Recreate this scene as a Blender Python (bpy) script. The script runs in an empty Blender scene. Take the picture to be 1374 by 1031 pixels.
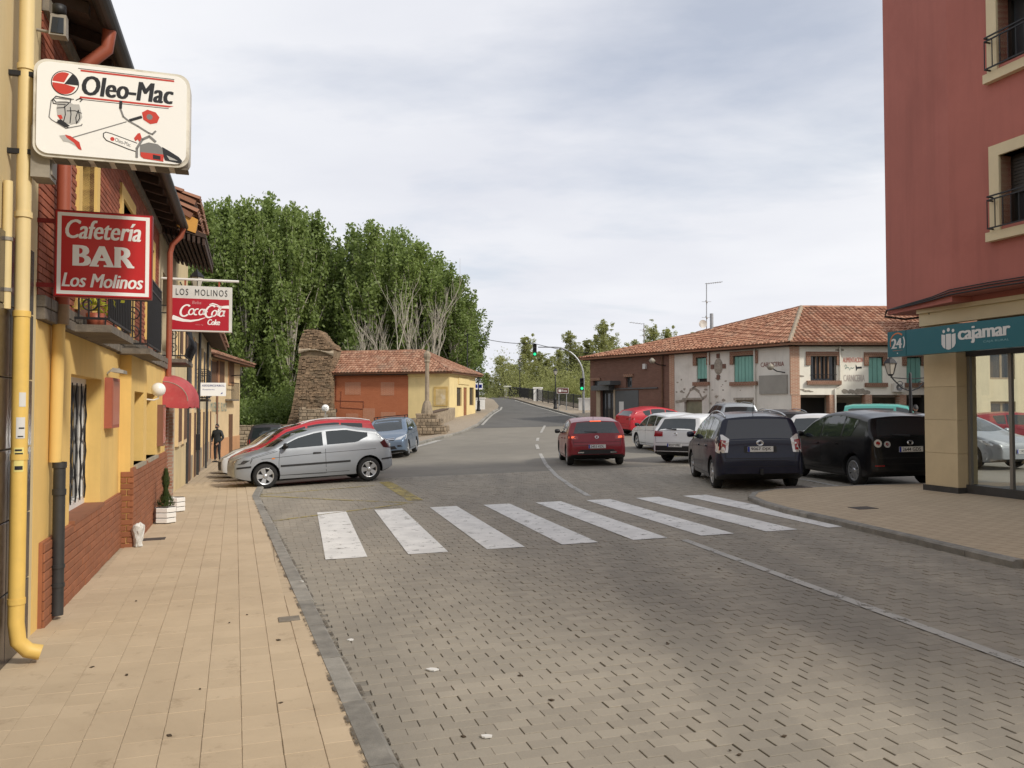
import bpy, bmesh, math, random
import numpy as np
from mathutils import Vector, Matrix
from mathutils.bvhtree import BVHTree

random.seed(7)
SC = bpy.context.scene
COL = SC.collection
V = Vector
R = math.radians

# ------------------------------------------------------------------ camera
F_PX, CX, CY = 1080.0, 687.0, 515.5
CAM = V((0, 0, 1.79))
PITCH = math.atan((548 - CY) / F_PX)
cd = bpy.data.cameras.new('Camera')
cam = bpy.data.objects.new('Camera', cd)
COL.objects.link(cam)
cam.location = CAM
cam.rotation_euler = (math.pi / 2 + PITCH, 0, 0)
cd.sensor_width = 36
cd.lens = F_PX / 1374 * 36
cd.clip_end = 6000
SC.camera = cam

# ------------------------------------------------------------------ sky and sun
SUN_EL, SUN_AZ = R(38), math.atan2(0.80, -0.60)      # azimuth clockwise from +Y
world = bpy.data.worlds.new('World')
SC.world = world
world.use_nodes = True
wn, wl = world.node_tree.nodes, world.node_tree.links
wn.clear()
out = wn.new('ShaderNodeOutputWorld')
bg = wn.new('ShaderNodeBackground')
bg.inputs[1].default_value = 0.10
sky = wn.new('ShaderNodeTexSky')
sky.sky_type = 'NISHITA'
sky.sun_disc = False
sky.sun_elevation = SUN_EL
sky.sun_rotation = SUN_AZ
sky.air_density = 1.0
sky.dust_density = 1.5
tc = wn.new('ShaderNodeTexCoord')
sep = wn.new('ShaderNodeSeparateXYZ')
wl.new(tc.outputs['Generated'], sep.inputs[0])

def wmath(op, a, b):
 n = wn.new('ShaderNodeMath')
 n.operation = op
 for i, q in enumerate((a, b)):
  if isinstance(q, (int, float)):
   n.inputs[i].default_value = q
  else:
   wl.new(q, n.inputs[i])
 return n.outputs[0]

zz = wmath('ADD', wmath('MAXIMUM', sep.outputs[2], 0.0), 0.11)
comb = wn.new('ShaderNodeCombineXYZ')
wl.new(wmath('DIVIDE', sep.outputs[0], zz), comb.inputs[0])
wl.new(wmath('DIVIDE', sep.outputs[1], zz), comb.inputs[1])
comb.inputs[2].default_value = 3.3

def wnoise(scale, detail, rough, off):
 mp = wn.new('ShaderNodeMapping')
 mp.inputs['Location'].default_value = off
 mp.inputs['Rotation'].default_value = (0, 0, R(18))
 mp.inputs['Scale'].default_value = (0.9, 1.25, 1)
 wl.new(comb.outputs[0], mp.inputs[0])
 n = wn.new('ShaderNodeTexNoise')
 n.inputs['Scale'].default_value = scale
 n.inputs['Detail'].default_value = detail
 n.inputs['Roughness'].default_value = rough
 n.inputs['Distortion'].default_value = 0.2
 wl.new(mp.outputs[0], n.inputs['Vector'])
 return n.outputs['Fac']

def wramp(fac, p0, c0, p1, c1):
 r = wn.new('ShaderNodeValToRGB')
 r.color_ramp.elements[0].position = p0
 r.color_ramp.elements[0].color = c0
 r.color_ramp.elements[1].position = p1
 r.color_ramp.elements[1].color = c1
 wl.new(fac, r.inputs[0])
 return r.outputs[0]

cover = wramp(wnoise(0.62, 7, 0.56, (2.7, 0.4, 0)), 0.30, (0.55, 0.55, 0.55, 1), 0.50, (1, 1, 1, 1))
shade = wramp(wnoise(0.42, 6, 0.52, (7.1, 3.9, 1)), 0.33, (5.9, 6.05, 6.6, 1), 0.66, (7.5, 7.55, 7.75, 1))
mix = wn.new('ShaderNodeMix')
mix.data_type = 'RGBA'
wl.new(cover, mix.inputs[0])
wl.new(sky.outputs[0], mix.inputs[6])
wl.new(shade, mix.inputs[7])
wl.new(mix.outputs[2], bg.inputs[0])
wl.new(bg.outputs[0], out.inputs[0])

sd = bpy.data.lights.new('Sun', 'SUN')
sd.energy = 2.5
sd.angle = R(7)
sd.color = (1.0, 0.94, 0.84)
sun = bpy.data.objects.new('Sun', sd)
COL.objects.link(sun)
TO_SUN = V((math.sin(SUN_AZ) * math.cos(SUN_EL), math.cos(SUN_AZ) * math.cos(SUN_EL), math.sin(SUN_EL)))
sun.rotation_euler = TO_SUN.to_track_quat('Z', 'Y').to_euler()
sun.location = (20, -20, 40)

vs = SC.view_settings
vs.view_transform = 'Standard'
vs.look = 'None'
vs.exposure = 0.38
vs.gamma = 1.0
SC.cycles.max_bounces = 6
SC.cycles.use_denoising = True

# ------------------------------------------------------------------ ground heights
PROF = [(-50, 0), (30, 0), (38, .08), (44, .33), (50, .70), (55, 1.05), (65, 1.62), (72, 1.95), (85, 2.65),
  (95, 3.05), (105, 3.15), (120, 2.9), (160, 1.2), (220, -1.5), (5000, -2)]

def lerp_tab(tab, x):
 if x <= tab[0][0]:
  return tab[0][1]
 for (a, b), (c, d) in zip(tab, tab[1:]):
  if x <= c:
   return b + (d - b) * (x - a) / (c - a)
 return tab[-1][1]

def sstep(a, b, x):
 t = min(1, max(0, (x - a) / (b - a)))
 return t * t * (3 - 2 * t)

def H(x, y):
 h = 0.018 * max(-9, min(9, x))
 rise = (lerp_tab(PROF, y - .8) + lerp_tab(PROF, y + .8)) * .5
 w = sstep(-15, -8, x) * (1 - 0.65 * sstep(11, 17, x))
 h += rise * w
 h -= .65 * sstep(12, 42, y) * sstep(-4, -9, x)
 far = max(sstep(-18, -40, x), sstep(34, 60, x)) * sstep(50, 70, y)
 return h - 2.0 * far

# ------------------------------------------------------------------ sight-line helpers (photo pixel to place)
def ray(px, py):
 c, s = math.cos(PITCH), math.sin(PITCH)
 a, b = (px - CX) / F_PX, -(py - CY) / F_PX
 return V((a, c - b * s, s + b * c))

def at_y(px, py, y):
 d = ray(px, py)
 return CAM + d * (y / d.y)

def on_plane(px, py, P, N):
 d = ray(px, py)
 return CAM + d * ((P - CAM).dot(N) / d.dot(N))

def on_ground(px, py, off=0.0):
 d = ray(px, py)
 t = 3.0
 best = None
 while t < 260:
  p = CAM + d * t
  if p.z <= H(p.x, p.y) + off:
   lo, hi = t - .1 if t > 3.05 else t, t
   for _ in range(20):
    m = (lo + hi) / 2
    q = CAM + d * m
    if q.z <= H(q.x, q.y) + off:
     hi = m
    else:
     lo = m
   best = CAM + d * hi
   break
  t += .1
 return best if best is not None else CAM + d * 200

# ------------------------------------------------------------------ objects
ROOT = {}

def tag(o, label=None, cat=None, group=None, kind=None):
 if label:
  o['label'] = label
 if cat:
  o['category'] = cat
 if group:
  o['group'] = group
 if kind:
  o['kind'] = kind
 return o

def empty(name, loc, rz=0.0, label=None, cat=None, group=None):
 o = bpy.data.objects.new(name, None)
 COL.objects.link(o)
 o.location = loc
 o.rotation_euler = (0, 0, rz)
 o.empty_display_size = .2
 ROOT[o.name] = (Matrix.Translation(V(loc)) @ Matrix.Rotation(rz, 4, 'Z')).inverted()
 return tag(o, label, cat, group)

def link(name, me, mat=None, parent=None, loc=None):
 o = bpy.data.objects.new(name, me)
 COL.objects.link(o)
 if mat is not None and not me.materials:
  me.materials.append(mat)
 if parent is not None:
  o.parent = parent
  if parent.name in ROOT:
   ROOT[o.name] = ROOT[parent.name]
 if loc is not None:
  o.location = loc
 return o

def copy_tree(o, parent=None):
 c = o.copy()
 COL.objects.link(c)
 c.parent = parent
 for ch in o.children:
  copy_tree(ch, c)
 return c

class Frame:
 """A wall's own axes: u along it, n out of it, z up."""

 def __init__(s, o, u, n=None):
  s.o = V(o)
  s.u = V(u).normalized()
  s.n = V(n).normalized() if n is not None else V((s.u.y, -s.u.x, 0))

 def p(s, u, n, z):
  return V((s.o.x, s.o.y, 0)) + s.u * u + s.n * n + V((0, 0, z))

 def hit(s, px, py, n=0.0):
  q = on_plane(px, py, V((s.o.x, s.o.y, 0)) + s.n * n, s.n)
  return ((q - V((s.o.x, s.o.y, 0))).dot(s.u), q.z)

 def t(s, px, n=0.0):
  return s.hit(px, 548, n)[0]

class MB:
 def __init__(s):
  s.v, s.f, s.sm = [], [], []

 def add(s, vs_, fs, smooth=False):
  b = len(s.v)
  s.v += [tuple(q) for q in vs_]
  s.f += [tuple(i + b for i in f) for f in fs]
  s.sm += [smooth] * len(fs)
  return s

 def quad(s, a, b, c, d):
  return s.add([a, b, c, d], [(0, 1, 2, 3)])

 def hexa(s, p):
  """8 corners: bottom ring 0-3, top ring 4-7."""
  return s.add(p, [(0, 3, 2, 1), (4, 5, 6, 7), (0, 1, 5, 4), (1, 2, 6, 5), (2, 3, 7, 6), (3, 0, 4, 7)])

 def box(s, x0, x1, y0, y1, z0, z1):
  return s.hexa([(x0, y0, z0), (x1, y0, z0), (x1, y1, z0), (x0, y1, z0), (x0, y0, z1), (x1, y0, z1), (x1, y1, z1), (x0, y1, z1)])

 def fbox(s, fr, u0, u1, n0, n1, z0, z1):
  """box in a wall frame"""
  return s.hexa([fr.p(u0, n1, z0), fr.p(u1, n1, z0), fr.p(u1, n0, z0), fr.p(u0, n0, z0),
      fr.p(u0, n1, z1), fr.p(u1, n1, z1), fr.p(u1, n0, z1), fr.p(u0, n0, z1)][::1])

 def cbox(s, fr, u0, u1, n0, n1, z0, z1, c=.006):
  """box whose front face (n1) has chamfered edges; open at the back"""
  a = [fr.p(u0, n0, z0), fr.p(u1, n0, z0), fr.p(u1, n0, z1), fr.p(u0, n0, z1)]
  m = [fr.p(u0, n1 - c, z0), fr.p(u1, n1 - c, z0), fr.p(u1, n1 - c, z1), fr.p(u0, n1 - c, z1)]
  t = [fr.p(u0 + c, n1, z0 + c), fr.p(u1 - c, n1, z0 + c), fr.p(u1 - c, n1, z1 - c), fr.p(u0 + c, n1, z1 - c)]
  fs = [(8, 9, 10, 11)]
  for i in range(4):
   j = (i + 1) % 4
   fs += [(i, j, 4 + j, 4 + i), (4 + i, 4 + j, 8 + j, 8 + i)]
  return s.add(a + m + t, fs)

 def bar(s, a, b, w, h=None, up=V((0, 0, 1))):
  a, b = V(a), V(b)
  h = w if h is None else h
  d = (b - a).normalized()
  if abs(d.dot(up)) > .98:
   up = V((0, 1, 0))
  x = d.cross(up).normalized()
  y = x.cross(d).normalized()
  x, y = x * w / 2, y * h / 2
  return s.hexa([a - x - y, a + x - y, b + x - y, b - x - y, a - x + y, a + x + y, b + x + y, b - x + y])

 def tube(s, pts, r, n=8, caps=True, smooth=True):
  pts = [V(p) for p in pts]
  rs = r if isinstance(r, (list, tuple)) else [r] * len(pts)
  vs_, fs = [], []
  prev = None
  for i, p in enumerate(pts):
   d = ((pts[i + 1] if i + 1 < len(pts) else p) - (pts[i - 1] if i else p)).normalized()
   if prev is None:
    ref = V((0, 0, 1)) if abs(d.z) < .9 else V((1, 0, 0))
    x = d.cross(ref).normalized()
   else:
    x = (prev - d * prev.dot(d)).normalized()
   prev = x
   y = d.cross(x)
   for k in range(n):
    a = 2 * math.pi * k / n
    vs_.append(p + (x * math.cos(a) + y * math.sin(a)) * rs[i])
  for i in range(len(pts) - 1):
   for k in range(n):
    k2 = (k + 1) % n
    fs.append((i * n + k, i * n + k2, (i + 1) * n + k2, (i + 1) * n + k))
  s.add(vs_, fs, smooth)
  if caps:
   m = len(pts) - 1
   s.add(vs_[:n], [tuple(range(n))[::-1]])
   s.add(vs_[m * n:], [tuple(range(n))])
  return s

 def lathe(s, prof, c=(0, 0, 0), n=20, axis='z', smooth=True):
  """prof: list of (radius, height)"""
  c = V(c)
  vs_, fs = [], []
  for (r, h) in prof:
   for k in range(n):
    a = 2 * math.pi * k / n
    q = (r * math.cos(a), r * math.sin(a), h)
    if axis == 'y':
     q = (q[0], h, q[1])
    if axis == 'x':
     q = (h, q[0], q[1])
    vs_.append(c + V(q))
  for i in range(len(prof) - 1):
   for k in range(n):
    k2 = (k + 1) % n
    f = (i * n + k, i * n + k2, (i + 1) * n + k2, (i + 1) * n + k)
    fs.append(f if axis != 'y' else f[::-1])
  return s.add(vs_, fs, smooth)

 def prism(s, poly, fn, d0, d1):
  """poly: 2-D outline; fn(a, b, d) gives the point; extruded from d0 to d1"""
  n = len(poly)
  vs_ = [fn(a, b, d0) for a, b in poly] + [fn(a, b, d1) for a, b in poly]
  fs = [tuple(range(n))[::-1], tuple(range(n, 2 * n))]
  fs += [(i, (i + 1) % n, n + (i + 1) % n, n + i) for i in range(n)]
  return s.add(vs_, fs)

 def mesh(s, name, parent=None, local=False):
  vs_ = s.v
  if parent is not None and not local and parent.name in ROOT:
   m = ROOT[parent.name]
   vs_ = [m @ V(q) for q in vs_]
  me = bpy.data.meshes.new(name)
  me.from_pydata(vs_, [], s.f)
  me.polygons.foreach_set('use_smooth', s.sm)
  return me

 def build(s, name, mat, parent=None, local=False, kind=None, loc=None, fix=True):
  if loc is not None and parent is None:
   L = V(loc)
   s.v = [tuple(V(q) - L) for q in s.v]
  me = s.mesh(name, parent, local)
  if fix:
   bm = bmesh.new()
   bm.from_mesh(me)
   bmesh.ops.recalc_face_normals(bm, faces=bm.faces)
   bm.to_mesh(me)
   bm.free()
  o = link(name, me, mat, parent, loc)
  if kind:
   o['kind'] = kind
  return o

# ------------------------------------------------------------------ materials
MATS = {}
STREET = R(-17.5)            # street direction, clockwise from +Y is negative: it leans to the left

class NT:
 def __init__(s, name):
  s.m = bpy.data.materials.new(name)
  s.m.use_nodes = True
  s.n, s.l = s.m.node_tree.nodes, s.m.node_tree.links
  s.b = s.n['Principled BSDF']
  s.out = s.n['Material Output']
  MATS[name] = s.m

 def new(s, t, **kw):
  n = s.n.new(t)
  for k, v in kw.items():
   setattr(n, k, v)
  return n

 def put(s, sock, v):
  if hasattr(v, 'is_output'):
   s.l.new(v, sock)
  elif isinstance(v, (tuple, list)):
   sock.default_value = tuple(v) + ((1,) if len(v) == 3 and sock.type == 'RGBA' else ())
  else:
   sock.default_value = v

 def math(s, op, a, b=0.0, clamp=False):
  n = s.new('ShaderNodeMath', operation=op, use_clamp=clamp)
  s.put(n.inputs[0], a)
  s.put(n.inputs[1], b)
  return n.outputs[0]

 def mixc(s, f, a, b, mode='MIX'):
  n = s.new('ShaderNodeMix', data_type='RGBA', blend_type=mode)
  s.put(n.inputs[0], f)
  s.put(n.inputs[6], a)
  s.put(n.inputs[7], b)
  return n.outputs[2]

 def pos(s, rotz=0.0, scale=(1, 1, 1), obj=False):
  if obj:
   src = s.new('ShaderNodeTexCoord').outputs['Object']
  else:
   src = s.new('ShaderNodeNewGeometry').outputs['Position']
  mp = s.new('ShaderNodeMapping')
  mp.inputs['Rotation'].default_value = (0, 0, rotz)
  mp.inputs['Scale'].default_value = scale
  s.l.new(src, mp.inputs[0])
  return mp.outputs[0]

 def noise(s, vec, scale, detail=4, rough=.55, dist=0.0):
  n = s.new('ShaderNodeTexNoise')
  s.put(n.inputs['Vector'], vec)
  n.inputs['Scale'].default_value = scale
  n.inputs['Detail'].default_value = detail
  n.inputs['Roughness'].default_value = rough
  n.inputs['Distortion'].default_value = dist
  return n.outputs['Fac']

 def ramp(s, f, *stops):
  r = s.new('ShaderNodeValToRGB')
  e = r.color_ramp.elements
  while len(e) < len(stops):
   e.new(.5)
  for el, (p, c) in zip(e, stops):
   el.position = p
   el.color = (c, c, c, 1) if isinstance(c, (int, float)) else tuple(c) + (1,)
  s.put(r.inputs[0], f)
  return r.outputs[0]

 def bump(s, h, dist=.01, strength=.6):
  n = s.new('ShaderNodeBump')
  n.inputs['Distance'].default_value = dist
  n.inputs['Strength'].default_value = strength
  s.put(n.inputs['Height'], h)
  s.l.new(n.outputs[0], s.b.inputs['Normal'])

 def rnd(s):
  a = s.new('ShaderNodeNewGeometry').outputs['Random Per Island']
  b = s.new('ShaderNodeObjectInfo').outputs['Random']
  return s.math('FRACT', s.math('ADD', a, s.math('MULTIPLY', b, 3.7)))

def mul(c, k):
 return tuple(min(1, x * k) for x in c)

def mat(name, col, rough=.8, var=.18, scale=3.0, bump=0.0, metal=0.0, coat=0.0, island=0.0, spec=None, dirt=None, obj=False, streak=0.0):
 """a painted, rendered or stone surface: colour with soft blotches, fine grain and relief"""
 if name in MATS:
  return MATS[name]
 t = NT(name)
 p = t.pos(obj=obj)
 c = t.mixc(t.ramp(t.noise(p, scale, 6, .6), (.3, 0.), (.7, 1.)), mul(col, 1 - var), mul(col, 1 + var))
 c = t.mixc(t.math('MULTIPLY', t.noise(p, scale * 14, 3, .6), .35), c, mul(col, 1 - var * 1.4))
 if island:
  r = t.rnd()
  k = t.math('ADD', t.math('MULTIPLY', r, 2 * island), 1 - island)
  cc = t.new('ShaderNodeCombineColor')
  for i in range(3):
   t.l.new(k, cc.inputs[i])
  c = t.mixc(1.0, c, cc.outputs[0], 'MULTIPLY')
 if dirt:
  f = t.ramp(t.noise(p, scale * .55, 8, .68, .4), (.52, 0.), (.68, 1.))
  c = t.mixc(t.math('MULTIPLY', f, dirt[1]), c, dirt[0])
 if streak:
  ps = t.pos(scale=(3.1, 3.1, .22))
  f = t.ramp(t.noise(ps, 1.0, 7, .66), (.50, 0.), (.74, 1.))
  c = t.mixc(t.math('MULTIPLY', f, streak), c, mul(col, .55))
  f = t.ramp(t.noise(ps, 2.3, 5, .6), (.55, 0.), (.8, 1.))
  c = t.mixc(t.math('MULTIPLY', f, streak * .7), c, mul(col, 1.3))
 t.put(t.b.inputs['Base Color'], c)
 t.b.inputs['Roughness'].default_value = rough
 t.b.inputs['Metallic'].default_value = metal
 t.b.inputs['Coat Weight'].default_value = coat
 t.b.inputs['Coat Roughness'].default_value = .06
 if spec is not None:
  t.b.inputs['Specular IOR Level'].default_value = spec
 if bump:
  t.bump(t.noise(p, scale * 9, 6, .65), bump)
 return t.m

def plain(name, col, rough=.5, metal=0.0, emit=0.0, coat=0.0, spec=None):
 if name in MATS:
  return MATS[name]
 t = NT(name)
 t.b.inputs['Base Color'].default_value = tuple(col) + (1,)
 t.b.inputs['Roughness'].default_value = rough
 t.b.inputs['Metallic'].default_value = metal
 t.b.inputs['Coat Weight'].default_value = coat
 if spec is not None:
  t.b.inputs['Specular IOR Level'].default_value = spec
 if emit:
  t.b.inputs['Emission Color'].default_value = tuple(col) + (1,)
  t.b.inputs['Emission Strength'].default_value = emit
 return t.m

def brick_mat(name, c1, c2, mortar, w=.25, h=.065, ang=0.0, rough=.9, dirt=None, msize=.012, vert=True, bump=.008):
 """brickwork too fine to pick apart; ang turns it to run along the wall"""
 t = NT(name)
 src = t.new('ShaderNodeNewGeometry').outputs['Position']
 sx = t.new('ShaderNodeSeparateXYZ')
 t.l.new(src, sx.inputs[0])
 ca, sa = math.cos(ang), math.sin(ang)
 along = t.math('ADD', t.math('MULTIPLY', sx.outputs[0], ca), t.math('MULTIPLY', sx.outputs[1], sa))
 cb = t.new('ShaderNodeCombineXYZ')
 t.l.new(along, cb.inputs[0])
 if vert:
  t.l.new(sx.outputs[2], cb.inputs[1])
 else:
  t.l.new(t.math('ADD', t.math('MULTIPLY', sx.outputs[0], -sa), t.math('MULTIPLY', sx.outputs[1], ca)), cb.inputs[1])
 br = t.new('ShaderNodeTexBrick')
 t.l.new(cb.outputs[0], br.inputs['Vector'])
 br.inputs['Scale'].default_value = 1
 br.inputs['Mortar Size'].default_value = msize
 br.inputs['Mortar Smooth'].default_value = .3
 br.inputs['Brick Width'].default_value = w
 br.inputs['Row Height'].default_value = h
 br.inputs['Bias'].default_value = 0
 br.inputs['Color1'].default_value = tuple(c1) + (1,)
 br.inputs['Color2'].default_value = tuple(c2) + (1,)
 br.inputs['Mortar'].default_value = tuple(mortar) + (1,)
 p = t.pos()
 c = t.mixc(t.math('MULTIPLY', t.noise(p, 1.3, 6, .62), .45), br.outputs['Color'], mul(c1, .55))
 if dirt:
  f = t.ramp(t.noise(p, .7, 8, .68, .4), (.5, 0.), (.66, 1.))
  c = t.mixc(t.math('MULTIPLY', f, dirt[1]), c, dirt[0])
 t.put(t.b.inputs['Base Color'], c)
 t.b.inputs['Roughness'].default_value = rough
 hgt = t.math('SUBTRACT', t.math('MULTIPLY', t.noise(p, 30, 4), .4), br.outputs['Fac'])
 t.bump(hgt, bump, .7)
 return t.m

def glass(name, col=(.02, .026, .028), rough=.04, ior=1.5):
 if name in MATS:
  return MATS[name]
 t = NT(name)
 t.b.inputs['Base Color'].default_value = tuple(col) + (1,)
 t.b.inputs['Roughness'].default_value = rough
 t.b.inputs['IOR'].default_value = ior
 t.b.inputs['Specular IOR Level'].default_value = .8
 return t.m

def clear_glass(name):
 t = NT(name)
 g = t.new('ShaderNodeBsdfGlossy')
 g.inputs['Roughness'].default_value = .01
 tr = t.new('ShaderNodeBsdfTransparent')
 tr.inputs[0].default_value = (.93, .95, .93, 1)
 mx = t.new('ShaderNodeMixShader')
 mx.inputs[0].default_value = .07
 t.l.new(tr.outputs[0], mx.inputs[1])
 t.l.new(g.outputs[0], mx.inputs[2])
 t.l.new(mx.outputs[0], t.out.inputs[0])
 return t.m

def paint_mat(name, col, flake=.0, rough=.32):
 """car paint under clear coat, a little dusty"""
 if name in MATS:
  return MATS[name]
 t = NT(name)
 p = t.pos(obj=True)
 dust = t.ramp(t.noise(p, 2.2, 6, .65), (.4, 0.), (.8, 1.))
 c = t.mixc(t.math('MULTIPLY', dust, .10 if max(col) > .1 else .035), col, (.30, .27, .22))
 t.put(t.b.inputs['Base Color'], c)
 t.b.inputs['Metallic'].default_value = flake
 t.put(t.b.inputs['Roughness'], t.math('ADD', t.math('MULTIPLY', dust, .15), rough))
 t.b.inputs['Specular IOR Level'].default_value = .22
 t.b.inputs['Coat Weight'].default_value = .45
 t.b.inputs['Coat Roughness'].default_value = .07
 return t.m

def road_paint(name, col, wear=.5):
 """worn thermoplastic marking: lets the paving show through where it has gone"""
 t = NT(name)
 p = t.pos()
 c = t.mixc(t.ramp(t.noise(p, 2.5, 6, .6), (.35, 0.), (.7, 1.)), mul(col, .74), col)
 c = t.mixc(t.math('MULTIPLY', t.noise(p, 40, 3, .6), .3), c, mul(col, .6))
 t.put(t.b.inputs['Base Color'], c)
 t.b.inputs['Roughness'].default_value = .7
 tr = t.new('ShaderNodeBsdfTransparent')
 mx = t.new('ShaderNodeMixShader')
 a = t.noise(p, 6.0, 8, .72)
 b = t.noise(p, 60.0, 3, .7)
 f = t.math('ADD', t.math('MULTIPLY', a, .8), t.math('MULTIPLY', b, .25))
 e = .74 - .36 * wear
 t.put(mx.inputs[0], t.ramp(f, (e - .02, 0.), (e + .05, 1.)))
 t.l.new(t.b.outputs[0], mx.inputs[1])
 t.l.new(tr.outputs[0], mx.inputs[2])
 t.l.new(mx.outputs[0], t.out.inputs[0])
 return t.m

def asphalt_mat():
 t = NT('asphalt')
 p = t.pos()
 big = t.noise(p, .16, 5, .6, .6)
 med = t.noise(p, 1.1, 6, .62)
 fine = t.noise(p, 55, 3, .6)
 c = t.mixc(t.ramp(big, (.35, 0.), (.68, 1.)), (.15, .137, .115), (.22, .2, .166))
 c = t.mixc(t.math('MULTIPLY', t.ramp(med, (.4, 0.), (.75, 1.)), .35), c, (.082, .075, .064))
 c = t.mixc(t.math('MULTIPLY', fine, .45), c, (.24, .215, .172))
 t.put(t.b.inputs['Base Color'], c)
 t.b.inputs['Roughness'].default_value = .87
 t.bump(t.noise(p, 90, 4, .6), .006)
 return t.m

def sett_mat():
 t = NT('concrete_sett')
 p = t.pos()
 r = t.rnd()
 c = t.mixc(r, (.225, .198, .158), (.315, .278, .222))
 c = t.mixc(t.ramp(t.noise(p, .45, 6, .62, .5), (.40, 0.), (.70, .6)), c, (.175, .160, .135))
 c = t.mixc(t.math('MULTIPLY', t.noise(p, 70, 4, .65), .5), c, (.36, .32, .255))
 tr = t.ramp(t.noise(t.pos(rotz=STREET, scale=(1.1, .07, 1)), 1.0, 5, .55), (.46, 0.), (.62, .42))
 c = t.mixc(tr, c, (.155, .142, .12))
 st = t.ramp(t.noise(p, 3.2, 8, .75), (.60, 0.), (.74, .5))
 c = t.mixc(st, c, (.145, .13, .107))
 t.put(t.b.inputs['Base Color'], c)
 t.b.inputs['Roughness'].default_value = .84
 t.bump(t.noise(p, 120, 4, .6), .004)
 return t.m

def tile_pave_mat():
 t = NT('pavement_tile')
 p = t.pos()
 r = t.rnd()
 c = t.mixc(r, (.445, .35, .235), (.505, .40, .272))
 c = t.mixc(t.ramp(t.noise(p, .8, 7, .64, .5), (.40, 0.), (.68, .75)), c, (.35, .27, .18))
 c = t.mixc(t.math('MULTIPLY', t.noise(p, 90, 4, .65), .4), c, (.53, .41, .27))
 st = t.ramp(t.noise(p, 4.3, 9, .78), (.57, 0.), (.71, .6))
 c = t.mixc(st, c, (.23, .165, .10))
 t.put(t.b.inputs['Base Color'], c)
 t.b.inputs['Roughness'].default_value = .82
 t.bump(t.noise(p, 150, 4, .6), .003)
 return t.m

def pavement_far_mat(name='pavement_paving', c1=(.45, .355, .24), c2=(.495, .39, .265), mo=(.26, .19, .12)):
 m = brick_mat(name, c1, c2, mo, w=.2, h=.2, ang=math.pi / 2 - STREET, vert=False, msize=.006, bump=.003)
 return m

def leaf_mat(name, c1, c2, trans=.35):
 t = NT(name)
 r = t.rnd()
 p = t.pos()
 c = t.mixc(r, c1, c2)
 c = t.mixc(t.math('MULTIPLY', t.noise(p, .55, 4, .6), .55), c, mul(c2, 1.25))
 c = t.mixc(t.math('MULTIPLY', t.new('ShaderNodeObjectInfo').outputs['Random'], .45), c, mul(c1, .72))
 t.put(t.b.inputs['Base Color'], c)
 t.b.inputs['Roughness'].default_value = .55
 tr = t.new('ShaderNodeBsdfTranslucent')
 t.put(tr.inputs[0], t.mixc(.5, c, mul(c2, 1.5)))
 mx = t.new('ShaderNodeMixShader')
 mx.inputs[0].default_value = trans
 t.l.new(t.b.outputs[0], mx.inputs[1])
 t.l.new(tr.outputs[0], mx.inputs[2])
 t.l.new(mx.outputs[0], t.out.inputs[0])
 return t.m

def roof_tile_mat(name, c1, c2, c3, lichen):
 t = NT(name)
 p = t.pos()
 r = t.rnd()
 c = t.ramp(r, (0., c1), (.45, c2), (1., c3))
 c = t.mixc(t.ramp(t.noise(p, .9, 8, .7, .3), (.5, 0.), (.68, .75)), c, lichen)
 c = t.mixc(t.math('MULTIPLY', t.noise(p, 18, 4, .6), .35), c, mul(c1, .55))
 t.put(t.b.inputs['Base Color'], c)
 t.b.inputs['Roughness'].default_value = .88
 return t.m

M_ASPH = asphalt_mat()
M_SETT = sett_mat()
M_TILE = tile_pave_mat()
M_PAVE = pavement_far_mat()
M_PAVE2 = pavement_far_mat('pavement_paving_grey', (.33, .27, .2), (.38, .31, .23), (.2, .16, .12))
M_GRAN = mat('granite_kerb', (.25, .235, .205), .85, .3, 6, .006, island=.18)
M_WHITE = road_paint('road_marking_white', (.80, .785, .75), .36)
M_WHITE2 = road_paint('road_marking_white_worn', (.46, .44, .40), .42)
M_YELL = road_paint('road_marking_yellow', (.42, .33, .10), .55)
M_IRON = plain('black_iron', (.018, .018, .02), .5, .3)
M_STEEL = mat('galvanised_steel', (.36, .37, .38), .45, .15, 8, metal=.7)
M_BLACK = plain('black_plastic', (.012, .012, .013), .55)
M_RUBBER = plain('tyre_rubber', (.016, .016, .016), .85)
M_ALLOY = plain('wheel_alloy', (.55, .56, .57), .32, .75)
M_CHROME = plain('chrome', (.75, .76, .78), .15, 1.0)
M_CGLASS = glass('car_glass')
M_WGLASS = glass('window_glass', (.03, .035, .04))
M_WOODD = mat('dark_eaves_timber', (.055, .032, .022), .85, .35, 5, .006)
M_BARK = mat('tree_bark', (.26, .23, .18), .95, .35, 4, .03)
M_BARKP = mat('pale_bark', (.42, .38, .31), .95, .3, 4, .02)
M_TERRA = roof_tile_mat('roof_tile_clay', (.22, .10, .06), (.32, .155, .092), (.43, .25, .165), (.21, .16, .115))
M_TERRA2 = roof_tile_mat('roof_tile_orange', (.25, .105, .06), (.36, .165, .095), (.48, .27, .17), (.25, .17, .115))
M_GRASS = mat('rough_grass', (.085, .10, .04), .95, .4, .6, .03)

# ------------------------------------------------------------------ ground, road, pavements
SU = V((math.sin(STREET), math.cos(STREET), 0))      # along the street
SR = V((math.cos(STREET), -math.sin(STREET), 0))     # across it, to the right
SETT_END = 21.5

def inside(poly, x, y):
 c = False
 n = len(poly)
 for i in range(n):
  x1, y1 = poly[i][0], poly[i][1]
  x2, y2 = poly[(i + 1) % n][0], poly[(i + 1) % n][1]
  if (y1 > y) != (y2 > y) and x < (x2 - x1) * (y - y1) / (y2 - y1) + x1:
   c = not c
 return c

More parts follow.
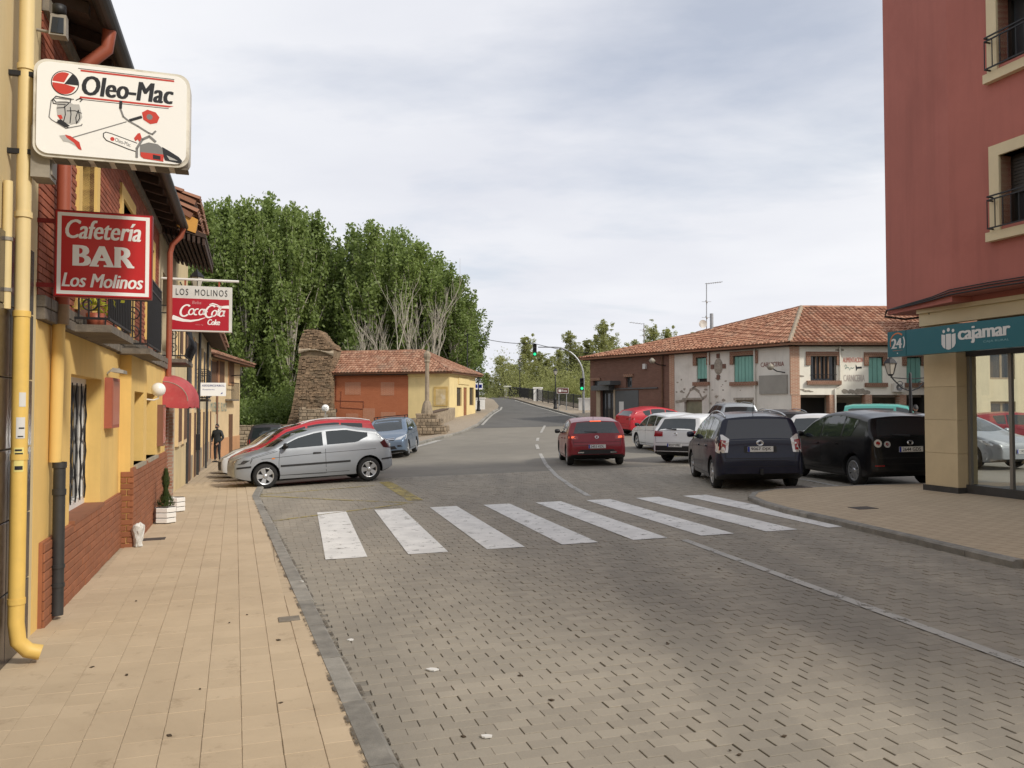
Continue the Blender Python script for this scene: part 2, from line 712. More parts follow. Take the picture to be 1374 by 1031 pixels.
def sheet(name, poly, dz, material, step=1.5, parent=None, skirt=0.0, fn=None, kind=None):
 """a flat outline cut into a grid and laid on the ground's height"""
 bm = bmesh.new()
 bm.faces.new([bm.verts.new((p[0], p[1], 0)) for p in poly])
 bmesh.ops.triangulate(bm, faces=bm.faces)
 xs = [p[0] for p in poly]
 ys = [p[1] for p in poly]
 for a, lo, hi in ((0, min(xs), max(xs)), (1, min(ys), max(ys))):
  k = math.floor(lo / step) * step + step
  while k < hi:
   co = V((k, 0, 0)) if a == 0 else V((0, k, 0))
   no = V((1, 0, 0)) if a == 0 else V((0, 1, 0))
   bmesh.ops.bisect_plane(bm, geom=bm.verts[:] + bm.edges[:] + bm.faces[:], plane_co=co, plane_no=no)
   k += step
 bmesh.ops.remove_doubles(bm, verts=bm.verts, dist=1e-4)
 if skirt:
  bd = [e for e in bm.edges if len(e.link_faces) == 1]
  r = bmesh.ops.extrude_edge_only(bm, edges=bd)
  low = {v for v in r['geom'] if isinstance(v, bmesh.types.BMVert)}
 else:
  low = set()
 for v in bm.verts:
  d = dz if fn is None else dz + fn(v.co.x, v.co.y)
  v.co.z = H(v.co.x, v.co.y) + d - (skirt if v in low else 0)
 bmesh.ops.recalc_face_normals(bm, faces=bm.faces)
 up = sum(f.normal.z * f.calc_area() for f in bm.faces)
 if up < 0:
  bmesh.ops.reverse_faces(bm, faces=bm.faces)
 me = bpy.data.meshes.new(name)
 bm.to_mesh(me)
 bm.free()
 o = link(name, me, material, parent)
 if kind:
  o['kind'] = kind
 return o

def grid_axis(lim, fine, far):
 a = [0.0]
 while a[-1] < lim:
  a.append(a[-1] + fine + max(0, a[-1] - far) * .18)
 return a

gx = grid_axis(2500, 2.5, 40)
gx = sorted({-q for q in gx} | set(gx))
gy = [-60, -30, -12, -4] + grid_axis(2800, 2.5, 130)
vs_, fs = [], []
for y in gy:
 for x in gx:
  vs_.append((x, y, H(x, y) - .06))
nx = len(gx)
for j in range(len(gy) - 1):
 for i in range(nx - 1):
  fs.append((j * nx + i, j * nx + i + 1, (j + 1) * nx + i + 1, (j + 1) * nx + i))
g = MB().add(vs_, fs, True).build('ground', M_GRASS, fix=False)
tag(g, 'rough green ground around and beyond the street', kind='structure')

# far wooded rise on the skyline
hb = MB()
M_HILL = mat('distant_hill', (.10, .12, .095), .95, .25, .02)
N = 60
hv, hf = [], []
for i in range(N + 1):
 x = -1300 + 2600 * i / N
 z = 17 + 5 * math.sin(i * .31) + 3 * math.sin(i * .83 + 1)
 hv += [(x, 1000, -4), (x, 1060, z), (x, 1300, -6)]
for i in range(N):
 for k in range(2):
  hf.append((i * 3 + k, i * 3 + 3 + k, i * 3 + 4 + k, i * 3 + 1 + k))
tag(hb.add(hv, hf, True).build('hill', M_HILL), 'low wooded rise on the far skyline', kind='structure')

# left kerb line (boundary of tiles and kerb) and road edge
KA = on_ground(496, 1031, .06)
KB = on_ground(338, 666, .06)
kd = (KB - KA).to_2d().normalized()
K0 = KA.to_2d() - kd * 4.5
KC = V((-11.9, 41.0))
KERB = [K0, KA.to_2d(), KB.to_2d(), KC]
kn = V((kd.y, -kd.x))                                  # to the road
KROAD = [p + kn * .14 for p in KERB]

# wall line on the left
LW = Frame((-4.12, 7.4, 0), (-.309, .951, 0), (.951, .309, 0))

# right kerb line
RK = [on_ground(a, b, .08).to_2d() for a, b in ((1374, 752), (1250, 724), (1130, 697), (1060, 682), (1028, 673), (1013, 666.5), (1018, 661), (1040, 657.5), (1100, 654))]
rd0 = (RK[0] - RK[1]).normalized()
RK = [RK[0] + rd0 * 9] + RK + [V((9.2, 16.75)), V((14, 16.9))]
RPOLY = RK + [V((14, 3)), V((11, -2))]

# far pavements
FL = [on_ground(a, b).to_2d() for a, b in ((556, 598), (592, 588), (616, 582), (640, 571))]
FL += [V((-1.75, 60.0)), V((-1.25, 66)), V((-1.2, 72)), V((-1.9, 84)), V((-3.4, 96)), V((-6, 112))]
FR = [V((5.9, 47.5)), V((4.85, 54)), V((3.6, 62)), V((2.2, 72)), V((.6, 84)), V((-1.2, 97)), V((-3.6, 112))]

road_poly = [V((16, -6)), V((-16, -6)), V((-16, 45.0)), V((-9, 47)), V((-5.5, 49)), V((-3.6, 58)), V((-3.0, 66)), V((-3, 72)), V((-3.6, 84)), V((-5.2, 96)),
    V((-8, 114)), V((-1, 114)), V((1.6, 97)), V((3.6, 84)), V((5.4, 72)), V((6.9, 62)), V((7.4, 55)), V((8, 48)), V((15, 41)), V((32, 41)), V((32, -6))]

def road_dz(x, y):
 s = x * SU.x + y * SU.y
 return -.0062 + .0025 * sstep(SETT_END - .2, SETT_END + .4, s)

road = sheet('road', road_poly, 0, M_ASPH, 1.5, fn=road_dz)
tag(road, 'grey street and parking area with block paving in front', kind='structure')

# darker asphalt of the bridge approach
M_ASPHD = mat('dark_asphalt', (.105, .10, .092), .88, .18, .8, .004)
bp = [V((-4.6, 48.6)), V((-3.2, 58)), V((-2.6, 66)), V((-2.6, 72)), V((-3.2, 84)), V((-4.8, 96)), V((-7.6, 113)), V((-1.4, 113)), V((1.2, 97)), V((3.2, 84)), V((5.0, 72)), V((6.5, 62)), V((7.0, 55)), V((7.3, 49.2))]
tag(sheet('bridge_road', bp, .004, M_ASPHD, 1.5), 'darker asphalt road climbing onto the bridge', kind='structure')

# ---- paving setts, rows across the street
SET_POLY = [KROAD[0], KROAD[1], KROAD[2], KROAD[2] + (KROAD[3] - KROAD[2]) * .45, V((8.2, 26)), V((8.5, 16.9)), RK[-3], RK[-4], RK[-5], RK[-6]] + RK[::-1][6:] + [V((8, -1))]

def sett_shape(m, cx, cy, z, l, w, ang, c=.005, d=.02):
 ca, sa = math.cos(ang), math.sin(ang)
 a = []
 for (dx, dy, dzz) in ((-1, -1, 0), (1, -1, 0), (1, 1, 0), (-1, 1, 0)):
  X, Y = dx * l / 2, dy * w / 2
  a.append((cx + X * ca - Y * sa, cy + X * sa + Y * ca, z - d))
 for (dx, dy) in ((-1, -1), (1, -1), (1, 1), (-1, 1)):
  X, Y = dx * (l / 2), dy * (w / 2)
  a.append((cx + X * ca - Y * sa, cy + X * sa + Y * ca, z - c * .8))
 for (dx, dy) in ((-1, -1), (1, -1), (1, 1), (-1, 1)):
  X, Y = dx * (l / 2 - c), dy * (w / 2 - c)
  a.append((cx + X * ca - Y * sa, cy + X * sa + Y * ca, z))
 fs_ = [(8, 9, 10, 11)]
 for i in range(4):
  j = (i + 1) % 4
  fs_ += [(i, j, 4 + j, 4 + i), (4 + i, 4 + j, 8 + j, 8 + i)]
 m.add(a, fs_)

rg = random.Random(11)
ANG = math.atan2(SR.y, SR.x)
spots = []
row = 0
s = 1.0
while s < SETT_END:
 off = (row % 2) * .1 + rg.uniform(-.012, .012)
 k = -9.0 + off
 while k < 12.5:
  q = SU * s + SR * (k + rg.uniform(-.004, .004))
  if q.y > 2.0 and abs(q.x) < .72 * q.y + 1.2 and inside(SET_POLY, q.x, q.y):
   spots.append((q.x, q.y, H(q.x, q.y) + rg.uniform(-.0022, .0022) + .0015 * math.sin(q.x * 3.1) * math.sin(q.y * 2.3)))
  k += .2
 s += .1
 row += 1
in_view = [p for p in spots if p[1] > 3.75 and abs(p[0]) < .63 * p[1]]
in_view.sort(key=lambda p: p[0] ** 2 + p[1] ** 2)
near = set(in_view[:300])
one = MB()
sett_shape(one, 0, 0, 0, .1968, .0985, 0, .0028)
me_sett = one.mesh('sett')
me_sett.materials.append(M_SETT)
for p in in_view[:300]:
 o = link('sett', me_sett, None, road)
 o.location = p
 o.scale = (rg.choice((.99, 1.004, 1.01, 1.012, 1.014)), rg.uniform(.995, 1.01), 1)
 o.rotation_euler = (0, 0, ANG + rg.uniform(-.012, .012))
bulk = MB()
for p in spots:
 if p not in near:
  sett_shape(bulk, p[0], p[1], p[2], .1968 + rg.choice((-.002, .0008, .002, .0024, .0028)), .0985 + rg.uniform(0, .001), ANG + rg.uniform(-.012, .012), .0028)
bulk.build('sett_paving', M_SETT, road, kind='stuff', fix=False)

# ---- left pavement
wall_far = [LW.p(t_, -.5, 0).to_2d() for t_ in (-9, 38)]
left_poly = [wall_far[0], wall_far[1], V((-13.2, 46)), KC] + KERB[::-1][1:]
PAVE_UP = .065
pav_l = sheet('pavement', left_poly, PAVE_UP - .0055, M_PAVE, 1.5, skirt=.15, fn=lambda x, y: .003 * sstep(22, 23, y))
tag(pav_l, 'beige tiled pavement along the yellow bar front', kind='structure')
# tiles 20 cm square, columns run along the kerb
LU = V((-.325, .9457, 0)).normalized()
LR = V((LU.y, -LU.x, 0))
LANG = math.atan2(LR.y, LR.x)
tiles = []
tl_poly = [LW.p(-9, .02, 0).to_2d(), LW.p(17, .02, 0).to_2d(), KERB[2] + (KC - KERB[2]) * .3] + KERB[::-1][1:]
for c in range(-24, 14):
 offc = rg.uniform(0, .2)
 for r_ in range(0, 125):
  q = LU * (r_ * .2 + offc) + LR * (c * .2 - .45)
  if q.y > 2.2 and q.y < 22.3 and q.x > -.75 * q.y - 1 and inside(tl_poly, q.x, q.y):
   tiles.append((q.x, q.y, H(q.x, q.y) + PAVE_UP + rg.uniform(-.0018, .0018)))
tv = sorted([p for p in tiles if p[1] > 3.7 and abs(p[0]) < .635 * p[1]], key=lambda p: p[0] ** 2 + p[1] ** 2)
near = set(tv[:300])
one = MB()
sett_shape(one, 0, 0, 0, .1978, .1978, 0, .0025)
me_tile = one.mesh('paving_tile')
me_tile.materials.append(M_TILE)
for p in tv[:300]:
 o = link('paving_tile', me_tile, None, pav_l)
 o.location = p
 o.rotation_euler = (0, 0, LANG + rg.uniform(-.008, .008))
bulk = MB()
for p in tiles:
 if p not in near:
  sett_shape(bulk, p[0], p[1], p[2], .1978, .1978, LANG + rg.uniform(-.006, .006), .0025)
bulk.build('paving_tiles', M_TILE, pav_l, kind='stuff', fix=False)

def kerb_stones(line, parent, up, side, l=.92, w=.14, lim=60, name='kerb_stone'):
 """single granite kerb stones along a line, side = +1 lies to the right of it"""
 acc = []
 for a, b in zip(line, line[1:]):
  L = (b - a).length
  n = max(1, round(L / l))
  for i in range(n):
   acc.append((a + (b - a) * (i / n), a + (b - a) * ((i + 1) / n)))
 for a, b in acc[:lim]:
  d = (b - a).normalized()
  nn = V((d.y, -d.x)) * side
  g_ = .004
  a2, b2 = a + d * g_, b - d * g_
  j = rg.uniform(-.008, .008)
  m = MB()
  ring = []
  for (q, off, dz_) in ((a2, 0, up), (b2, 0, up), (b2, w - .02 + j, up + j * .4), (a2, w - .02 + rg.uniform(-.008, .008), up), (b2, w + j, up - .02), (a2, w + j, up - .02), (b2, w + j, -.05), (a2, w + j, -.05), (b2, 0, -.05), (a2, 0, -.05)):
   pp = q + nn * off
   ring.append((pp.x, pp.y, H(pp.x, pp.y) + dz_))
  m.add(ring, [(0, 1, 2, 3), (3, 2, 4, 5), (5, 4, 6, 7), (0, 3, 5, 7, 9), (1, 8, 6, 4, 2), (0, 9, 8, 1)])
  m.build(name, M_GRAN, parent)

kerb_stones([K0 + kd * 3.2] + KERB[1:], pav_l, PAVE_UP + .002, 1, lim=58)

# ---- right pavement by the bank
pav_r = sheet('pavement_corner', RPOLY, .085, M_PAVE, 1.2, skirt=.15)
tag(pav_r, 'beige paved corner in front of the bank', kind='structure')
kerb_stones([p for p in RK[1:-1]], pav_r, .089, -1, l=.8, w=.12)

# ---- far pavements by the bridge
p1 = sheet('pavement_far_left', FL + [V((-9, 112)), V((-6.6, 96)), V((-5.2, 84)), V((-4.6, 72)), V((-4.9, 62)), V((-7, 54)), V((-14, 52)), V((-14, 47))], .11, M_PAVE2, 2, skirt=.2)
tag(p1, 'grey pavement round the yellow house towards the bridge', kind='structure')
p2 = sheet('pavement_far_right', FR + [V((-.5, 112)), V((2.2, 97)), V((4.2, 84)), V((6, 72)), V((7.6, 62)), V((8.3, 55)), V((7.6, 48.5))], .11, M_PAVE2, 2, skirt=.2)
tag(p2, 'grey pavement climbing along the bridge railing', kind='structure')
kerb_stones([FR[0], FR[1], FR[2], FR[3]], p2, .115, -1, l=1.2, w=.15, lim=30)
kerb_stones(FL[:6], p1, .115, 1, l=1.2, w=.15, lim=30)
p3 = sheet('pavement_square', [V((5.2, 49.5)), V((13.2, 39.2)), V((24, 39.2)), V((24, 44)), V((14, 44)), V((6.2, 54))], .12, M_PAVE2, 2, skirt=.2)
tag(p3, 'narrow grey pavement under the arcade across the square', kind='structure')

# ------------------------------------------------------------------ road markings
MK = .0065

def strip(name, pts, w, material, dz=MK, step=.8):
 P = [V((p[0], p[1])) for p in pts]
 Lp, Rp = [], []
 for i, p in enumerate(P):
  d = ((P[i + 1] if i + 1 < len(P) else p) - (P[i - 1] if i else p)).normalized()
  n_ = V((d.y, -d.x)) * w / 2
  Lp.append(p - n_)
  Rp.append(p + n_)
 return sheet(name, Lp + Rp[::-1], dz, material, step, parent=road)

def gpts(*pp):
 return [on_ground(a, b) for a, b in pp]

cx0, cy0, cth, cL = -2.25, 9.769, .258, 4.72
cu, cv = V((math.cos(cth), math.sin(cth))), V((-math.sin(cth), math.cos(cth)))
for k in range(8):
 o_ = V((cx0, cy0)) + cu * k
 ll = cL - .03 * k
 sheet('crosswalk_stripe', [o_, o_ + cu * .5, o_ + cu * .5 + cv * ll, o_ + cv * ll], MK, M_WHITE, .5, parent=road)
strip('lane_line', gpts((918, 725), (1010, 759), (1150, 810), (1374, 892), (1500, 938)), .11, M_WHITE2)
strip('lane_line', gpts((790, 666), (767, 653), (746, 638), (733, 624), (725, 609)), .12, M_WHITE2)
for a, b in (((722, 603), (720, 597)), ((721, 592), (722, 588)), ((726, 581), (731, 571.5))):
 strip('lane_line', gpts(a, b), .14, M_WHITE2, dz=.011)
strip('edge_line', [V((FL[3].x + .32, FL[3].y + .1)), V((-1.45, 60)), V((-.95, 66)), V((-.9, 71))], .16, M_WHITE2, dz=.010)
strip('edge_line', [V((5.5, 48)), V((4.5, 54)), V((3.25, 62)), V((1.9, 72)), V((.3, 84))], .14, M_WHITE2, dz=.010)
strip('edge_line', gpts((520, 609), (556, 600.5), (590, 591)), .35, M_WHITE2)
strip('bay_line', gpts((516.6, 647), (558, 672)), .30, M_YELL)
strip('bay_line', gpts((348, 666), (450, 671), (547, 675)), .10, M_YELL)
strip('bay_line', gpts((359, 700.5), (440, 690), (502, 682), (553, 675)), .09, M_YELL)
strip('bay_line', gpts((350, 664), (430, 658), (502, 652)), .10, M_YELL)
strip('bay_line', gpts((858, 599), (880, 606), (908, 613)), .12, M_YELL)
strip('bay_line', gpts((908, 613), (960, 611)), .12, M_YELL)
strip('bay_line', gpts((1075, 643), (1140, 656)), .12, M_WHITE2)
for (px, py, w_, l_) in ((845, 573.5, 4, .1),):
 pass

# grime gathered along the kerbs
M_GRIME = road_paint('kerb_grime', (.14, .115, .082), .72)

def grime(line, off, w, dz, parent):
 P = [p.copy() for p in line]
 Lp = [p + kn * (off - w / 2) for p in P]
 Rp = [p + kn * (off + w / 2) for p in P]
 sheet('kerb_grime', Lp + Rp[::-1], dz, M_GRIME, .8, parent=parent)

grime(KERB[:3], -.010, .022, PAVE_UP + .006, pav_l)
grime(KERB[:3], .165, .04, MK, road)
# litter and drain covers
ml = mat('iron_drain', (.07, .055, .045), .8, .3, 10, .004)

def ground_plate(name, px, py, w, l, up, parent, m, ang):
 q = on_ground(px, py, up)
 mb = MB()
 ca, sa = math.cos(ang), math.sin(ang)
 c = [(q.x + dx * ca - dy * sa, q.y + dx * sa + dy * ca) for dx, dy in ((-w / 2, -l / 2), (w / 2, -l / 2), (w / 2, l / 2), (-w / 2, l / 2))]
 mb.hexa([(x, y, H(x, y) + up - .02) for x, y in c] + [(x, y, H(x, y) + up + .006) for x, y in c])
 return mb.build(name, m, parent)

ground_plate('drain_cover', 203, 724, .36, .22, PAVE_UP, pav_l, ml, LANG)
ground_plate('drain_cover', 388, 831, .17, .16, PAVE_UP, pav_l, mat('worn_concrete_patch', (.22, .19, .15), .9, .3, 12, .006), LANG)
ground_plate('drain_cover', 1065, 654, .6, .4, .085, pav_r, ml, .2)
ground_plate('drain_cover', 1158, 682, .35, .3, .085, pav_r, ml, .2)
M_PAPER = plain('paper', (.62, .61, .58), .8)
for (px, py, s_) in ((580, 900, .05), (652, 990, .045), (405, 790, .03), (560, 702, .03), (470, 860, .03)):
 q = on_ground(px, py)
 up = PAVE_UP if px < 420 else 0
 a = rg.uniform(0, 3)
 mb = MB()
 n = 6
 ring = [(q.x + math.cos(a + k * 2 * math.pi / n) * s_ * rg.uniform(.5, 1), q.y + math.sin(a + k * 2 * math.pi / n) * s_ * rg.uniform(.4, .8)) for k in range(n)]
 mb.prism(ring, lambda x, y, d: V((x, y, H(x, y) + up + d)), .003, .012)
 tag(mb.build('paper_scrap', M_PAPER, loc=(q.x, q.y, H(q.x, q.y) + up)), {580: 'white paper scrap on the block paving, the larger one', 652: 'small white paper scrap lying nearest on the block paving', 405: 'tiny pale scrap beside the kerb by the paving', 560: 'tiny white scrap on the road near the first crossing stripes', 470: 'tiny pale scrap on the road beside the granite kerb'}[px], 'litter', 'paper scraps on the ground')
M_LEAF_DRY = plain('dry_leaf', (.06, .04, .022), .9)
for i in range(22):
 if i < 9:
  q = on_ground(rg.uniform(60, 420), rg.uniform(800, 1030), PAVE_UP)
  if not inside(tl_poly, q.x, q.y):
   continue
  up = PAVE_UP
 else:
  q = on_ground(rg.uniform(560, 1300), rg.uniform(760, 1030))
  up = 0
 r_ = rg.uniform(.006, .015)
 a = rg.uniform(0, 3)
 mb = MB()
 mb.prism([(q.x + r_ * math.cos(a + t_) * (1 + .6 * math.cos(2 * t_)), q.y + r_ * math.sin(a + t_)) for t_ in (0, 1, 2, 3.1, 4.2, 5.2)], lambda x, y, d: V((x, y, H(x, y) + up + d)), .003, .008)
 if i == 0:
  stains = mb
 else:
  stains.v, stains.f, stains.sm = (lambda b: (stains.v + mb.v, stains.f + [tuple(k + b for k in f) for f in mb.f], stains.sm + mb.sm))(len(stains.v))
tag(stains.build('dry_leaf_litter', M_LEAF_DRY), 'dark specks of dry leaf scattered over the paving', 'leaf litter', kind='stuff')

# ------------------------------------------------------------------ lettering and small builders
def text_geo(s, size=1.0, bold=0.0, shear=0.0, xs=1.0, space=1.0):
 """outline letters as flat polygons: (verts2d, faces, width)"""
 cu_ = bpy.data.curves.new('t', 'FONT')
 cu_.body = s
 cu_.size = size
 cu_.shear = shear
 cu_.offset = bold
 cu_.space_character = space
 cu_.resolution_u = 3
 cu_.fill_mode = 'FRONT'
 ob = bpy.data.objects.new('t', cu_)
 COL.objects.link(ob)
 dg = bpy.context.evaluated_depsgraph_get()
 me = bpy.data.meshes.new_from_object(ob.evaluated_get(dg))
 v = [(p.co.x * xs, p.co.y) for p in me.vertices]
 f = [tuple(p.vertices) for p in me.polygons]
 bpy.data.objects.remove(ob)
 bpy.data.curves.remove(cu_)
 bpy.data.meshes.remove(me)
 if not v:
  return [], [], 0, 0
 x0, x1 = min(q[0] for q in v), max(q[0] for q in v)
 y0 = min(q[1] for q in v)
 y1 = max(q[1] for q in v)
 return [(a - x0, b - y0) for a, b in v], f, x1 - x0, y1 - y0

def lettering(name, s, mp, x0, x1, y0, y1, material, parent, bold=0.0, shear=0.0, space=1.0, extra=None):
 # weight comes from copies set a hair to the side and in front of each other
 """text stretched into the box x0..x1, y0..y1 of the sign's own plane; mp(a, b) maps to the place"""
 v, f, w, h = text_geo(s, 1.0, 0.0, shear, 1.0, space)
 if not w:
  return
 m = MB()
 o0 = mp(x0, y0)
 nn = (mp(x1, y0) - o0).cross(mp(x0, y1) - o0).normalized()
 ks = (0,) if bold <= 0 else (-1.5, -.5, .5, 1.5)
 for i, k in enumerate(ks):
  m.add([mp(x0 + (a + k * bold * 1.1) / w * (x1 - x0), y0 + b / h * (y1 - y0)) + nn * .0004 * i for a, b in v], f)
 if extra:
  extra(m)
 return m.build(name, material, parent, fix=False)

def wall_openings(m, fr, u0, u1, n0, n1, z0, z1, holes):
 """solid wall from boxes round rectangular openings (u0, u1, z0, z1)"""
 us = sorted({u0, u1} | {h[0] for h in holes} | {h[1] for h in holes})
 for a, b in zip(us, us[1:]):
  if a < u0 - 1e-6 or b > u1 + 1e-6:
   continue
  mid = (a + b) / 2
  cuts = sorted([(h[2], h[3]) for h in holes if h[0] < mid < h[1]])
  z = z0
  for c0, c1 in cuts:
   if c0 > z + 1e-4:
    m.fbox(fr, a, b, n0, n1, z, c0)
   z = max(z, c1)
  if z < z1 - 1e-4:
   m.fbox(fr, a, b, n0, n1, z, z1)
 return m

def brick_courses(m, fr, u0, u1, n, z0, z1, holes=(), bw=.25, bh=.062, gap=.009, depth=.012, jit=.002, rr=random.Random(3), c=.003):
 k = 0
 z = z0
 while z + bh <= z1 + .004:
  u = u0 - (bw / 2 if k % 2 else 0)
  while u < u1:
   a, b = max(u, u0), min(u + bw - gap, u1)
   if b - a > .02 and not any(h[0] - .001 < (a + b) / 2 < h[1] + .001 and h[2] < z + bh / 2 < h[3] for h in holes):
    m.cbox(fr, a, b, n, n + depth + rr.uniform(-jit, jit), z, z + bh - gap, c)
   u += bw
  z += bh
  k += 1
 return m

M_YWALL = mat('yellow_render', (.74, .50, .165), .85, .08, 1.2, .004, streak=.30, dirt=((.58, .40, .15), .35))
M_CREAM = mat('cream_render', (.62, .50, .28), .88, .1, 1.0, .004, streak=.3, dirt=((.42, .34, .2), .35))
M_PLINTH = mat('brown_painted_brick', (.27, .10, .045), .85, .12, 4, .004, island=.10)
M_REDBRICK = mat('red_facing_brick', (.30, .088, .045), .9, .15, 5, .004, island=.2)
M_MORTAR = mat('brown_mortar', (.20, .085, .05), .95, .2, 8, .003)
M_OLDSTONE = mat('weathered_ledge', (.17, .145, .115), .95, .35, 9, .012, dirt=((.12, .10, .08), .7))
M_YPIPE = mat('yellow_pipe_paint', (.72, .48, .12), .55, .10, 2.5, streak=.35, dirt=((.45, .3, .1), .4))
M_CPIPE = mat('cream_pipe_paint', (.70, .55, .27), .55, .08, 2.5)
M_RPIPE = mat('red_pipe_paint', (.33, .085, .045), .5, .12, 3)
M_GRANITE_D = mat('polished_dark_granite', (.055, .042, .040), .25, .5, 22, island=.2)
M_WHITEP = mat('white_paint', (.74, .72, .68), .5, .06, 4)
M_PVC = plain('white_sign_face', (.86, .86, .84), .35)
M_INKB = plain('ink_black', (.012, .014, .02), .5)
M_INKR = plain('ink_red', (.55, .045, .03), .5)
M_INKG = plain('ink_grey', (.20, .20, .20), .5)
M_INKLG = plain('ink_light_grey', (.45, .45, .44), .5)
M_GREYBOX = mat('weathered_grey_metal', (.30, .27, .22), .6, .25, 6, metal=.2)
M_ROOFD = mat('gutter_dark', (.035, .036, .036), .5, .3, 6)

# ------------------------------------------------------------------ nearest house: cream wall with granite cladding (left edge)
T_A = LW.t(47)                                # party line between the two houses
gz = H(-3.5, 6) + PAVE_UP
r0 = empty('cream_house', LW.p(T_A - 1, 0, gz), 0, 'cream house with dark granite base at the left edge', 'house')
m = MB()
m.fbox(LW, -14, T_A - .02, -6, .0, gz - .3, 9.5)
m.build('wall', M_CREAM, r0)
for k in range(9):                            # granite panels as high as the shopfront
 for j in range(6):
  u1_ = T_A - .24 - k * .62
  m = MB()
  m.cbox(LW, u1_ - .612, u1_, 0, .032, gz + .005 + j * .5, gz + .497 + j * .5, .004)
  m.build('granite_panel', M_GRANITE_D, r0)
wd = MB()                                     # upper window reveal seen at the very corner
a0, za = LW.hit(0, 70)
m = MB()
m.fbox(LW, a0 - 1.4, LW.hit(24, 20)[0], 0, .05, 4.9, 5.02)
m.build('window_ledge', M_OLDSTONE, r0)
m = MB()
m.fbox(LW, a0 - 1.3, LW.hit(20, 20)[0] - .05, -.1, .006, 5.03, 6.3)
m.build('window', M_WGLASS, r0)

# big yellow drainpipe of the cream house, with elbow at the foot
pu = LW.t(29, .11)
pz0 = gz
rp = empty('drainpipe', LW.p(pu, .11, gz), 0, 'thick yellow drainpipe with curved foot at the left edge', 'drainpipe')
split = LW.hit(30, 425, .11)[1]
MB().tube([LW.p(pu, .10, split), LW.p(pu, .10, 9.4)], .048, 14).build('upper_pipe', M_CPIPE, rp)
ft = [LW.p(pu, .10, split), LW.p(pu, .10, gz + .30), LW.p(pu, .115, gz + .17), LW.p(pu + .02, .17, gz + .10), LW.p(pu + .03, .25, gz + .075)]
MB().tube(ft, .052, 14).build('lower_pipe', M_YPIPE, rp)
for z_ in (gz + .45, 1.45, split + .02, 3.15, 4.2):
 MB().tube([LW.p(pu, .10, z_ - .02), LW.p(pu, .10, z_ + .02)], .057, 14).build('clamp', M_YPIPE if z_ < 2.6 else M_CPIPE, rp)
thin = LW.t(16, .05)
rp2 = empty('conduit', LW.p(thin, .04, 2.4), 0, 'thin cream conduit beside the thick yellow drainpipe', 'conduit')
MB().tube([LW.p(pu - .13, .035, 2.47), LW.p(pu - .13, .035, 3.35)], .03, 10).build('tube', M_CPIPE, rp2)
for z_ in (2.6, 2.95):
 MB().tube([LW.p(pu - .13, .035, z_ - .012), LW.p(pu - .13, .035, z_ + .012)], .036, 10).build('clamp', M_GREYBOX, rp2)

def flat_on(fr, u, n, z, w, h, name, material, parent=None, label=None, cat=None, group=None, d=.004, yaw=0.0):
 m = MB()
 m.fbox(fr, u - w / 2, u + w / 2, n, n + d, z - h / 2, z + h / 2)
 o = m.build(name, material, parent, loc=None if parent else tuple(fr.p(u, n, z - h / 2)))
 if label:
  tag(o, label, cat, group)
 return o

# paper notices wrapped on the pipe: curved strips
def pipe_paper(z0, z1, a0, a1, material, label, lines):
 cpt = LW.p(pu, .10, 0)
 r_ = .0535
 rt = empty('paper_notice', (cpt.x, cpt.y, z0), 0, label, 'notice', 'paper notices on the drainpipe')

 def mp(a, z, rr_=r_):
  return V((cpt.x + rr_ * math.cos(a), cpt.y + rr_ * math.sin(a), z))
 m = MB()
 n = 6
 for i in range(n):
  b0, b1 = a0 + (a1 - a0) * i / n, a0 + (a1 - a0) * (i + 1) / n
  m.hexa([mp(b0, z0, r_ - .002), mp(b1, z0, r_ - .002), mp(b1, z0), mp(b0, z0), mp(b0, z1, r_ - .002), mp(b1, z1, r_ - .002), mp(b1, z1), mp(b0, z1)])
 m.build('sheet', material, rt)
 for (f0, f1, w0, w1) in lines:
  m = MB()
  zz0, zz1 = z0 + (z1 - z0) * f0, z0 + (z1 - z0) * f1
  for i in range(n):
   b0 = a0 + (a1 - a0) * (w0 + (w1 - w0) * i / n)
   b1 = a0 + (a1 - a0) * (w0 + (w1 - w0) * (i + 1) / n)
   m.quad(mp(b0, zz0, r_ + .001), mp(b1, zz0, r_ + .001), mp(b1, zz1, r_ + .001), mp(b0, zz1, r_ + .001))
  m.build('print', M_INKB, rt)

fa = R(-62)
pz = lambda y: LW.hit(28, y, .1)[1]
pipe_paper(pz(546), pz(527), fa - .05, fa + .75, M_PAPER, 'narrow white notice highest on the yellow drainpipe', [])
pipe_paper(pz(588), pz(560), fa - .35, fa + .7, M_PAPER, 'white notice with dark print in the middle of the yellow drainpipe', [(.06, .12, .2, .8), (.45, .52, .3, .9)])
pipe_paper(pz(632), pz(600), fa - .55, fa + .6, plain('yellow_paper', (.72, .62, .22), .8), 'yellow notice lowest on the drainpipe', [(.85, .93, .1, .8), (.70, .78, .1, .9), (.6, .64, .3, .7), (.08, .24, .1, .9)])

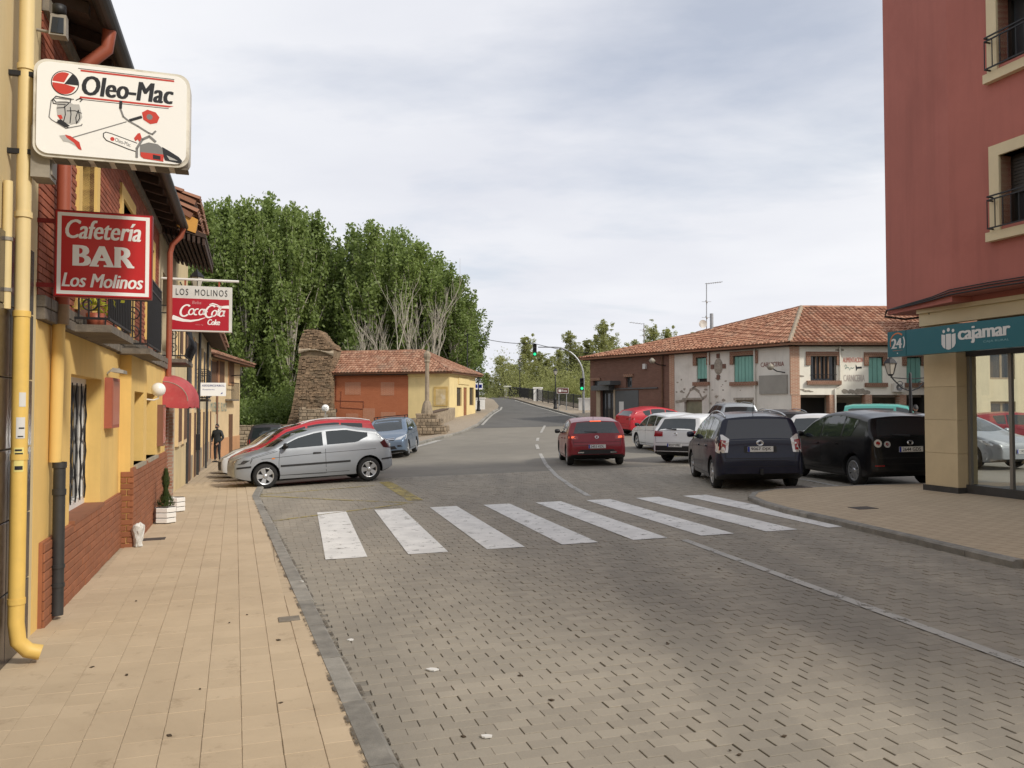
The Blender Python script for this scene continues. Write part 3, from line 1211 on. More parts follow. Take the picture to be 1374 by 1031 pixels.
# ------------------------------------------------------------------ yellow and brick bar house
T_B = 3.30                                   # step in the facade
T_C = 7.75                                   # end of the house
PL = .70                                     # plinth top
ST0, ST1 = 2.50, 2.70                        # ledge between the storeys
EV = 5.15
rb = empty('bar_house', LW.p(T_A + 2, 0, gz), 0, 'bar house with yellow ground floor, red brick upper floor and dark eaves', 'house')
o1 = (.30, 1.96, .68, 2.12)
o2 = (3.62, 4.62, 1.02, 2.02)
o3 = (4.98, 6.25, 1.02, 2.02)
lz = lambda t_: H(LW.p(t_, 0, 0).x, LW.p(t_, 0, 0).y) + PAVE_UP
m = MB()
wall_openings(m, LW, T_A, T_B, -.38, 0, gz - .4, ST0, [o1])
wall_openings(m, LW, T_B, T_C, -.38, .14, gz - .5, ST0, [o2, o3])
m.build('ground_floor_wall', M_YWALL, rb)
w1, w2, w3 = (.55, 1.35, 2.95, 4.55), (3.25, 4.25, 2.85, 4.55), (6.0, 6.8, 3.1, 4.5)
m = MB()
wall_openings(m, LW, T_A, T_C, -.38, -.005, ST0 + .002, EV + .2, [w1, w2, w3])
m.build('upper_wall', M_MORTAR, rb)
m = MB()
brick_courses(m, LW, T_A + .01, T_C, -.006, ST1 + .002, EV + .15, [(a - .17, b + .17, c_ - .25, d_ + .17) for a, b, c_, d_ in (w1, w2, w3)])
m.build('brickwork', M_REDBRICK, rb, kind='stuff', fix=False)
for (a, b, c_, d_) in (w1, w2, w3):          # yellow surrounds, frames and panes
 m = MB()
 for bx in ((a - .165, a, c_ - .2, d_ + .165), (b, b + .165, c_ - .2, d_ + .165), (a, b, d_, d_ + .165)):
  m.fbox(LW, bx[0], bx[1], -.3, .028, bx[2], bx[3])
 sr = m.build('window_surround', M_YWALL, rb)
 m = MB()
 for bx in ((a, a + .06, c_, d_), (b - .06, b, c_, d_), (a, b, d_ - .06, d_), (a, b, c_, c_ + .06), ((a + b) / 2 - .03, (a + b) / 2 + .03, c_, d_)):
  m.fbox(LW, bx[0], bx[1], -.2, -.13, bx[2], bx[3])
 m.build('window_frame', M_WHITEP, sr)
 m = MB()
 m.fbox(LW, a, b, -.18, -.165, c_, d_)
 m.build('pane', M_WGLASS, sr)
# ledge of old brick and stone between the storeys
m = MB()
u = T_A
rr = random.Random(5)
while u < T_C:
 for z_ in (ST0 + .005, ST0 + .105):
  m.cbox(LW, u, u + .19, -.01, .055 + rr.uniform(-.006, .01) + (.13 if u > T_B else 0), z_, z_ + .093, .006)
 u += .2
m.build('ledge', M_OLDSTONE, rb, kind='stuff', fix=False)
# plinth
m = MB()
m.fbox(LW, T_A + .19, T_B, 0, .03, gz - .4, PL - .01)
m.fbox(LW, T_B, T_C, .14, .17, gz - .5, 1.0)
brick_courses(m, LW, T_A + .2, T_B - .002, .031, gz - .02, PL, [], .29, .078, .008, .016, .003, c=.006)
brick_courses(m, LW, T_B, T_C, .171, gz - .12, 1.0, [], .29, .078, .008, .016, .003, c=.006)
fr_e = Frame(LW.p(T_B, 0, 0), LW.n, -LW.u)          # the end of the step, facing the viewer
brick_courses(m, fr_e, .03, .186, 0, gz - .05, 1.0, [], .157, .078, .008, .014, .003, c=.006)
m.build('plinth', M_PLINTH, rb, kind='stuff', fix=False)
m = MB()
m.fbox(LW, o1[0], o1[1], -.38, .052, PL - .02, PL + .015)
m.build('sill', mat('brown_sill', (.25, .10, .05), .8, .15, 4), rb)
for o_ in (o2, o3):
 m = MB()
 m.fbox(LW, o_[0], o_[1], -.2, .19, o_[2] - .05, o_[2])
 m.build('sill', mat('grey_sill', (.33, .29, .22), .85, .2, 5), rb)
# ground floor window: white frame with iron lattice
m = MB()
a, b, c_, d_ = o1
c_ = .70
for bx in ((a, a + .08, c_, d_), (b - .08, b, c_, d_), (a + .08, b - .08, d_ - .08, d_), (a + .08, b - .08, c_, c_ + .10), ((a + b) / 2 - .03, (a + b) / 2 + .03, c_ + .1, d_ - .08)):
 m.fbox(LW, bx[0], bx[1], -.26, -.16, bx[2], bx[3])
wf = m.build('window_frame', M_WHITEP, rb)
m = MB()
m.fbox(LW, a, b, -.23, -.215, c_, d_)
m.build('pane', M_WGLASS, wf)
n_l = 7
for i in range(n_l):
 ua = a + .10 + (b - a - .2) * i / (n_l - 1)
 m = MB()
 pts = [LW.p(ua + .055 * math.sin(j * math.pi / 2 + (i % 2) * math.pi), -.145, c_ + .1 + j * (d_ - c_ - .2) / 12) for j in range(13)]
 m.tube(pts, .009, 6)
 m.tube([LW.p(ua, -.145, c_ + .08), LW.p(ua, -.145, d_ - .06)], .007, 6)
 m.build('lattice_bar', M_IRON, wf)
for o_ in (o2, o3):
 m = MB()
 m.fbox(LW, o_[0], o_[1], -.30, -.28, o_[2], o_[3])
 m.build('pane', M_WGLASS, rb)
# eaves: boards, rafters, gutter, tile edge
m = MB()
m.hexa([LW.p(T_A, -.1, EV + .16), LW.p(T_C, -.1, EV + .16), LW.p(T_C, .36, EV + .04), LW.p(T_A, .36, EV + .04), LW.p(T_A, -.1, EV + .2), LW.p(T_C, -.1, EV + .2), LW.p(T_C, .36, EV + .08), LW.p(T_A, .36, EV + .08)])
m.build('eaves_boards', M_WOODD, rb)
for k in range(15):
 u = T_A + .15 + k * .6
 m = MB()
 m.hexa([LW.p(u, 0, EV + .02), LW.p(u + .09, 0, EV + .02), LW.p(u + .09, .31, EV - .06), LW.p(u, .31, EV - .06), LW.p(u, 0, EV + .13), LW.p(u + .09, 0, EV + .13), LW.p(u + .09, .31, EV + .04), LW.p(u, .31, EV + .04)])
 m.build('rafter', M_WOODD, rb)
m = MB()
m.fbox(LW, T_A, T_C, .0, .05, EV - .14, EV - .02)
m.build('wall_plate', mat('grey_fascia', (.22, .19, .15), .9, .3, 7), rb)
m = MB()
gp = []
for k in range(9):
 a_ = math.pi + math.pi * k / 8
 gp.append((.425 + .075 * math.cos(a_), EV + .03 + .075 * math.sin(a_)))
for k in range(8, -1, -1):
 a_ = math.pi + math.pi * k / 8
 gp.append((.425 + .066 * math.cos(a_), EV + .03 + .066 * math.sin(a_)))
m.prism(gp, lambda a, b, d: LW.p(d, a, b), T_A - .3, T_C + .05)
m.build('gutter', M_ROOFD, rb)
m = MB()
m.hexa([LW.p(T_A, -4, EV + 1.45), LW.p(T_C, -4, EV + 1.45), LW.p(T_C, .40, EV + .11), LW.p(T_A, .40, EV + .11), LW.p(T_A, -4, EV + 1.6), LW.p(T_C, -4, EV + 1.6), LW.p(T_C, .40, EV + .19), LW.p(T_A, .40, EV + .19)])
m.build('roof', M_TERRA, rb)
# downpipe: red above, yellow across the ground floor, black iron shoe
du = LW.t(84, .1)
rdp = empty('downpipe', LW.p(du, .09, gz), 0, 'downpipe on the bar front, red above and black iron at the foot', 'downpipe')
MB().tube([LW.p(du, .42, EV - .03), LW.p(du, .40, EV - .2), LW.p(du, .24, EV - .36), LW.p(du, .11, EV - .5), LW.p(du, .085, EV - .65), LW.p(du, .085, ST1 - .02)], .055, 12).build('upper_pipe', M_RPIPE, rdp)
MB().tube([LW.p(du, .085, ST1 - .02), LW.p(du, .085, ST0 + .01)], .055, 12).build('middle_pipe', mat('bare_pipe', (.28, .2, .12), .7, .3, 6), rdp)
MB().tube([LW.p(du, .06, ST0 + .01), LW.p(du, .05, 1.33)], .05, 12).build('painted_pipe', M_YWALL, rdp)
m = MB()
m.tube([LW.p(du, .085, 1.33), LW.p(du, .085, gz + .03)], .048, 14)
m.tube([LW.p(du, .085, 1.33), LW.p(du, .085, 1.28)], .056, 14)
m.tube([LW.p(du, .085, 1.10), LW.p(du, .085, 1.05)], .055, 14)
m.tube([LW.p(du, .085, .46), LW.p(du, .085, .43)], .055, 14)
m.tube([LW.p(du, .085, .30), LW.p(du, .085, .27)], .055, 14)
m.build('iron_shoe', mat('dark_cast_iron', (.045, .045, .045), .55, .2, 8, metal=.3), rdp)
# second downpipe at the far end of the house
d2 = T_C - .1
rdp2 = empty('downpipe', LW.p(d2, .2, lz(d2)), 0, 'copper red downpipe at the far corner of the bar house', 'downpipe')
MB().tube([LW.p(d2, .42, EV - .03), LW.p(d2, .38, EV - .18), LW.p(d2, .24, EV - .34), LW.p(d2, .2, EV - .5), LW.p(d2, .2, 2.2)], .05, 10).build('pipe', M_RPIPE, rdp2)

def balcony(u0, u1, prot, z, label, hgt=.95, bulge=0.0, n_b=None, n0=0.0, group='iron balconies on the left houses'):
 rt = empty('balcony', LW.p((u0 + u1) / 2, n0, z), 0, label, 'balcony', group)
 m = MB()
 m.fbox(LW, u0, u1, n0 - .05, n0 + prot + .03, z - .07, z)
 m.build('slab', M_OLDSTONE, rt)
 top = z + hgt
 m = MB()
 e = .02
 for zz_ in (z + .06, top, top - .14):
  m.bar(LW.p(u0 + e, n0, zz_), LW.p(u0 + e, n0 + prot, zz_), .022, .022)
  m.bar(LW.p(u1 - e, n0, zz_), LW.p(u1 - e, n0 + prot, zz_), .022, .022)
  m.bar(LW.p(u0 + e, n0 + prot, zz_), LW.p(u1 - e, n0 + prot, zz_), .022, .022)
 m.build('rail', M_IRON, rt)

 def baluster(pu_, pn, du_, dn):
  m_ = MB()
  pts = []
  for j in range(9):
   f = j / 8
   b_ = bulge * math.sin(math.pi * min(1, f * 1.7)) ** 2 if f < .6 else 0
   pts.append(LW.p(pu_ + du_ * b_, pn + dn * b_, z + .05 + f * (hgt - .05)))
  m_.tube(pts, .009, 5)
  m_.build('baluster', M_IRON, rt)
 nb = n_b or max(4, int((u1 - u0) / .11))
 for i in range(nb + 1):
  baluster(u0 + e + (u1 - u0 - 2 * e) * i / nb, n0 + prot, 0, 1)
 for uu, s_ in ((u0 + e, -1), (u1 - e, 1)):
  for i in range(1, 4):
   baluster(uu, n0 + prot * i / 4, 0, 0)
 m = MB()                                    # scrolls on the near end
 for j in range(3):
  cz = z + .2 + j * .24
  pts = []
  for k in range(22):
   a_ = k / 21 * 2.6 * math.pi
   r_ = .02 + .075 * k / 21
   pts.append(LW.p(u0 + e, n0 + prot * .5 + r_ * math.cos(a_), cz + r_ * math.sin(a_)))
  m.tube(pts, .008, 5)
 m.build('scrollwork', M_IRON, rt)
 return rt

balcony(.12, 1.62, .34, 2.58, 'small black iron balcony under the red bar sign', group='iron balconies on the left houses')
balcony(3.0, 4.62, .36, 2.56, 'second black iron balcony on the brick bar front')
flower = empty('potted_plant', LW.p(.5, .17, 2.58), 0, 'yellow green potted plant on the near balcony', 'plant')
MB().lathe([(.0, 0), (.07, 0), (.09, .14), (.08, .14), (0, .12)], LW.p(.5, .17, 2.585), 12).build('pot', M_RPIPE, flower)
m = MB()
for k in range(60):
 c = LW.p(.5, .17, 2.74) + V((rr.gauss(0, .08), rr.gauss(0, .08), rr.uniform(0, .14)))
 d1 = V((rr.uniform(-1, 1), rr.uniform(-1, 1), rr.uniform(-.5, 1))).normalized() * .045
 d2_ = d1.cross(V((rr.uniform(-1, 1), rr.uniform(-1, 1), 1))).normalized() * .02
 m.quad(c - d1, c + d2_, c + d1, c - d2_)
m.build('foliage', leaf_mat('yellow_green_leaf', (.35, .38, .03), (.5, .5, .06)), flower, fix=False)

# menu boards, lamp, floodlight, boxes on the bar wall
ub0, zb0 = LW.hit(147, 575, .06)
ub1, zb1 = LW.hit(158, 509, .06)
mbz = empty('menu_board', LW.p((ub0 + ub1) / 2, .03, zb0), 0, 'red framed menu board box on the yellow wall', 'board')
MB().fbox(LW, ub0, ub1, 0, .085, zb0, zb1).build('case', mat('red_board', (.36, .10, .06), .6, .12, 3), mbz)
MB().fbox(LW, ub0 + .03, ub1 - .03, .086, .09, zb0 + .04, zb1 - .04).build('door', mat('red_board_door', (.42, .14, .09), .4, .1, 3), mbz)
lampw = empty('wall_lamp', LW.p(ub0 + .15, 0, zb1 + .05), 0, 'small dark picture lamp above the red menu board', 'lamp')
MB().tube([LW.p(ub0 + .15, 0, zb1 + .05), LW.p(ub0 + .15, .05, zb1 + .1), LW.p(ub0 + .15, .14, zb1 + .11)], .012, 6).build('arm', M_GREYBOX, lampw)
m = MB()
m.hexa([LW.p(ub0 - .02, .06, zb1 + .07), LW.p(ub0 + .32, .06, zb1 + .07), LW.p(ub0 + .32, .2, zb1 + .05), LW.p(ub0 - .02, .2, zb1 + .05), LW.p(ub0 + .02, .08, zb1 + .12), LW.p(ub0 + .28, .08, zb1 + .12), LW.p(ub0 + .28, .2, zb1 + .09), LW.p(ub0 + .02, .2, zb1 + .09)])
m.build('shade', M_GREYBOX, lampw)
mb2 = empty('menu_board', LW.p(6.55, .14, 1.2), 0, 'brown menu board box near the red awning', 'board')
MB().fbox(LW, 6.45, 6.9, .14, .23, 1.15, 1.85).build('case', mat('brown_board', (.20, .085, .05), .6, .2, 3), mb2)
MB().fbox(LW, 6.48, 6.87, .231, .236, 1.2, 1.8).build('door', mat('red_board_door', (.42, .14, .09), .4, .1, 3), mb2)
uf, zf = LW.hit(74, 40, .12)
fl = empty('floodlight', LW.p(uf, .0, zf), 0, 'small grey floodlight on a bracket high on the brick wall', 'floodlight')
MB().tube([LW.p(uf - .05, 0, zf - .04), LW.p(uf - .05, .14, zf - .05)], .012, 6).build('bracket', M_GREYBOX, fl)
frs = Frame(LW.p(uf - .06, .16, 0), LW.n, -LW.u)
m = MB()
m.hexa([frs.p(-.06, .06, zf - .09), frs.p(.06, .06, zf - .09), frs.p(.06, -.04, zf - .09), frs.p(-.06, -.04, zf - .09), frs.p(-.055, .03, zf + .09), frs.p(.055, .03, zf + .09), frs.p(.055, -.05, zf + .09), frs.p(-.055, -.05, zf + .09)])
m.build('housing', M_GREYBOX, fl)
m = MB()
m.hexa([frs.p(-.045, .066, zf - .075), frs.p(.045, .066, zf - .075), frs.p(.045, .05, zf - .075), frs.p(-.045, .05, zf - .075), frs.p(-.04, .04, zf + .06), frs.p(.04, .04, zf + .06), frs.p(.04, .02, zf + .06), frs.p(-.04, .02, zf + .06)])
m.build('lens', M_WGLASS, fl)
MB().lathe([(0, 0), (.05, 0), (.05, .07), (0, .08)], frs.p(0, 0, zf + .1), 12).build('sensor', M_BLACK, fl)
jb = empty('junction_box', LW.p(LW.t(32, .16), .16, 3.45), 0, 'weathered grey metal box beneath the big white sign', 'box')
ub, zb_ = LW.hit(30, 238, .09)
ut, zt_ = LW.hit(30, 168, .09)
MB().fbox(LW, ub - .05, ub + .15, .15, .27, zb_, zt_).build('case', M_GREYBOX, jb)
MB().fbox(LW, ub - .02, ub + .12, .271, .28, zb_ + .03, zt_ - .03).build('lid', M_GREYBOX, jb)
# white wrapped pile at the foot of the step
wp = LW.p(T_B - .02, .25, lz(T_B))
m = MB()
prof = [(.02, 0), (.05, .015), (.045, .06), (.055, .11), (.06, .17), (.075, .23), (.07, .28), (.03, .31), (.001, .29)]
m.lathe(prof, wp, 13, smooth=False)
rq = random.Random(2)
m.v = [(x + rq.uniform(-.014, .014), y + rq.uniform(-.014, .014), z + rq.uniform(-.02, .02) * (z > .05)) for x, y, z in m.v]
tag(m.build('plastic_sack', mat('white_sack', (.68, .67, .63), .7, .15, 30, .02), loc=tuple(wp)), 'crumpled white sack leaning at the brown brick step', 'sack')

# ------------------------------------------------------------------ projecting signs
def sign_frame(u, g0, w, z0, h):
 """sign standing out from the left wall at u; a runs outwards 0..1, b upwards 0..1; returns mp(a, b, d) with d towards the viewer"""
 def mp(a, b, d=0.0):
  return LW.p(u, g0 + a * w, z0 + b * h) - LW.u * d
 return mp

def rounded(x0, x1, y0, y1, rx, ry, n=6):
 pts = []
 for cx_, cy_, a0 in ((x1 - rx, y1 - ry, 0), (x0 + rx, y1 - ry, 90), (x0 + rx, y0 + ry, 180), (x1 - rx, y0 + ry, 270)):
  for k in range(n + 1):
   a = R(a0 + 90 * k / n)
   pts.append((cx_ + rx * math.cos(a), cy_ + ry * math.sin(a)))
 return pts

# ---- white light box with chainsaw print
D_U, D_G, D_W, D_Z, D_H = -2.0, .172, 1.015, 3.55, .69
mp = sign_frame(D_U, D_G, D_W, D_Z, D_H)
so = empty('shop_sign', LW.p(D_U, D_G + .5, D_Z), 0, 'white rounded light box sign with chainsaw and trimmer print, highest on the left', 'sign')
m = MB()
ring = rounded(0, 1, 0, 1, .085, .12)
m.prism(ring, lambda a, b, d: mp(a, b, d), -.17, .0)
m.build('casing', mat('sign_casing', (.66, .63, .55), .55, .15, 5, dirt=((.25, .2, .14), .75)), so)
m = MB()
m.prism(rounded(.022, .978, .03, .97, .075, .105), lambda a, b, d: mp(a, b, d), .0, .012)
fc = m.build('face', M_PVC, so)
m = MB()
for k in range(7):
 a_ = .12 + .13 * k
 m.hexa([mp(a_, -.012, -.15), mp(a_ + .09, -.012, -.15), mp(a_ + .09, -.012, -.02), mp(a_, -.012, -.02), mp(a_, .01, -.15), mp(a_ + .09, .01, -.15), mp(a_ + .09, .01, -.02), mp(a_, .01, -.02)])
m.build('underside_slots', M_OLDSTONE, so, kind='stuff')
for b_ in (.86, .06):
 m = MB()
 m.bar(LW.p(D_U + .08, 0, D_Z + b_ * D_H), LW.p(D_U + .08, D_G + .05, D_Z + b_ * D_H), .03, .035)
 m.build('bracket', M_IRON, so)
ip = lambda x, y: ((x - 30) / 1290., 1 - (y - 70) / 860.)     # not used for placement of things, only the print's own layout
PD = .0135

def pp(x, y):
 """print layout: x 0..1 from the left, y 0..1 from the bottom of the face"""
 return mp(x, y, PD)

def poly_print(name, pts, material, parent, lift=0.0):
 m_ = MB()
 m_.add([mp(a, b, PD + lift) for a, b in pts], [tuple(range(len(pts)))])
 return m_.build(name, material, parent, fix=False)

def line_print(name, segs, w, material, parent, lift=0.0, closed=False):
 """strokes of even width in the sign's plane"""
 m_ = MB()
 asp = D_W / D_H
 for pts in segs:
  for (x0, y0), (x1, y1) in zip(pts, pts[1:]):
   dx, dy = (x1 - x0) * asp, y1 - y0
   L = math.hypot(dx, dy) or 1e-6
   nx, ny = -dy / L * w / 2 / asp, dx / L * w / 2
   ex, ey = dx / L * w * .3 / asp, dy / L * w * .3
   m_.add([mp(x0 - ex + nx, y0 - ey + ny, PD + lift), mp(x0 - ex - nx, y0 - ey - ny, PD + lift), mp(x1 + ex - nx, y1 + ey - ny, PD + lift), mp(x1 + ex + nx, y1 + ey + ny, PD + lift)], [(0, 1, 2, 3)])
 return m_.build(name, material, parent, fix=False)

def circ(cx_, cy_, r, a0, a1, n=20):
 asp = D_W / D_H
 return [(cx_ + r * math.cos(R(a0 + (a1 - a0) * k / n)) / asp, cy_ + r * math.sin(R(a0 + (a1 - a0) * k / n))) for k in range(n + 1)]

# emblem: black ring, red pie, black wedge
ex, ey = .195, .765
poly_print('emblem_ring', circ(ex, ey, .128, 0, 360, 36), M_INKB, fc)
poly_print('emblem_white', circ(ex, ey, .119, 0, 360, 36), M_PVC, fc, .0006)
poly_print('emblem_red', circ(ex - .006, ey + .004, .106, 65, 177) + [(ex - .006, ey + .004)], M_INKR, fc, .0012)
poly_print('emblem_red', circ(ex - .006, ey - .010, .106, 177, 348) + [(ex - .004, ey - .010)], M_INKR, fc, .0012)
poly_print('emblem_wedge', circ(ex + .008, ey, .112, -6, 62) + [(ex - .004, ey - .01)], M_INKB, fc, .0018)
lettering('lettering', 'Oleo-Mac', lambda a, b: mp(a, b, PD), .305, .885, .665, .868, M_INKB, fc, .028, .16, 1.02)
for y_ in (.905, .628):
 poly_print('red_stripe', [(.29 if y_ > .8 else .285, y_), (.895 if y_ > .8 else .86, y_), (.893, y_ + .018), (.29, y_ + .018)], M_INKR, fc)
for y_ in (.930, .612):
 poly_print('black_stripe', [(.275, y_), (.895 if y_ > .8 else .86, y_), (.895 if y_ > .8 else .86, y_ + .006), (.275, y_ + .006)], M_INKB, fc)
# engine drawing
line_print('engine_frame', [[(.24, .60), (.13, .60), (.112, .57), (.10, .40), (.115, .375), (.205, .30), (.30, .345), (.305, .36)], [(.16, .615), (.25, .607)]], .010, M_INKG, fc)
poly_print('engine_block', [(.155, .57), (.205, .585), (.25, .555), (.285, .56), (.295, .50), (.305, .43), (.285, .37), (.235, .345), (.17, .375), (.15, .43), (.145, .50)], M_INKLG, fc, .0004)
line_print('engine_lines', [[(.12, .585), (.125, .545), (.16, .54), (.20, .545)], [(.15, .50), (.19, .51), (.22, .56)], [(.19, .37), (.20, .44), (.195, .53)], [(.23, .36), (.235, .45), (.23, .52)], [(.21, .48), (.26, .49), (.30, .47)], [(.27, .36), (.29, .42), (.28, .5), (.265, .42), (.27, .36)], [(.265, .60), (.29, .625), (.305, .615), (.29, .59)], [(.155, .38), (.185, .33), (.22, .31)]], .009, M_INKB, fc, .0008)['kind'] = 'stuff'
line_print('engine_cylinder', [[(.125, .59), (.14, .62), (.23, .61), (.23, .57), (.14, .56), (.125, .59)]], .008, M_INKB, fc, .0008)
poly_print('engine_red', [(.15, .425), (.175, .435), (.185, .40), (.17, .385)], M_INKR, fc, .001)
poly_print('engine_shadow', [(.145, .355), (.17, .39), (.20, .36), (.23, .33), (.20, .31)], M_INKB, fc, .0009)
# brush cutter
line_print('cutter_shaft', [[(.235, .205), (.585, .43)]], .010, M_INKG, fc)
line_print('cutter_handle', [[(.548, .635), (.545, .56), (.565, .48), (.60, .44), (.66, .395), (.73, .335), (.755, .325), (.775, .36)]], .018, M_INKG, fc, .0004)
line_print('cutter_grip', [[(.548, .635), (.546, .57)]], .028, M_INKB, fc, .0008)
line_print('cutter_grip', [[(.61, .45), (.68, .495)]], .028, M_INKB, fc, .0008)
poly_print('cutter_engine', [(.685, .545), (.72, .58), (.775, .56), (.80, .51), (.785, .45), (.74, .43), (.695, .47)], M_INKR, fc, .0006)
poly_print('cutter_engine_core', circ(.735, .505, .03, 0, 360, 14), M_INKG, fc, .001)
poly_print('cutter_guard', [(.165, .22), (.21, .235), (.25, .20), (.285, .165), (.305, .10), (.295, .09), (.265, .13), (.225, .16), (.19, .165)], M_INKLG, fc, .0004)
poly_print('cutter_guard_red', [(.20, .235), (.235, .225), (.29, .17), (.305, .09), (.285, .10), (.255, .16), (.21, .205)], M_INKR, fc, .0008)
# chainsaw
poly_print('saw_bar', [(.44, .285), (.455, .30), (.49, .29), (.655, .215), (.655, .125), (.60, .145), (.46, .215), (.44, .25)], M_PVC, fc, .0002)
line_print('saw_chain', [[(.655, .215), (.49, .29), (.455, .30), (.44, .285), (.44, .25), (.46, .215), (.60, .145), (.655, .125)]], .009, M_INKB, fc, .0004)
v_, f_, w_, h_ = text_geo('Oleo-Mac', 1.0, 0, .15)
m = MB()
m.add([mp(.515 + a / w_ * .10, .212 + b / h_ * .042 - (a / w_) * .045, PD + .0006) for a, b in v_], f_)
m.build('bar_lettering', M_INKB, fc, fix=False)
poly_print('bar_emblem', circ(.497, .235, .021, 0, 360, 14), M_INKR, fc, .0006)
poly_print('saw_guard', [(.635, .265), (.66, .32), (.675, .325), (.69, .255), (.67, .235), (.66, .255), (.645, .235)], M_INKR, fc, .0006)
poly_print('saw_body', [(.675, .20), (.73, .235), (.79, .225), (.83, .18), (.83, .105), (.675, .09)], M_INKG, fc, .0006)
poly_print('saw_body_red', [(.68, .125), (.83, .12), (.83, .045), (.70, .06), (.68, .08)], M_INKR, fc, .001)
poly_print('saw_grille', [(.76, .11), (.81, .10), (.81, .06), (.76, .065)], M_INKB, fc, .0014)
line_print('saw_handle', [[(.655, .07), (.655, .16), (.69, .26), (.735, .30), (.775, .25)]], .024, M_INKG, fc, .0014)
poly_print('saw_grip', [(.82, .20), (.86, .17), (.93, .11), (.955, .07), (.945, .04), (.84, .06), (.83, .10)], M_INKB, fc, .001)
poly_print('saw_grip_hole', [(.85, .115), (.90, .085), (.925, .065), (.87, .07)], M_INKLG, fc, .0014)

# ---- red bar sign
B_U, B_G, B_W, B_Z, B_H = -1.09, .128, .72, 2.685, .70
mq = sign_frame(B_U, B_G, B_W, B_Z, B_H)
sb_ = empty('bar_sign', LW.p(B_U, B_G + .35, B_Z), 0, 'square red bar sign with white border and white lettering', 'sign')
M_SIGNR = plain('sign_red', (.52, .018, .022), .3)
M_SIGNRD = plain('sign_red_frame', (.22, .014, .016), .4)
m = MB()
m.prism([(0, 0), (1, 0), (1, 1), (0, 1)], lambda a, b, d: mq(a, b, d), -.05, 0)
m.build('casing', M_SIGNRD, sb_)
m = MB()
m.prism([(.015, .015), (.985, .015), (.985, .985), (.015, .985)], lambda a, b, d: mq(a, b, d), 0, .006)
fb = m.build('face', M_SIGNR, sb_)
m = MB()
bw_ = .04
for x0, x1, y0, y1 in ((.03, .97, .93, .97), (.03, .97, .03, .07), (.03, .07, .07, .93), (.93, .97, .07, .93)):
 m.add([mq(x0, y0, .0075), mq(x1, y0, .0075), mq(x1, y1, .0075), mq(x0, y1, .0075)], [(0, 1, 2, 3)])
m.build('border', M_PVC, fb, fix=False)
mq8 = lambda a, b: mq(a, b, .0078)
lettering('lettering', 'Cafetería', mq8, .115, .875, .675, .895, M_PVC, fb, .02, .24, 1.0)
lettering('lettering', 'Los Molinos', mq8, .085, .905, .115, .275, M_PVC, fb, .02, .24, .98)

def serif_bar(m_):
 """slab serifs and weight for the big word"""
 def rect(x0, x1, y0, y1):
  m_.add([mq(x0, y0, .0081), mq(x1, y0, .0081), mq(x1, y1, .0081), mq(x0, y1, .0081)], [(0, 1, 2, 3)])
 y0, y1 = .36, .60
 for xa, xb, yy in ((.185, .26, y0), (.185, .26, y1 - .022), (.365, .45, y0), (.50, .585, y0), (.605, .68, y0), (.605, .68, y1 - .022), (.745, .815, y0)):
  rect(xa, xb, yy, yy + .022)
 for xa, xb in ((.205, .25), (.622, .667)):
  rect(xa, xb, y0, y1)

lettering('lettering', 'BAR', mq8, .20, .80, .36, .60, M_PVC, fb, .03, 0, 1.05, serif_bar)
for b_ in (.87, .13):
 m = MB()
 m.bar(LW.p(B_U + .03, 0, B_Z + b_ * B_H), LW.p(B_U + .03, B_G + .03, B_Z + b_ * B_H), .022, .035)
 m.build('bracket', M_SIGNRD, sb_)

# ---- white and red drinks sign hanging from a pole
C_U, C_G, C_W, C_Z, C_H = 7.95, .20, 1.08, 3.24, .86
mc = sign_frame(C_U, C_G, C_W, C_Z, C_H)
sc_ = empty('drinks_sign', LW.p(C_U, C_G + .5, C_Z), 0, 'white and red soft drink sign hanging from a horizontal pole', 'sign')
m = MB()
m.prism([(0, 0), (1, 0), (1, 1), (0, 1)], lambda a, b, d: mc(a, b, d), -.16, 0)
m.build('casing', mat('white_casing', (.66, .66, .62), .5, .12, 4), sc_)
m = MB()
m.prism([(.02, .03), (.95, .03), (.95, .72), (.02, .72)], lambda a, b, d: mc(a, b, d), 0, .004)
fcc = m.build('red_field', plain('drinks_red', (.42, .014, .028), .35), sc_)
mc8 = lambda a, b: mc(a, b, .0055)
lettering('lettering', 'LOS  MOLINOS', mc8, .075, .92, .79, .93, M_INKB, sc_, 0, 0, 1.25)

def ribbon(m_, pts, ws, fn):
 n = len(pts)
 for i in range(n - 1):
  q = []
  for k in (i, i + 1):
   a = pts[max(0, k - 1)]
   b = pts[min(n - 1, k + 1)]
   dx, dy = b[0] - a[0], b[1] - a[1]
   L = math.hypot(dx, dy) or 1e-6
   w = ws[k] if isinstance(ws, list) else ws
   q.append(((pts[k][0] - dy / L * w / 2, pts[k][1] + dx / L * w / 2), (pts[k][0] + dy / L * w / 2, pts[k][1] - dx / L * w / 2)))
  m_.add([fn(*q[0][0]), fn(*q[0][1]), fn(*q[1][1]), fn(*q[1][0])], [(0, 1, 2, 3)])

def arc(cx_, cy_, rx, ry, a0, a1, n=14):
 return [(cx_ + rx * math.cos(R(a0 + (a1 - a0) * k / n)), cy_ + ry * math.sin(R(a0 + (a1 - a0) * k / n))) for k in range(n + 1)]

def slant(x, y):
 return mc8(x + (y - .45) * .22, y)

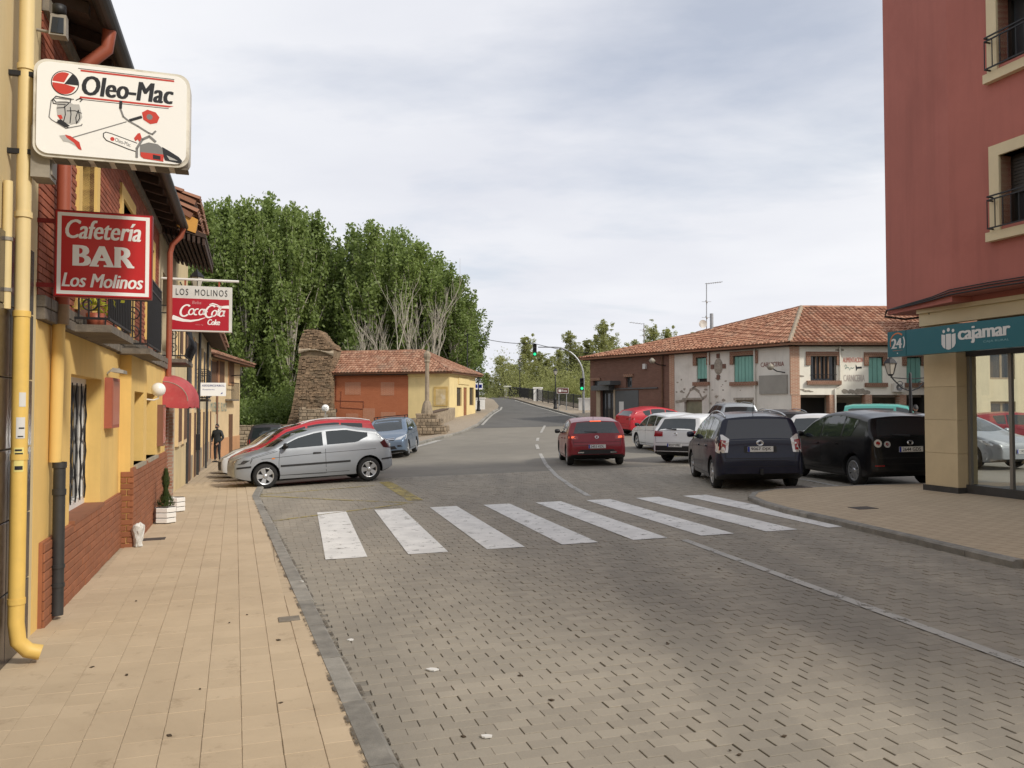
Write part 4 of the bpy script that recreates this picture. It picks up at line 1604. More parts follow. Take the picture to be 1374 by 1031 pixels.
m = MB()
ribbon(m, arc(.235, .45, .075, .125, 50, 320), .034, slant)              # C
ribbon(m, arc(.335, .43, .040, .065, 0, 360), .026, slant)               # o
ribbon(m, arc(.420, .43, .040, .065, 60, 300), .026, slant)              # c
ribbon(m, arc(.500, .43, .036, .062, 0, 360), .026, slant)               # a
ribbon(m, [(.538, .50), (.538, .40), (.56, .37)], .024, slant)
ribbon(m, [(.565, .44), (.60, .44)], .022, slant)                         # hyphen
ribbon(m, arc(.645, .45, .078, .135, 50, 320), .034, slant)               # C
ribbon(m, arc(.715, .41, .038, .065, 0, 360), .026, slant)                # o
ribbon(m, [(.765, .38), (.765, .50), (.79, .58), (.80, .52), (.772, .42), (.79, .36)], .02, slant)   # l
ribbon(m, arc(.835, .41, .036, .062, 0, 360), .026, slant)                # a
ribbon(m, [(.873, .48), (.873, .38), (.895, .35)], .024, slant)
ribbon(m, [(.60, .60), (.66, .625), (.73, .60), (.78, .57)], [.01, .03, .025, .01], lambda x, y: mc8(x + .02, y))
m.build('script_lettering', M_PVC, fcc, fix=False)
m = MB()
ribbon(m, [(.02, .30), (.10, .27), (.20, .235), (.32, .225), (.45, .255), (.56, .31)], [.10, .085, .06, .045, .03, .01], mc8)
m.build('wave', M_PVC, fcc, fix=False)
m = MB()
ribbon(m, [(.74, .57), (.80, .545), (.87, .555), (.95, .56)], [.01, .04, .06, .07], mc8)
m.build('wave', M_PVC, fcc, fix=False)
lettering('lettering', 'Coke', mc8, .60, .80, .15, .275, M_PVC, fcc, .03, .25, .95)
lettering('lettering', 'Beba', mc8, .34, .49, .60, .67, plain('pale_pink_ink', (.6, .3, .3), .5), fcc, 0, .2)
lettering('lettering', 'marca reg.', mc8, .40, .53, .13, .155, plain('pale_pink_ink', (.6, .3, .3), .5), fcc)
m = MB()
m.tube([LW.p(C_U + .08, 0, C_Z + C_H + .13), LW.p(C_U + .08, 1.40, C_Z + C_H + .13)], .024, 8)
m.build('pole', M_WHITEP, sc_)
for a_ in (.22, .78):
 MB().bar(mc(a_, 1, -.08), mc(a_, 1, -.08) + V((0, 0, .14)), .025).build('hanger', M_RPIPE, sc_)

# ------------------------------------------------------------------ further houses on the left
def tile_roof(parent, poly, down, mats, pitch=.24, tl=.38, name='roof_tiles', rr=random.Random(9), seg=3, lift=.02):
 """rows of barrel tiles on a flat slope; poly = corners on the slope, down = direction down the slope"""
 P = [V(p) for p in poly]
 nrm = V((0, 0, 0))
 for i in range(len(P)):
  a, b = P[i], P[(i + 1) % len(P)]
  nrm += V(((a.y - b.y) * (a.z + b.z), (a.z - b.z) * (a.x + b.x), (a.x - b.x) * (a.y + b.y)))
 nrm.normalize()
 if nrm.z < 0:
  nrm = -nrm
 d = (V(down) - nrm * V(down).dot(nrm)).normalized()
 x = nrm.cross(d).normalized()
 o_ = P[0]
 q = [((p - o_).dot(x), (p - o_).dot(d)) for p in P]
 x0, x1 = min(a for a, b in q), max(a for a, b in q)
 m = MB()
 u = x0 + pitch / 2
 while u < x1:
  hits = []
  for i in range(len(q)):
   (a, b), (c, e) = q[i], q[(i + 1) % len(q)]
   if (a - u) * (c - u) < 0:
    hits.append(b + (e - b) * (u - a) / (c - a))
  hits.sort()
  if len(hits) >= 2:
   t0, t1 = hits[0], hits[-1]
   n = max(1, int((t1 - t0) / tl))
   L = (t1 - t0) / n
   for k in range(n):
    a, b = t0 + k * L, t0 + (k + 1) * L + .05
    ju, jz = rr.uniform(-.012, .012), rr.uniform(-.006, .01)
    vs_ = []
    for (tt, r_, up) in ((a, pitch * .40, lift + .006 + jz), (b, pitch * .50, lift + .035 + jz)):
     for s in range(seg + 1):
      an = math.pi * s / seg
      vs_.append(o_ + x * (u + ju + r_ * math.cos(an)) + d * tt + nrm * (up + r_ * .75 * math.sin(an)))
    n1 = seg + 1
    fs_ = [(s, s + 1, n1 + s + 1, n1 + s) for s in range(seg)]
    fs_.append(tuple(range(n1, 2 * n1)))
    m.add(vs_, fs_, False)
  u += pitch
 m.build(name, mats, parent, kind='stuff', fix=False)
 s_ = MB()                                    # the decking the tiles lie on
 n = len(P)
 s_.add([p for p in P] + [p - nrm * .1 for p in P], [tuple(range(n)), tuple(range(n, 2 * n))[::-1]] + [(i, (i + 1) % n, n + (i + 1) % n, n + i) for i in range(n)])
 return s_.build('roof', M_TERRA, parent)

def ridge_tiles(parent, a, b, material, r=.13, l=.42, rr=random.Random(4)):
 a, b = V(a), V(b)
 n = max(1, int((b - a).length / l))
 m = MB()
 d = (b - a) / n
 side = d.cross(V((0, 0, 1))).normalized()
 up = side.cross(d).normalized()
 for k in range(n):
  vs_ = []
  for (q, rad) in ((a + d * k, r * .92), (a + d * (k + 1.08), r)):
   for s in range(5):
    an = math.pi * s / 4
    vs_.append(q + side * rad * math.cos(an) + up * (rad * math.sin(an) + rr.uniform(0, .01)))
  m.add(vs_, [(s, s + 1, 6 + s, 5 + s) for s in range(4)] + [(5, 6, 7, 8, 9)])
 return m.build('ridge_tiles', material, parent, kind='stuff', fix=False)

def simple_window(parent, fr, u0, u1, z0, z1, n=0.0, frame=M_WHITEP, pane=M_WGLASS, depth=.12, bars=1, fw=.05, name='window'):
 """opening is assumed cut: frame with panes set back"""
 m = MB()
 for bx in ((u0, u0 + fw, z0, z1), (u1 - fw, u1, z0, z1), (u0 + fw, u1 - fw, z0, z0 + fw), (u0 + fw, u1 - fw, z1 - fw, z1)):
  m.fbox(fr, bx[0], bx[1], n - depth - .05, n - depth, bx[2], bx[3])
 for k in range(bars):
  c = u0 + (u1 - u0) * (k + 1) / (bars + 1)
  m.fbox(fr, c - fw / 2, c + fw / 2, n - depth - .045, n - depth - .003, z0 + fw, z1 - fw)
 w = m.build(name, frame, parent)
 m = MB()
 m.fbox(fr, u0 + fw * .5, u1 - fw * .5, n - depth - .035, n - depth - .02, z0 + fw * .5, z1 - fw * .5)
 m.build('pane', pane, w)
 return w

M_CREAM2 = mat('pale_cream_render', (.60, .50, .33), .9, .12, .9, .004, streak=.3, dirt=((.40, .33, .22), .4))
M_WARM = mat('warm_cream_render', (.66, .50, .29), .9, .1, .9, .004, streak=.2, dirt=((.45, .33, .2), .3))
M_SALM = mat('salmon_base', (.52, .28, .14), .9, .12, 1.2, .004)
M_OCHRE = mat('ochre_panel', (.58, .29, .06), .85, .1, 1.5)
M_DOORW = mat('brown_door_timber', (.14, .07, .035), .7, .3, 5, .004)
M_OLDBR = brick_mat('old_brick_pier', (.28, .11, .065), (.36, .17, .10), (.36, .30, .23), ang=math.atan2(LW.n.y, LW.n.x), dirt=((.5, .45, .38), .5))

# ---- narrow house with the awning
E2 = 11.2
g2 = lz(9)
r2 = empty('narrow_house', LW.p(9.4, 0, g2), 0, 'narrow house beyond the bar with deep dark eaves and ochre verge', 'house')
hd = (8.35, 9.35, g2 - .2, 2.05)
hw = (8.3, 9.3, 2.9, 4.4)
m = MB()
wall_openings(m, LW, T_C + .02, E2, -5, .02, g2 - .4, 5.25, [hd, hw])
m.build('wall', M_CREAM2, r2)
m = MB()
m.fbox(LW, 7.95, 8.27, .02, .16, g2 - .3, 2.2)
m.build('pier', M_OLDBR, r2)
m = MB()
m.fbox(LW, 9.5, 9.75, .02, .13, g2 - .3, 2.35)
m.build('pier', M_OLDBR, r2)
MB().fbox(LW, hd[0], hd[1], -.25, -.18, g2, 2.05).build('door', M_DOORW, r2)
MB().fbox(LW, hw[0], hw[1], -.2, -.15, hw[2], hw[3]).build('shutter', M_DOORW, r2)
m = MB()
m.hexa([LW.p(T_C + .1, -.1, 5.22), LW.p(E2, -.1, 5.22), LW.p(E2, .80, 5.0), LW.p(T_C + .1, .80, 5.0), LW.p(T_C + .1, -.1, 5.3), LW.p(E2, -.1, 5.3), LW.p(E2, .80, 5.08), LW.p(T_C + .1, .80, 5.08)])
m.build('eaves_boards', M_WOODD, r2)
for k in range(9):
 n_ = .04 + k * .088
 z_ = 5.20 - .24 * n_ / .9
 MB().fbox(LW, T_C + .06, E2, n_, n_ + .045, z_ - .14, z_ - .02).build('purlin', M_WOODD, r2)
m = MB()
fv = Frame(LW.p(T_C + .08, 0, 0), LW.n, -LW.u)
m.prism([(-4, 5.3), (.02, 5.28), (.62, 5.08), (.66, 5.34), (-.1, 5.70), (-4, 7.5)], lambda a, b, d: fv.p(a, d, b), -.12, .0)
m.build('verge_panel', M_OCHRE, r2)
ev = [fv.p(.58, .04, 5.44), fv.p(.58, -3.5, 5.44), fv.p(-4, -3.5, 7.75), fv.p(-4, .06, 7.75)]
tile_roof(r2, ev, LW.n - V((0, 0, .45)), M_TERRA)
balcony(8.0, 9.9, .42, 2.72, 'iron balcony with bulging bars above the red awning', 1.0, .10, 14, .02)
# ---- taller house behind it with hanging laths
r3 = empty('tall_house', LW.p(14, 0, lz(14)), 0, 'taller house with brown lath verge rising behind the narrow one', 'house')
m = MB()
m.fbox(LW, E2 + .02, 15.2, -6, -.02, lz(13) - .4, 6.35)
m.build('wall', M_CREAM, r3)
fv = Frame(LW.p(E2 + .02, 0, 0), LW.n, -LW.u)
m = MB()
m.prism([(-6, 6.36), (.0, 6.36), (.02, 6.55), (-6, 8.9)], lambda a, b, d: fv.p(a, d, b), -.1, .0)
m.build('gable', M_CREAM2, r3)
for k in range(9):
 n_ = .02 + k * .045
 MB().fbox(LW, E2 + .0, E2 + .08 + .3, n_, n_ + .06, 5.75 - .02 * k, 6.55 - .24 * n_ / .6).build('lath', M_WOODD, r3)
tile_roof(r3, [fv.p(.42, .06, 6.5), fv.p(.42, -4, 6.5), fv.p(-6, -4, 9.1), fv.p(-6, .1, 9.1)], LW.n - V((0, 0, .4)), M_TERRA)
hol = [(11.9, 12.8, 1.0, 2.0), (13.5, 14.4, 1.0, 2.0), (12.0, 12.9, 3.1, 4.5), (13.6, 14.5, 3.1, 4.5)]
for h_ in hol:
 m = MB()
 m.fbox(LW, h_[0] - .1, h_[1] + .1, -.02, .05, h_[2] - .1, h_[3] + .1)
 s_ = m.build('window_surround', M_WARM, r3)
 MB().fbox(LW, h_[0], h_[1], .05, .056, h_[2], h_[3]).build('shutter', M_DOORW, s_)
# ---- cream row
r4 = empty('cream_row_house', LW.p(19, 0, lz(19)), 0, 'long pale cream house in shade past the white hanging board', 'house')
m = MB()
zz4 = lz(20)
m.fbox(LW, 15.22, 31, -6, -.1, zz4 - .6, 4.6)
m.build('wall', M_CREAM2, r4)
MB().fbox(LW, 15.22, 31, -.1, -.05, zz4 - .6, zz4 + .75).build('plinth', mat('grey_dado', (.33, .27, .2), .9, .2, 2), r4)
for k, u in enumerate((16.2, 18.6, 21.0, 23.6, 26.4, 29)):
 s_ = MB().fbox(LW, u - .1, u + 1.1, -.1, -.03, 2.2, 4.0).build('window_surround', M_WARM, r4)
 MB().fbox(LW, u, u + 1.0, -.03, -.022, 2.3, 3.9).build('shutter', mat('dark_shutter', (.05, .045, .045), .6, .2, 5), s_)
 s_ = MB().fbox(LW, u - .1, u + 1.1, -.1, -.03, zz4, 1.75).build('door_surround', M_WARM, r4)
 MB().fbox(LW, u, u + 1.0, -.03, -.022, zz4, 1.65).build('door', M_DOORW, s_)
m = MB()
m.hexa([LW.p(15.2, -.2, 4.6), LW.p(31, -.2, 4.6), LW.p(31, .55, 4.42), LW.p(15.2, .55, 4.42), LW.p(15.2, -.2, 4.68), LW.p(31, -.2, 4.68), LW.p(31, .55, 4.5), LW.p(15.2, .55, 4.5)])
m.build('eaves_boards', M_WOODD, r4)
tile_roof(r4, [LW.p(15.2, .6, 4.52), LW.p(31, .6, 4.52), LW.p(31, -4, 5.9), LW.p(15.2, -4, 5.9)], LW.n - V((0, 0, .35)), M_TERRA)
for u in (15.4, 20.3, 25.6):
 MB().tube([LW.p(u, .02, 4.4), LW.p(u, -.02, zz4 - .2)], .05, 8).build('downpipe', M_ROOFD, r4)
MB().fbox(LW, 19.4, 19.75, -.05, .1, .45, .95).build('letter_box', M_BLACK, r4)
balcony(20.6, 22.6, .35, 2.1, 'dark iron balcony on the long cream house', 1.0, 0, 10, -.1)

# ---- end house with tiled roof, facing the viewer a little
EP = V((-14.55, 37.6, 0))
FE = Frame(EP, (-.135, .991, 0), (.991, .135, 0))
ge = H(-14.5, 40) + .03
r5 = empty('corner_house', FE.p(4.5, 0, ge), 0, 'warm cream corner house with tiled roof and painted shop lettering', 'house')
wins = []
for px0, px1 in ((282, 289), (293, 299.5), (306, 312.5)):
 wins.append((FE.t(px0), FE.t(px1), FE.hit(px0, 517)[1] + .1, FE.hit(px0, 487)[1] + .1))
UE = FE.t(321.5)
m = MB()
wall_openings(m, FE, -.4, UE, -6, 0, ge - .5, 4.35, [])
m.build('wall', M_WARM, r5)
MB().fbox(FE, -.4, UE, 0, .03, ge - .5, ge + 1.0).build('dado', M_SALM, r5)
for w_ in wins:
 s_ = MB().fbox(FE, w_[0] - .09, w_[1] + .09, 0, .04, w_[2] - .09, w_[3] + .09).build('window_surround', M_SALM, r5)
 MB().fbox(FE, w_[0], w_[1], .04, .046, w_[2], w_[3]).build('shutter', M_DOORW, s_)
dr = (FE.t(307), FE.t(311.5), ge, FE.hit(308, 556)[1])
MB().fbox(FE, dr[0], dr[1], .0, .04, dr[2], dr[3]).build('door', M_DOORW, r5)
dr = (FE.t(287), FE.t(293), ge, FE.hit(288, 556)[1])
MB().fbox(FE, dr[0], dr[1], .0, .045, dr[2], dr[3]).build('door', M_CREAM2, r5)
MB().tube([FE.p(FE.t(289.5), .07, 4.2), FE.p(FE.t(289.5), .07, ge)], .05, 8).build('downpipe', mat('brown_pipe', (.2, .1, .06), .6, .2, 4), r5)
bz0, bz1 = FE.hit(307, 546)[1], FE.hit(307, 520)[1]
l0, lz0 = FE.hit(282, 552)
l1, lz1 = FE.hit(303.5, 543)
lettering('lettering', 'MUEBLES  RUMO', lambda a, b: FE.p(a, .03, b), l0, l1, lz0 - .02, lz1 + .1, plain('faded_green_ink', (.22, .30, .26), .8), r5, 0, 0, 1.1)
m = MB()
m.hexa([FE.p(-.5, -.2, 4.35), FE.p(UE + .5, -.2, 4.35), FE.p(UE + .5, .65, 4.2), FE.p(-.5, .65, 4.2), FE.p(-.5, -.2, 4.43), FE.p(UE + .5, -.2, 4.43), FE.p(UE + .5, .65, 4.28), FE.p(-.5, .65, 4.28)])
m.build('eaves_boards', M_WOODD, r5)
rdg0, rdg1 = FE.p(.6, -3.4, 5.75), FE.p(UE - 2.6, -3.4, 5.75)
tile_roof(r5, [FE.p(-.5, .72, 4.3), FE.p(UE + .6, .72, 4.3), rdg1, rdg0], FE.n - V((0, 0, .4)), M_TERRA)
tile_roof(r5, [FE.p(UE + .6, .72, 4.3), FE.p(UE + .6, -6.5, 4.3), rdg1], FE.u - V((0, 0, .45)), M_TERRA)
tile_roof(r5, [FE.p(-.5, .72, 4.3), rdg0, FE.p(-.5, -6.5, 4.3)], -FE.u - V((0, 0, .8)), M_TERRA)
ub5 = (FE.t(303), FE.t(309))
bs = MB().fbox(FE, ub5[0] - .2, ub5[1] + .6, 0, .35, FE.hit(307, 538)[1], FE.hit(307, 538)[1] + .08).build('balcony_slab', M_OLDSTONE, r5)
m = MB()
zb5 = FE.hit(307, 538)[1]
for k in range(9):
 uu = ub5[0] - .18 + k * (ub5[1] - ub5[0] + .76) / 8
 m.tube([FE.p(uu, .33, zb5 + .08), FE.p(uu, .33, zb5 + .95)], .014, 5)
m.bar(FE.p(ub5[0] - .2, .33, zb5 + .96), FE.p(ub5[1] + .6, .33, zb5 + .96), .04)
m.build('balcony_rail', M_IRON, bs)
ab = empty('bracket_arm', FE.p(FE.t(305), 0, 3.2), 0, 'iron bracket arm high on the warm cream corner house', 'bracket')
za_ = FE.hit(305, 504)[1]
MB().tube([FE.p(FE.t(309), 0, za_), FE.p(FE.t(309), .3, za_ + .04), FE.p(FE.t(309), .7, za_ + .06)], .03, 6).build('arm', M_IRON, ab)

# ---- white hanging board of the farm supplies shop
A_U = 20.3
g0_ = .02
ma = sign_frame(A_U, .05, .80, LW.hit(270, 533)[1] + .02, .44)
ra = empty('shop_board', LW.p(A_U, .4, 2.2), 0, 'small white board with blue lettering over the far pavement', 'sign')
m = MB()
m.prism([(0, 0), (1, 0), (1, 1), (0, 1)], lambda a, b, d: ma(a, b, d), -.05, 0)
m.build('panel', M_PVC, ra)
inkb = plain('ink_blue', (.03, .05, .22), .5)
lettering('lettering', 'AGROQUIMICOS MURO S.L.', lambda a, b: ma(a, b, .004), .06, .95, .68, .86, inkb, ra, .01)
lettering('lettering', 'fitosanitarios', lambda a, b: ma(a, b, .004), .08, .55, .44, .54, inkb, ra)
MB().add([ma(.78, .15, .004), ma(.86, .15, .004), ma(.86, .3, .004)], [(0, 1, 2)]).build('emblem', inkb, ra, fix=False)
MB().bar(ma(-.1, .9, -.025), ma(.0, .9, -.025), .04).build('bracket', M_IRON, ra)

# ---- red dome awning and globe lamp
A0, A1, AP, AZ0, AZ1 = 7.25, 9.0, .56, 1.86, 2.42
ra = empty('awning', LW.p(8.1, 0, AZ0), 0, 'faded red dome awning with scalloped edge over the bar door', 'awning')
M_AWN = mat('red_awning_canvas', (.42, .055, .06), .75, .15, 2.2, .003, dirt=((.50, .16, .15), .55))
nu, nv = 10, 7

def awn(i, j, r=1.0):
 """quarter dome: i over the width, j from wall top to front hem"""
 f = i / nu
 an = R(90) * j / nv
 wv = math.sin(math.pi * (.08 + .84 * f)) ** .55
 return LW.p(A0 + (A1 - A0) * f, .14 + AP * math.sin(an) * (0.55 + .45 * wv) * r, AZ0 + .06 + (AZ1 - AZ0 - .06) * math.cos(an) * (.45 + .55 * wv) * r)

m = MB()
vs_ = [awn(i, j) for i in range(nu + 1) for j in range(nv + 1)]
fs_ = [(i * (nv + 1) + j, i * (nv + 1) + j + 1, (i + 1) * (nv + 1) + j + 1, (i + 1) * (nv + 1) + j) for i in range(nu) for j in range(nv)]
m.add(vs_, fs_, True)
for side in (0, nu):                         # the two ends, closed to the wall
 ring = [awn(side, j) for j in range(nv + 1)] + [LW.p(A0 if side == 0 else A1, .14, AZ0 + .06)]
 m.add(ring, [tuple(range(len(ring)))])
m.build('canvas', M_AWN, ra, fix=False)
m = MB()
pv = [awn(i, nv) for i in range(nu + 1)]
pv = [LW.p(A0, .14, AZ0 + .06)] + pv + [LW.p(A1, .14, AZ0 + .06)]
dens = []
for a, b in zip(pv, pv[1:]):
 for k in range(4):
  dens.append(a + (b - a) * (k / 4))
dens.append(pv[-1])
for k in range(len(dens) - 1):
 h0 = .10 + .035 * abs(math.sin(k * math.pi / 6))
 h1 = .10 + .035 * abs(math.sin((k + 1) * math.pi / 6))
 m.quad(dens[k], dens[k + 1], dens[k + 1] - V((0, 0, h1)), dens[k] - V((0, 0, h0)))
m.build('valance', M_AWN, ra, fix=False)
for i in range(0, nu + 1, 2):
 MB().tube([awn(i, j, .985) for j in range(nv + 1)], .008, 5).build('hoop', M_GREYBOX, ra)
gl = LW.hit(212.5, 523, .30)
rg_ = empty('globe_lamp', LW.p(gl[0], .14, gl[1] - .2), 0, 'white globe lamp on a wall bracket beside the red awning', 'lamp')
gm = MB()
prof = [(max(.0005, .105 * math.sin(math.pi * k / 14)), -.105 * math.cos(math.pi * k / 14)) for k in range(15)]
gm.lathe(prof, LW.p(gl[0], .30, gl[1]), 20)
gm.build('globe', plain('opal_glass', (.82, .80, .75), .25), rg_)
MB().tube([LW.p(gl[0], .14, gl[1] - .15), LW.p(gl[0], .24, gl[1] - .16), LW.p(gl[0], .30, gl[1] - .13), LW.p(gl[0], .30, gl[1] - .09)], .014, 6).build('bracket', M_WHITEP, rg_)

# ---- wall lantern beyond the drinks sign
lu, lzz = LW.hit(264, 374, .37)
ll = empty('wall_lantern', LW.p(lu, 0, lzz), 0, 'old black street lantern on the wall behind the drinks sign', 'lantern')
c0 = LW.p(lu, .37, 0)
m = MB()
m.lathe([(.10, lzz - .22), (.16, lzz + .02)], (c0.x, c0.y, 0), 6, smooth=False)
m.build('glass', plain('frosted_pane', (.5, .47, .4), .3), ll)
m = MB()
m.lathe([(.001, lzz - .26), (.10, lzz - .25), (.105, lzz - .22), (.10, lzz - .22)], (c0.x, c0.y, 0), 6, smooth=False)
m.lathe([(.17, lzz + .02), (.19, lzz + .03), (.11, lzz + .13), (.05, lzz + .16), (.03, lzz + .21), (.001, lzz + .25)], (c0.x, c0.y, 0), 6, smooth=False)
for k in range(6):
 a_ = 2 * math.pi * k / 6
 m.bar((c0.x + .10 * math.cos(a_), c0.y + .10 * math.sin(a_), lzz - .22), (c0.x + .165 * math.cos(a_), c0.y + .165 * math.sin(a_), lzz + .03), .012)
m.build('frame', M_IRON, ll)
MB().tube([LW.p(lu, 0, lzz - .1), LW.p(lu, .12, lzz - .38), LW.p(lu, .28, lzz - .42), LW.p(lu, .37, lzz - .26)], .016, 6).build('arm', M_IRON, ll)

# ---- planters with young cypress
def planter(u, n, label, plant):
 g_ = H(LW.p(u, n, 0).x, LW.p(u, n, 0).y) + PAVE_UP
 c = LW.p(u, n, g_)
 rt = empty('planter', c, 0, label, 'planter', 'white wooden planters by the bar')
 for k in range(3):
  m_ = MB()
  m_.lathe([(.155, .012 + k * .082), (.17, .018 + k * .082), (.17, .079 + k * .082), (.16, .086 + k * .082)], c, 6, smooth=False)
  m_.build('board', M_WHITEP, rt)
 MB().lathe([(.001, .0), (.15, 0), (.15, .22), (.001, .22)], c, 6, smooth=False).build('soil', mat('soil', (.05, .035, .025), .95, .3, 20), rt)
 if plant:
  pt = empty('cypress', c + V((0, 0, .23)), 0, plant, 'shrub')
  MB().tube([c + V((0, 0, .2)), c + V((.01, 0, .75))], [.014, .006], 6).build('trunk', M_BARK, pt)
  r_ = random.Random(3)
  m_ = MB()
  for k in range(1500):
   h_ = r_.random() ** 1.3
   rad = .13 * (1 - h_) ** .8 * (.6 + .4 * math.sin(h_ * 9 + 1)) + .02
   a_ = r_.uniform(0, 6.283)
   q = c + V((math.cos(a_) * rad * r_.random() ** .5, math.sin(a_) * rad * r_.random() ** .5, .27 + h_ * .58))
   d1 = V((math.cos(a_) * .35, math.sin(a_) * .35, 1)).normalized() * r_.uniform(.025, .05)
   d2_ = V((-math.sin(a_), math.cos(a_), 0)) * .008
   m_.quad(q - d2_, q + d2_, q + d1 + d2_ * .2, q + d1 - d2_ * .2)
  m_.build('foliage', leaf_mat('cypress_leaf', (.035, .06, .018), (.075, .11, .03)), pt, fix=False)

planter(5.65, .36, 'white slatted hexagonal planter with a young cypress, nearer one', 'young cypress growing in the nearer white planter')
planter(7.25, .38, 'white slatted hexagonal planter, the farther and emptier one', None)

# ------------------------------------------------------------------ house by the bridge: red brick and yellow parts, one tiled roof
HZ = 4.22
hA = at_y(441, 503, 57.0)
hB = at_y(548, 503, 55.6)
hC = at_y(603, 503, 54.8)
hD = at_y(638, 500, 60.5)
for q in (hA, hB, hC, hD):
 q.z = 0
rh = empty('bridge_house', (hB.x, hB.y, .4), 0, 'low house by the bridge, half red brick and half yellow, with tiled roof', 'house')
M_HBRICK = brick_mat('orange_red_brick', (.43, .135, .055), (.48, .165, .07), (.36, .12, .06), ang=0.0, dirt=((.34, .11, .05), .35))
M_HBRICK2 = brick_mat('patched_brick', (.44, .155, .075), (.48, .18, .09), (.46, .29, .2), ang=0.0, msize=.014, dirt=((.46, .27, .18), .35))
M_HYEL = mat('pale_yellow_render', (.72, .57, .28), .9, .08, .8, .004, streak=.25, dirt=((.50, .38, .2), .5))
M_BARE = mat('bare_rubble', (.34, .26, .17), .95, .4, 6, .02)
FB = Frame(hA, hB - hA)
FY = Frame(hB, hC - hB)
FD = Frame(hC, hD - hC)
lB, lY, lD = (hB - hA).length, (hC - hB).length, (hD - hC).length
MB().fbox(FB, 0, lB, -5, 0, -1, HZ).build('brick_wall', M_HBRICK, rh)
MB().fbox(FY, .0, lY, -.4, .01, -1, HZ).build('yellow_wall', M_HYEL, rh)
hs = []
for px0, px1, y0, y1 in ((613, 619.5, 545, 520), (630, 636, 544, 520)):
 hs.append((FD.t(px0), FD.t(px1), FD.hit(px0, y0)[1], FD.hit(px0, y1)[1]))
hd = (FD.t(622), FD.t(626.5), .3, FD.hit(622, 520)[1])
m = MB()
wall_openings(m, FD, .0, lD, -.4, 0, -1, HZ, hs + [hd])
m.build('side_wall', M_HYEL, rh)
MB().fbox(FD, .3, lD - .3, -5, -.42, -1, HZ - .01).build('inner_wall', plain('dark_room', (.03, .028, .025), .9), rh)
for h_ in hs:
 simple_window(rh, FD, *h_, depth=.1, frame=M_DOORW)
MB().fbox(FD, hd[0], hd[1], -.12, -.06, hd[2], hd[3]).build('door', mat('rust_door', (.26, .10, .04), .7, .2, 3), rh)
MB().fbox(FD, FD.t(615), FD.t(629), .0, .05, FD.hit(620, 516)[1], FD.hit(620, 507)[1]).build('plaque', M_HYEL, rh)
for px0, px1, y0, y1 in ((463, 484, 530, 513), (511, 529, 531, 513), (464, 481, 566, 555), (487, 503, 567, 548), (511, 531, 566, 553)):
 a, z0 = FB.hit(px0, y0)
 b, z1 = FB.hit(px1, y1)
 MB().fbox(FB, a, b, 0, .012, z0, z1).build('bricked_up_opening', M_HBRICK2, rh)
a, z0 = FY.hit(583, 543)
b, z1 = FY.hit(602, 522)
fr_ = MB().fbox(FY, a - .05, min(b + .1, lY - .1), .01, .05, z0 - .1, z1 + .15).build('blocked_window', mat('ochre_frame', (.58, .40, .14), .9, .2, 3), rh)
MB().fbox(FY, a + .12, min(b - .1, lY - .25), .05, .056, z0 - .02, z1 - .02).build('infill', mat('patchy_infill', (.6, .46, .24), .95, .25, 3, .01, dirt=((.68, .6, .45), .8)), fr_)
m = MB()
rr = random.Random(21)
for k in range(26):                              # fallen render patches near the foot
 u = rr.uniform(.1, lY - .2)
 z = .35 + abs(rr.gauss(0, .32)) + H(-6, 55) * .35
 n = 7
 r_ = rr.uniform(.06, .22)
 ring = [(u + r_ * 1.4 * math.cos(6.283 * i / n) * rr.uniform(.6, 1.1), z + r_ * math.sin(6.283 * i / n) * rr.uniform(.5, 1.1)) for i in range(n)]
 dd = .012 + .001 * k / 26
 m.prism(ring, lambda a, b, d: FY.p(a, d, b), .0101, dd)
m.build('bare_patches', M_BARE, rh, kind='stuff')
# cables painted over on the brick front
m = MB()
for pts in (((451, 507), (451, 538), (488, 539), (488, 548)), ((458, 525), (457, 547), (487, 549))):
 m.tube([FB.p(*[FB.hit(a, b)[0], .02, FB.hit(a, b)[1]]) for a, b in pts], .018, 5)
m.build('cable', mat('dark_red_cable', (.17, .05, .03), .8, .2, 4), rh, kind='stuff')
n54 = FB.hit(448, 551)
lettering('house_number', '54', lambda a, b: FB.p(a, .006, b), n54[0] - .13, n54[0] + .28, n54[1] - .14, n54[1] + .14, M_INKB, rh)
# roof
eo = .45
zE = HZ + .02
cBk = -2.9

def out2(p, d):
 return V((p.x + d.x, p.y + d.y, zE))

dB, dY, dD = FB.n, FY.n, FD.n
eA = FB.p(-.3, eo, zE)
eC = hC + (FY.n + FD.n * .8).normalized() * eo * 1.15
eC.z = zE
eD = FD.p(lD + .4, eo, zE)
pk = at_y(567, 472, 58.5)
rl = at_y(446, 477, 60.2)
rl.z, pk.z = 5.95, 5.95
tile_roof(rh, [eA, eC, pk, rl], FB.n - V((0, 0, .6)), M_TERRA, .23)
tile_roof(rh, [eC, eD, pk], FD.n - V((0, 0, .5)), M_TERRA, .23)
bkE = FD.p(lD + .4, -6.5, zE)
tile_roof(rh, [eD, bkE, pk], FD.u - V((0, 0, .5)), M_TERRA, .23)
ridge_tiles(rh, rl, pk, M_TERRA)
ridge_tiles(rh, eC, pk, M_TERRA)
ridge_tiles(rh, eD, pk, M_TERRA)
m = MB()
m.hexa([FB.p(-.2, 0, zE - .16), FB.p(lB, 0, zE - .16), FB.p(lB, eo - .1, zE - .16), FB.p(-.2, eo - .1, zE - .16), FB.p(-.2, 0, zE - .06), FB.p(lB, 0, zE - .06), FB.p(lB, eo - .1, zE - .06), FB.p(-.2, eo - .1, zE - .06)])
m.build('eaves_board', M_WOODD, rh)
m = MB()
m.fbox(FY, .0, lY + .1, .01, .14, zE - .22, zE - .06)
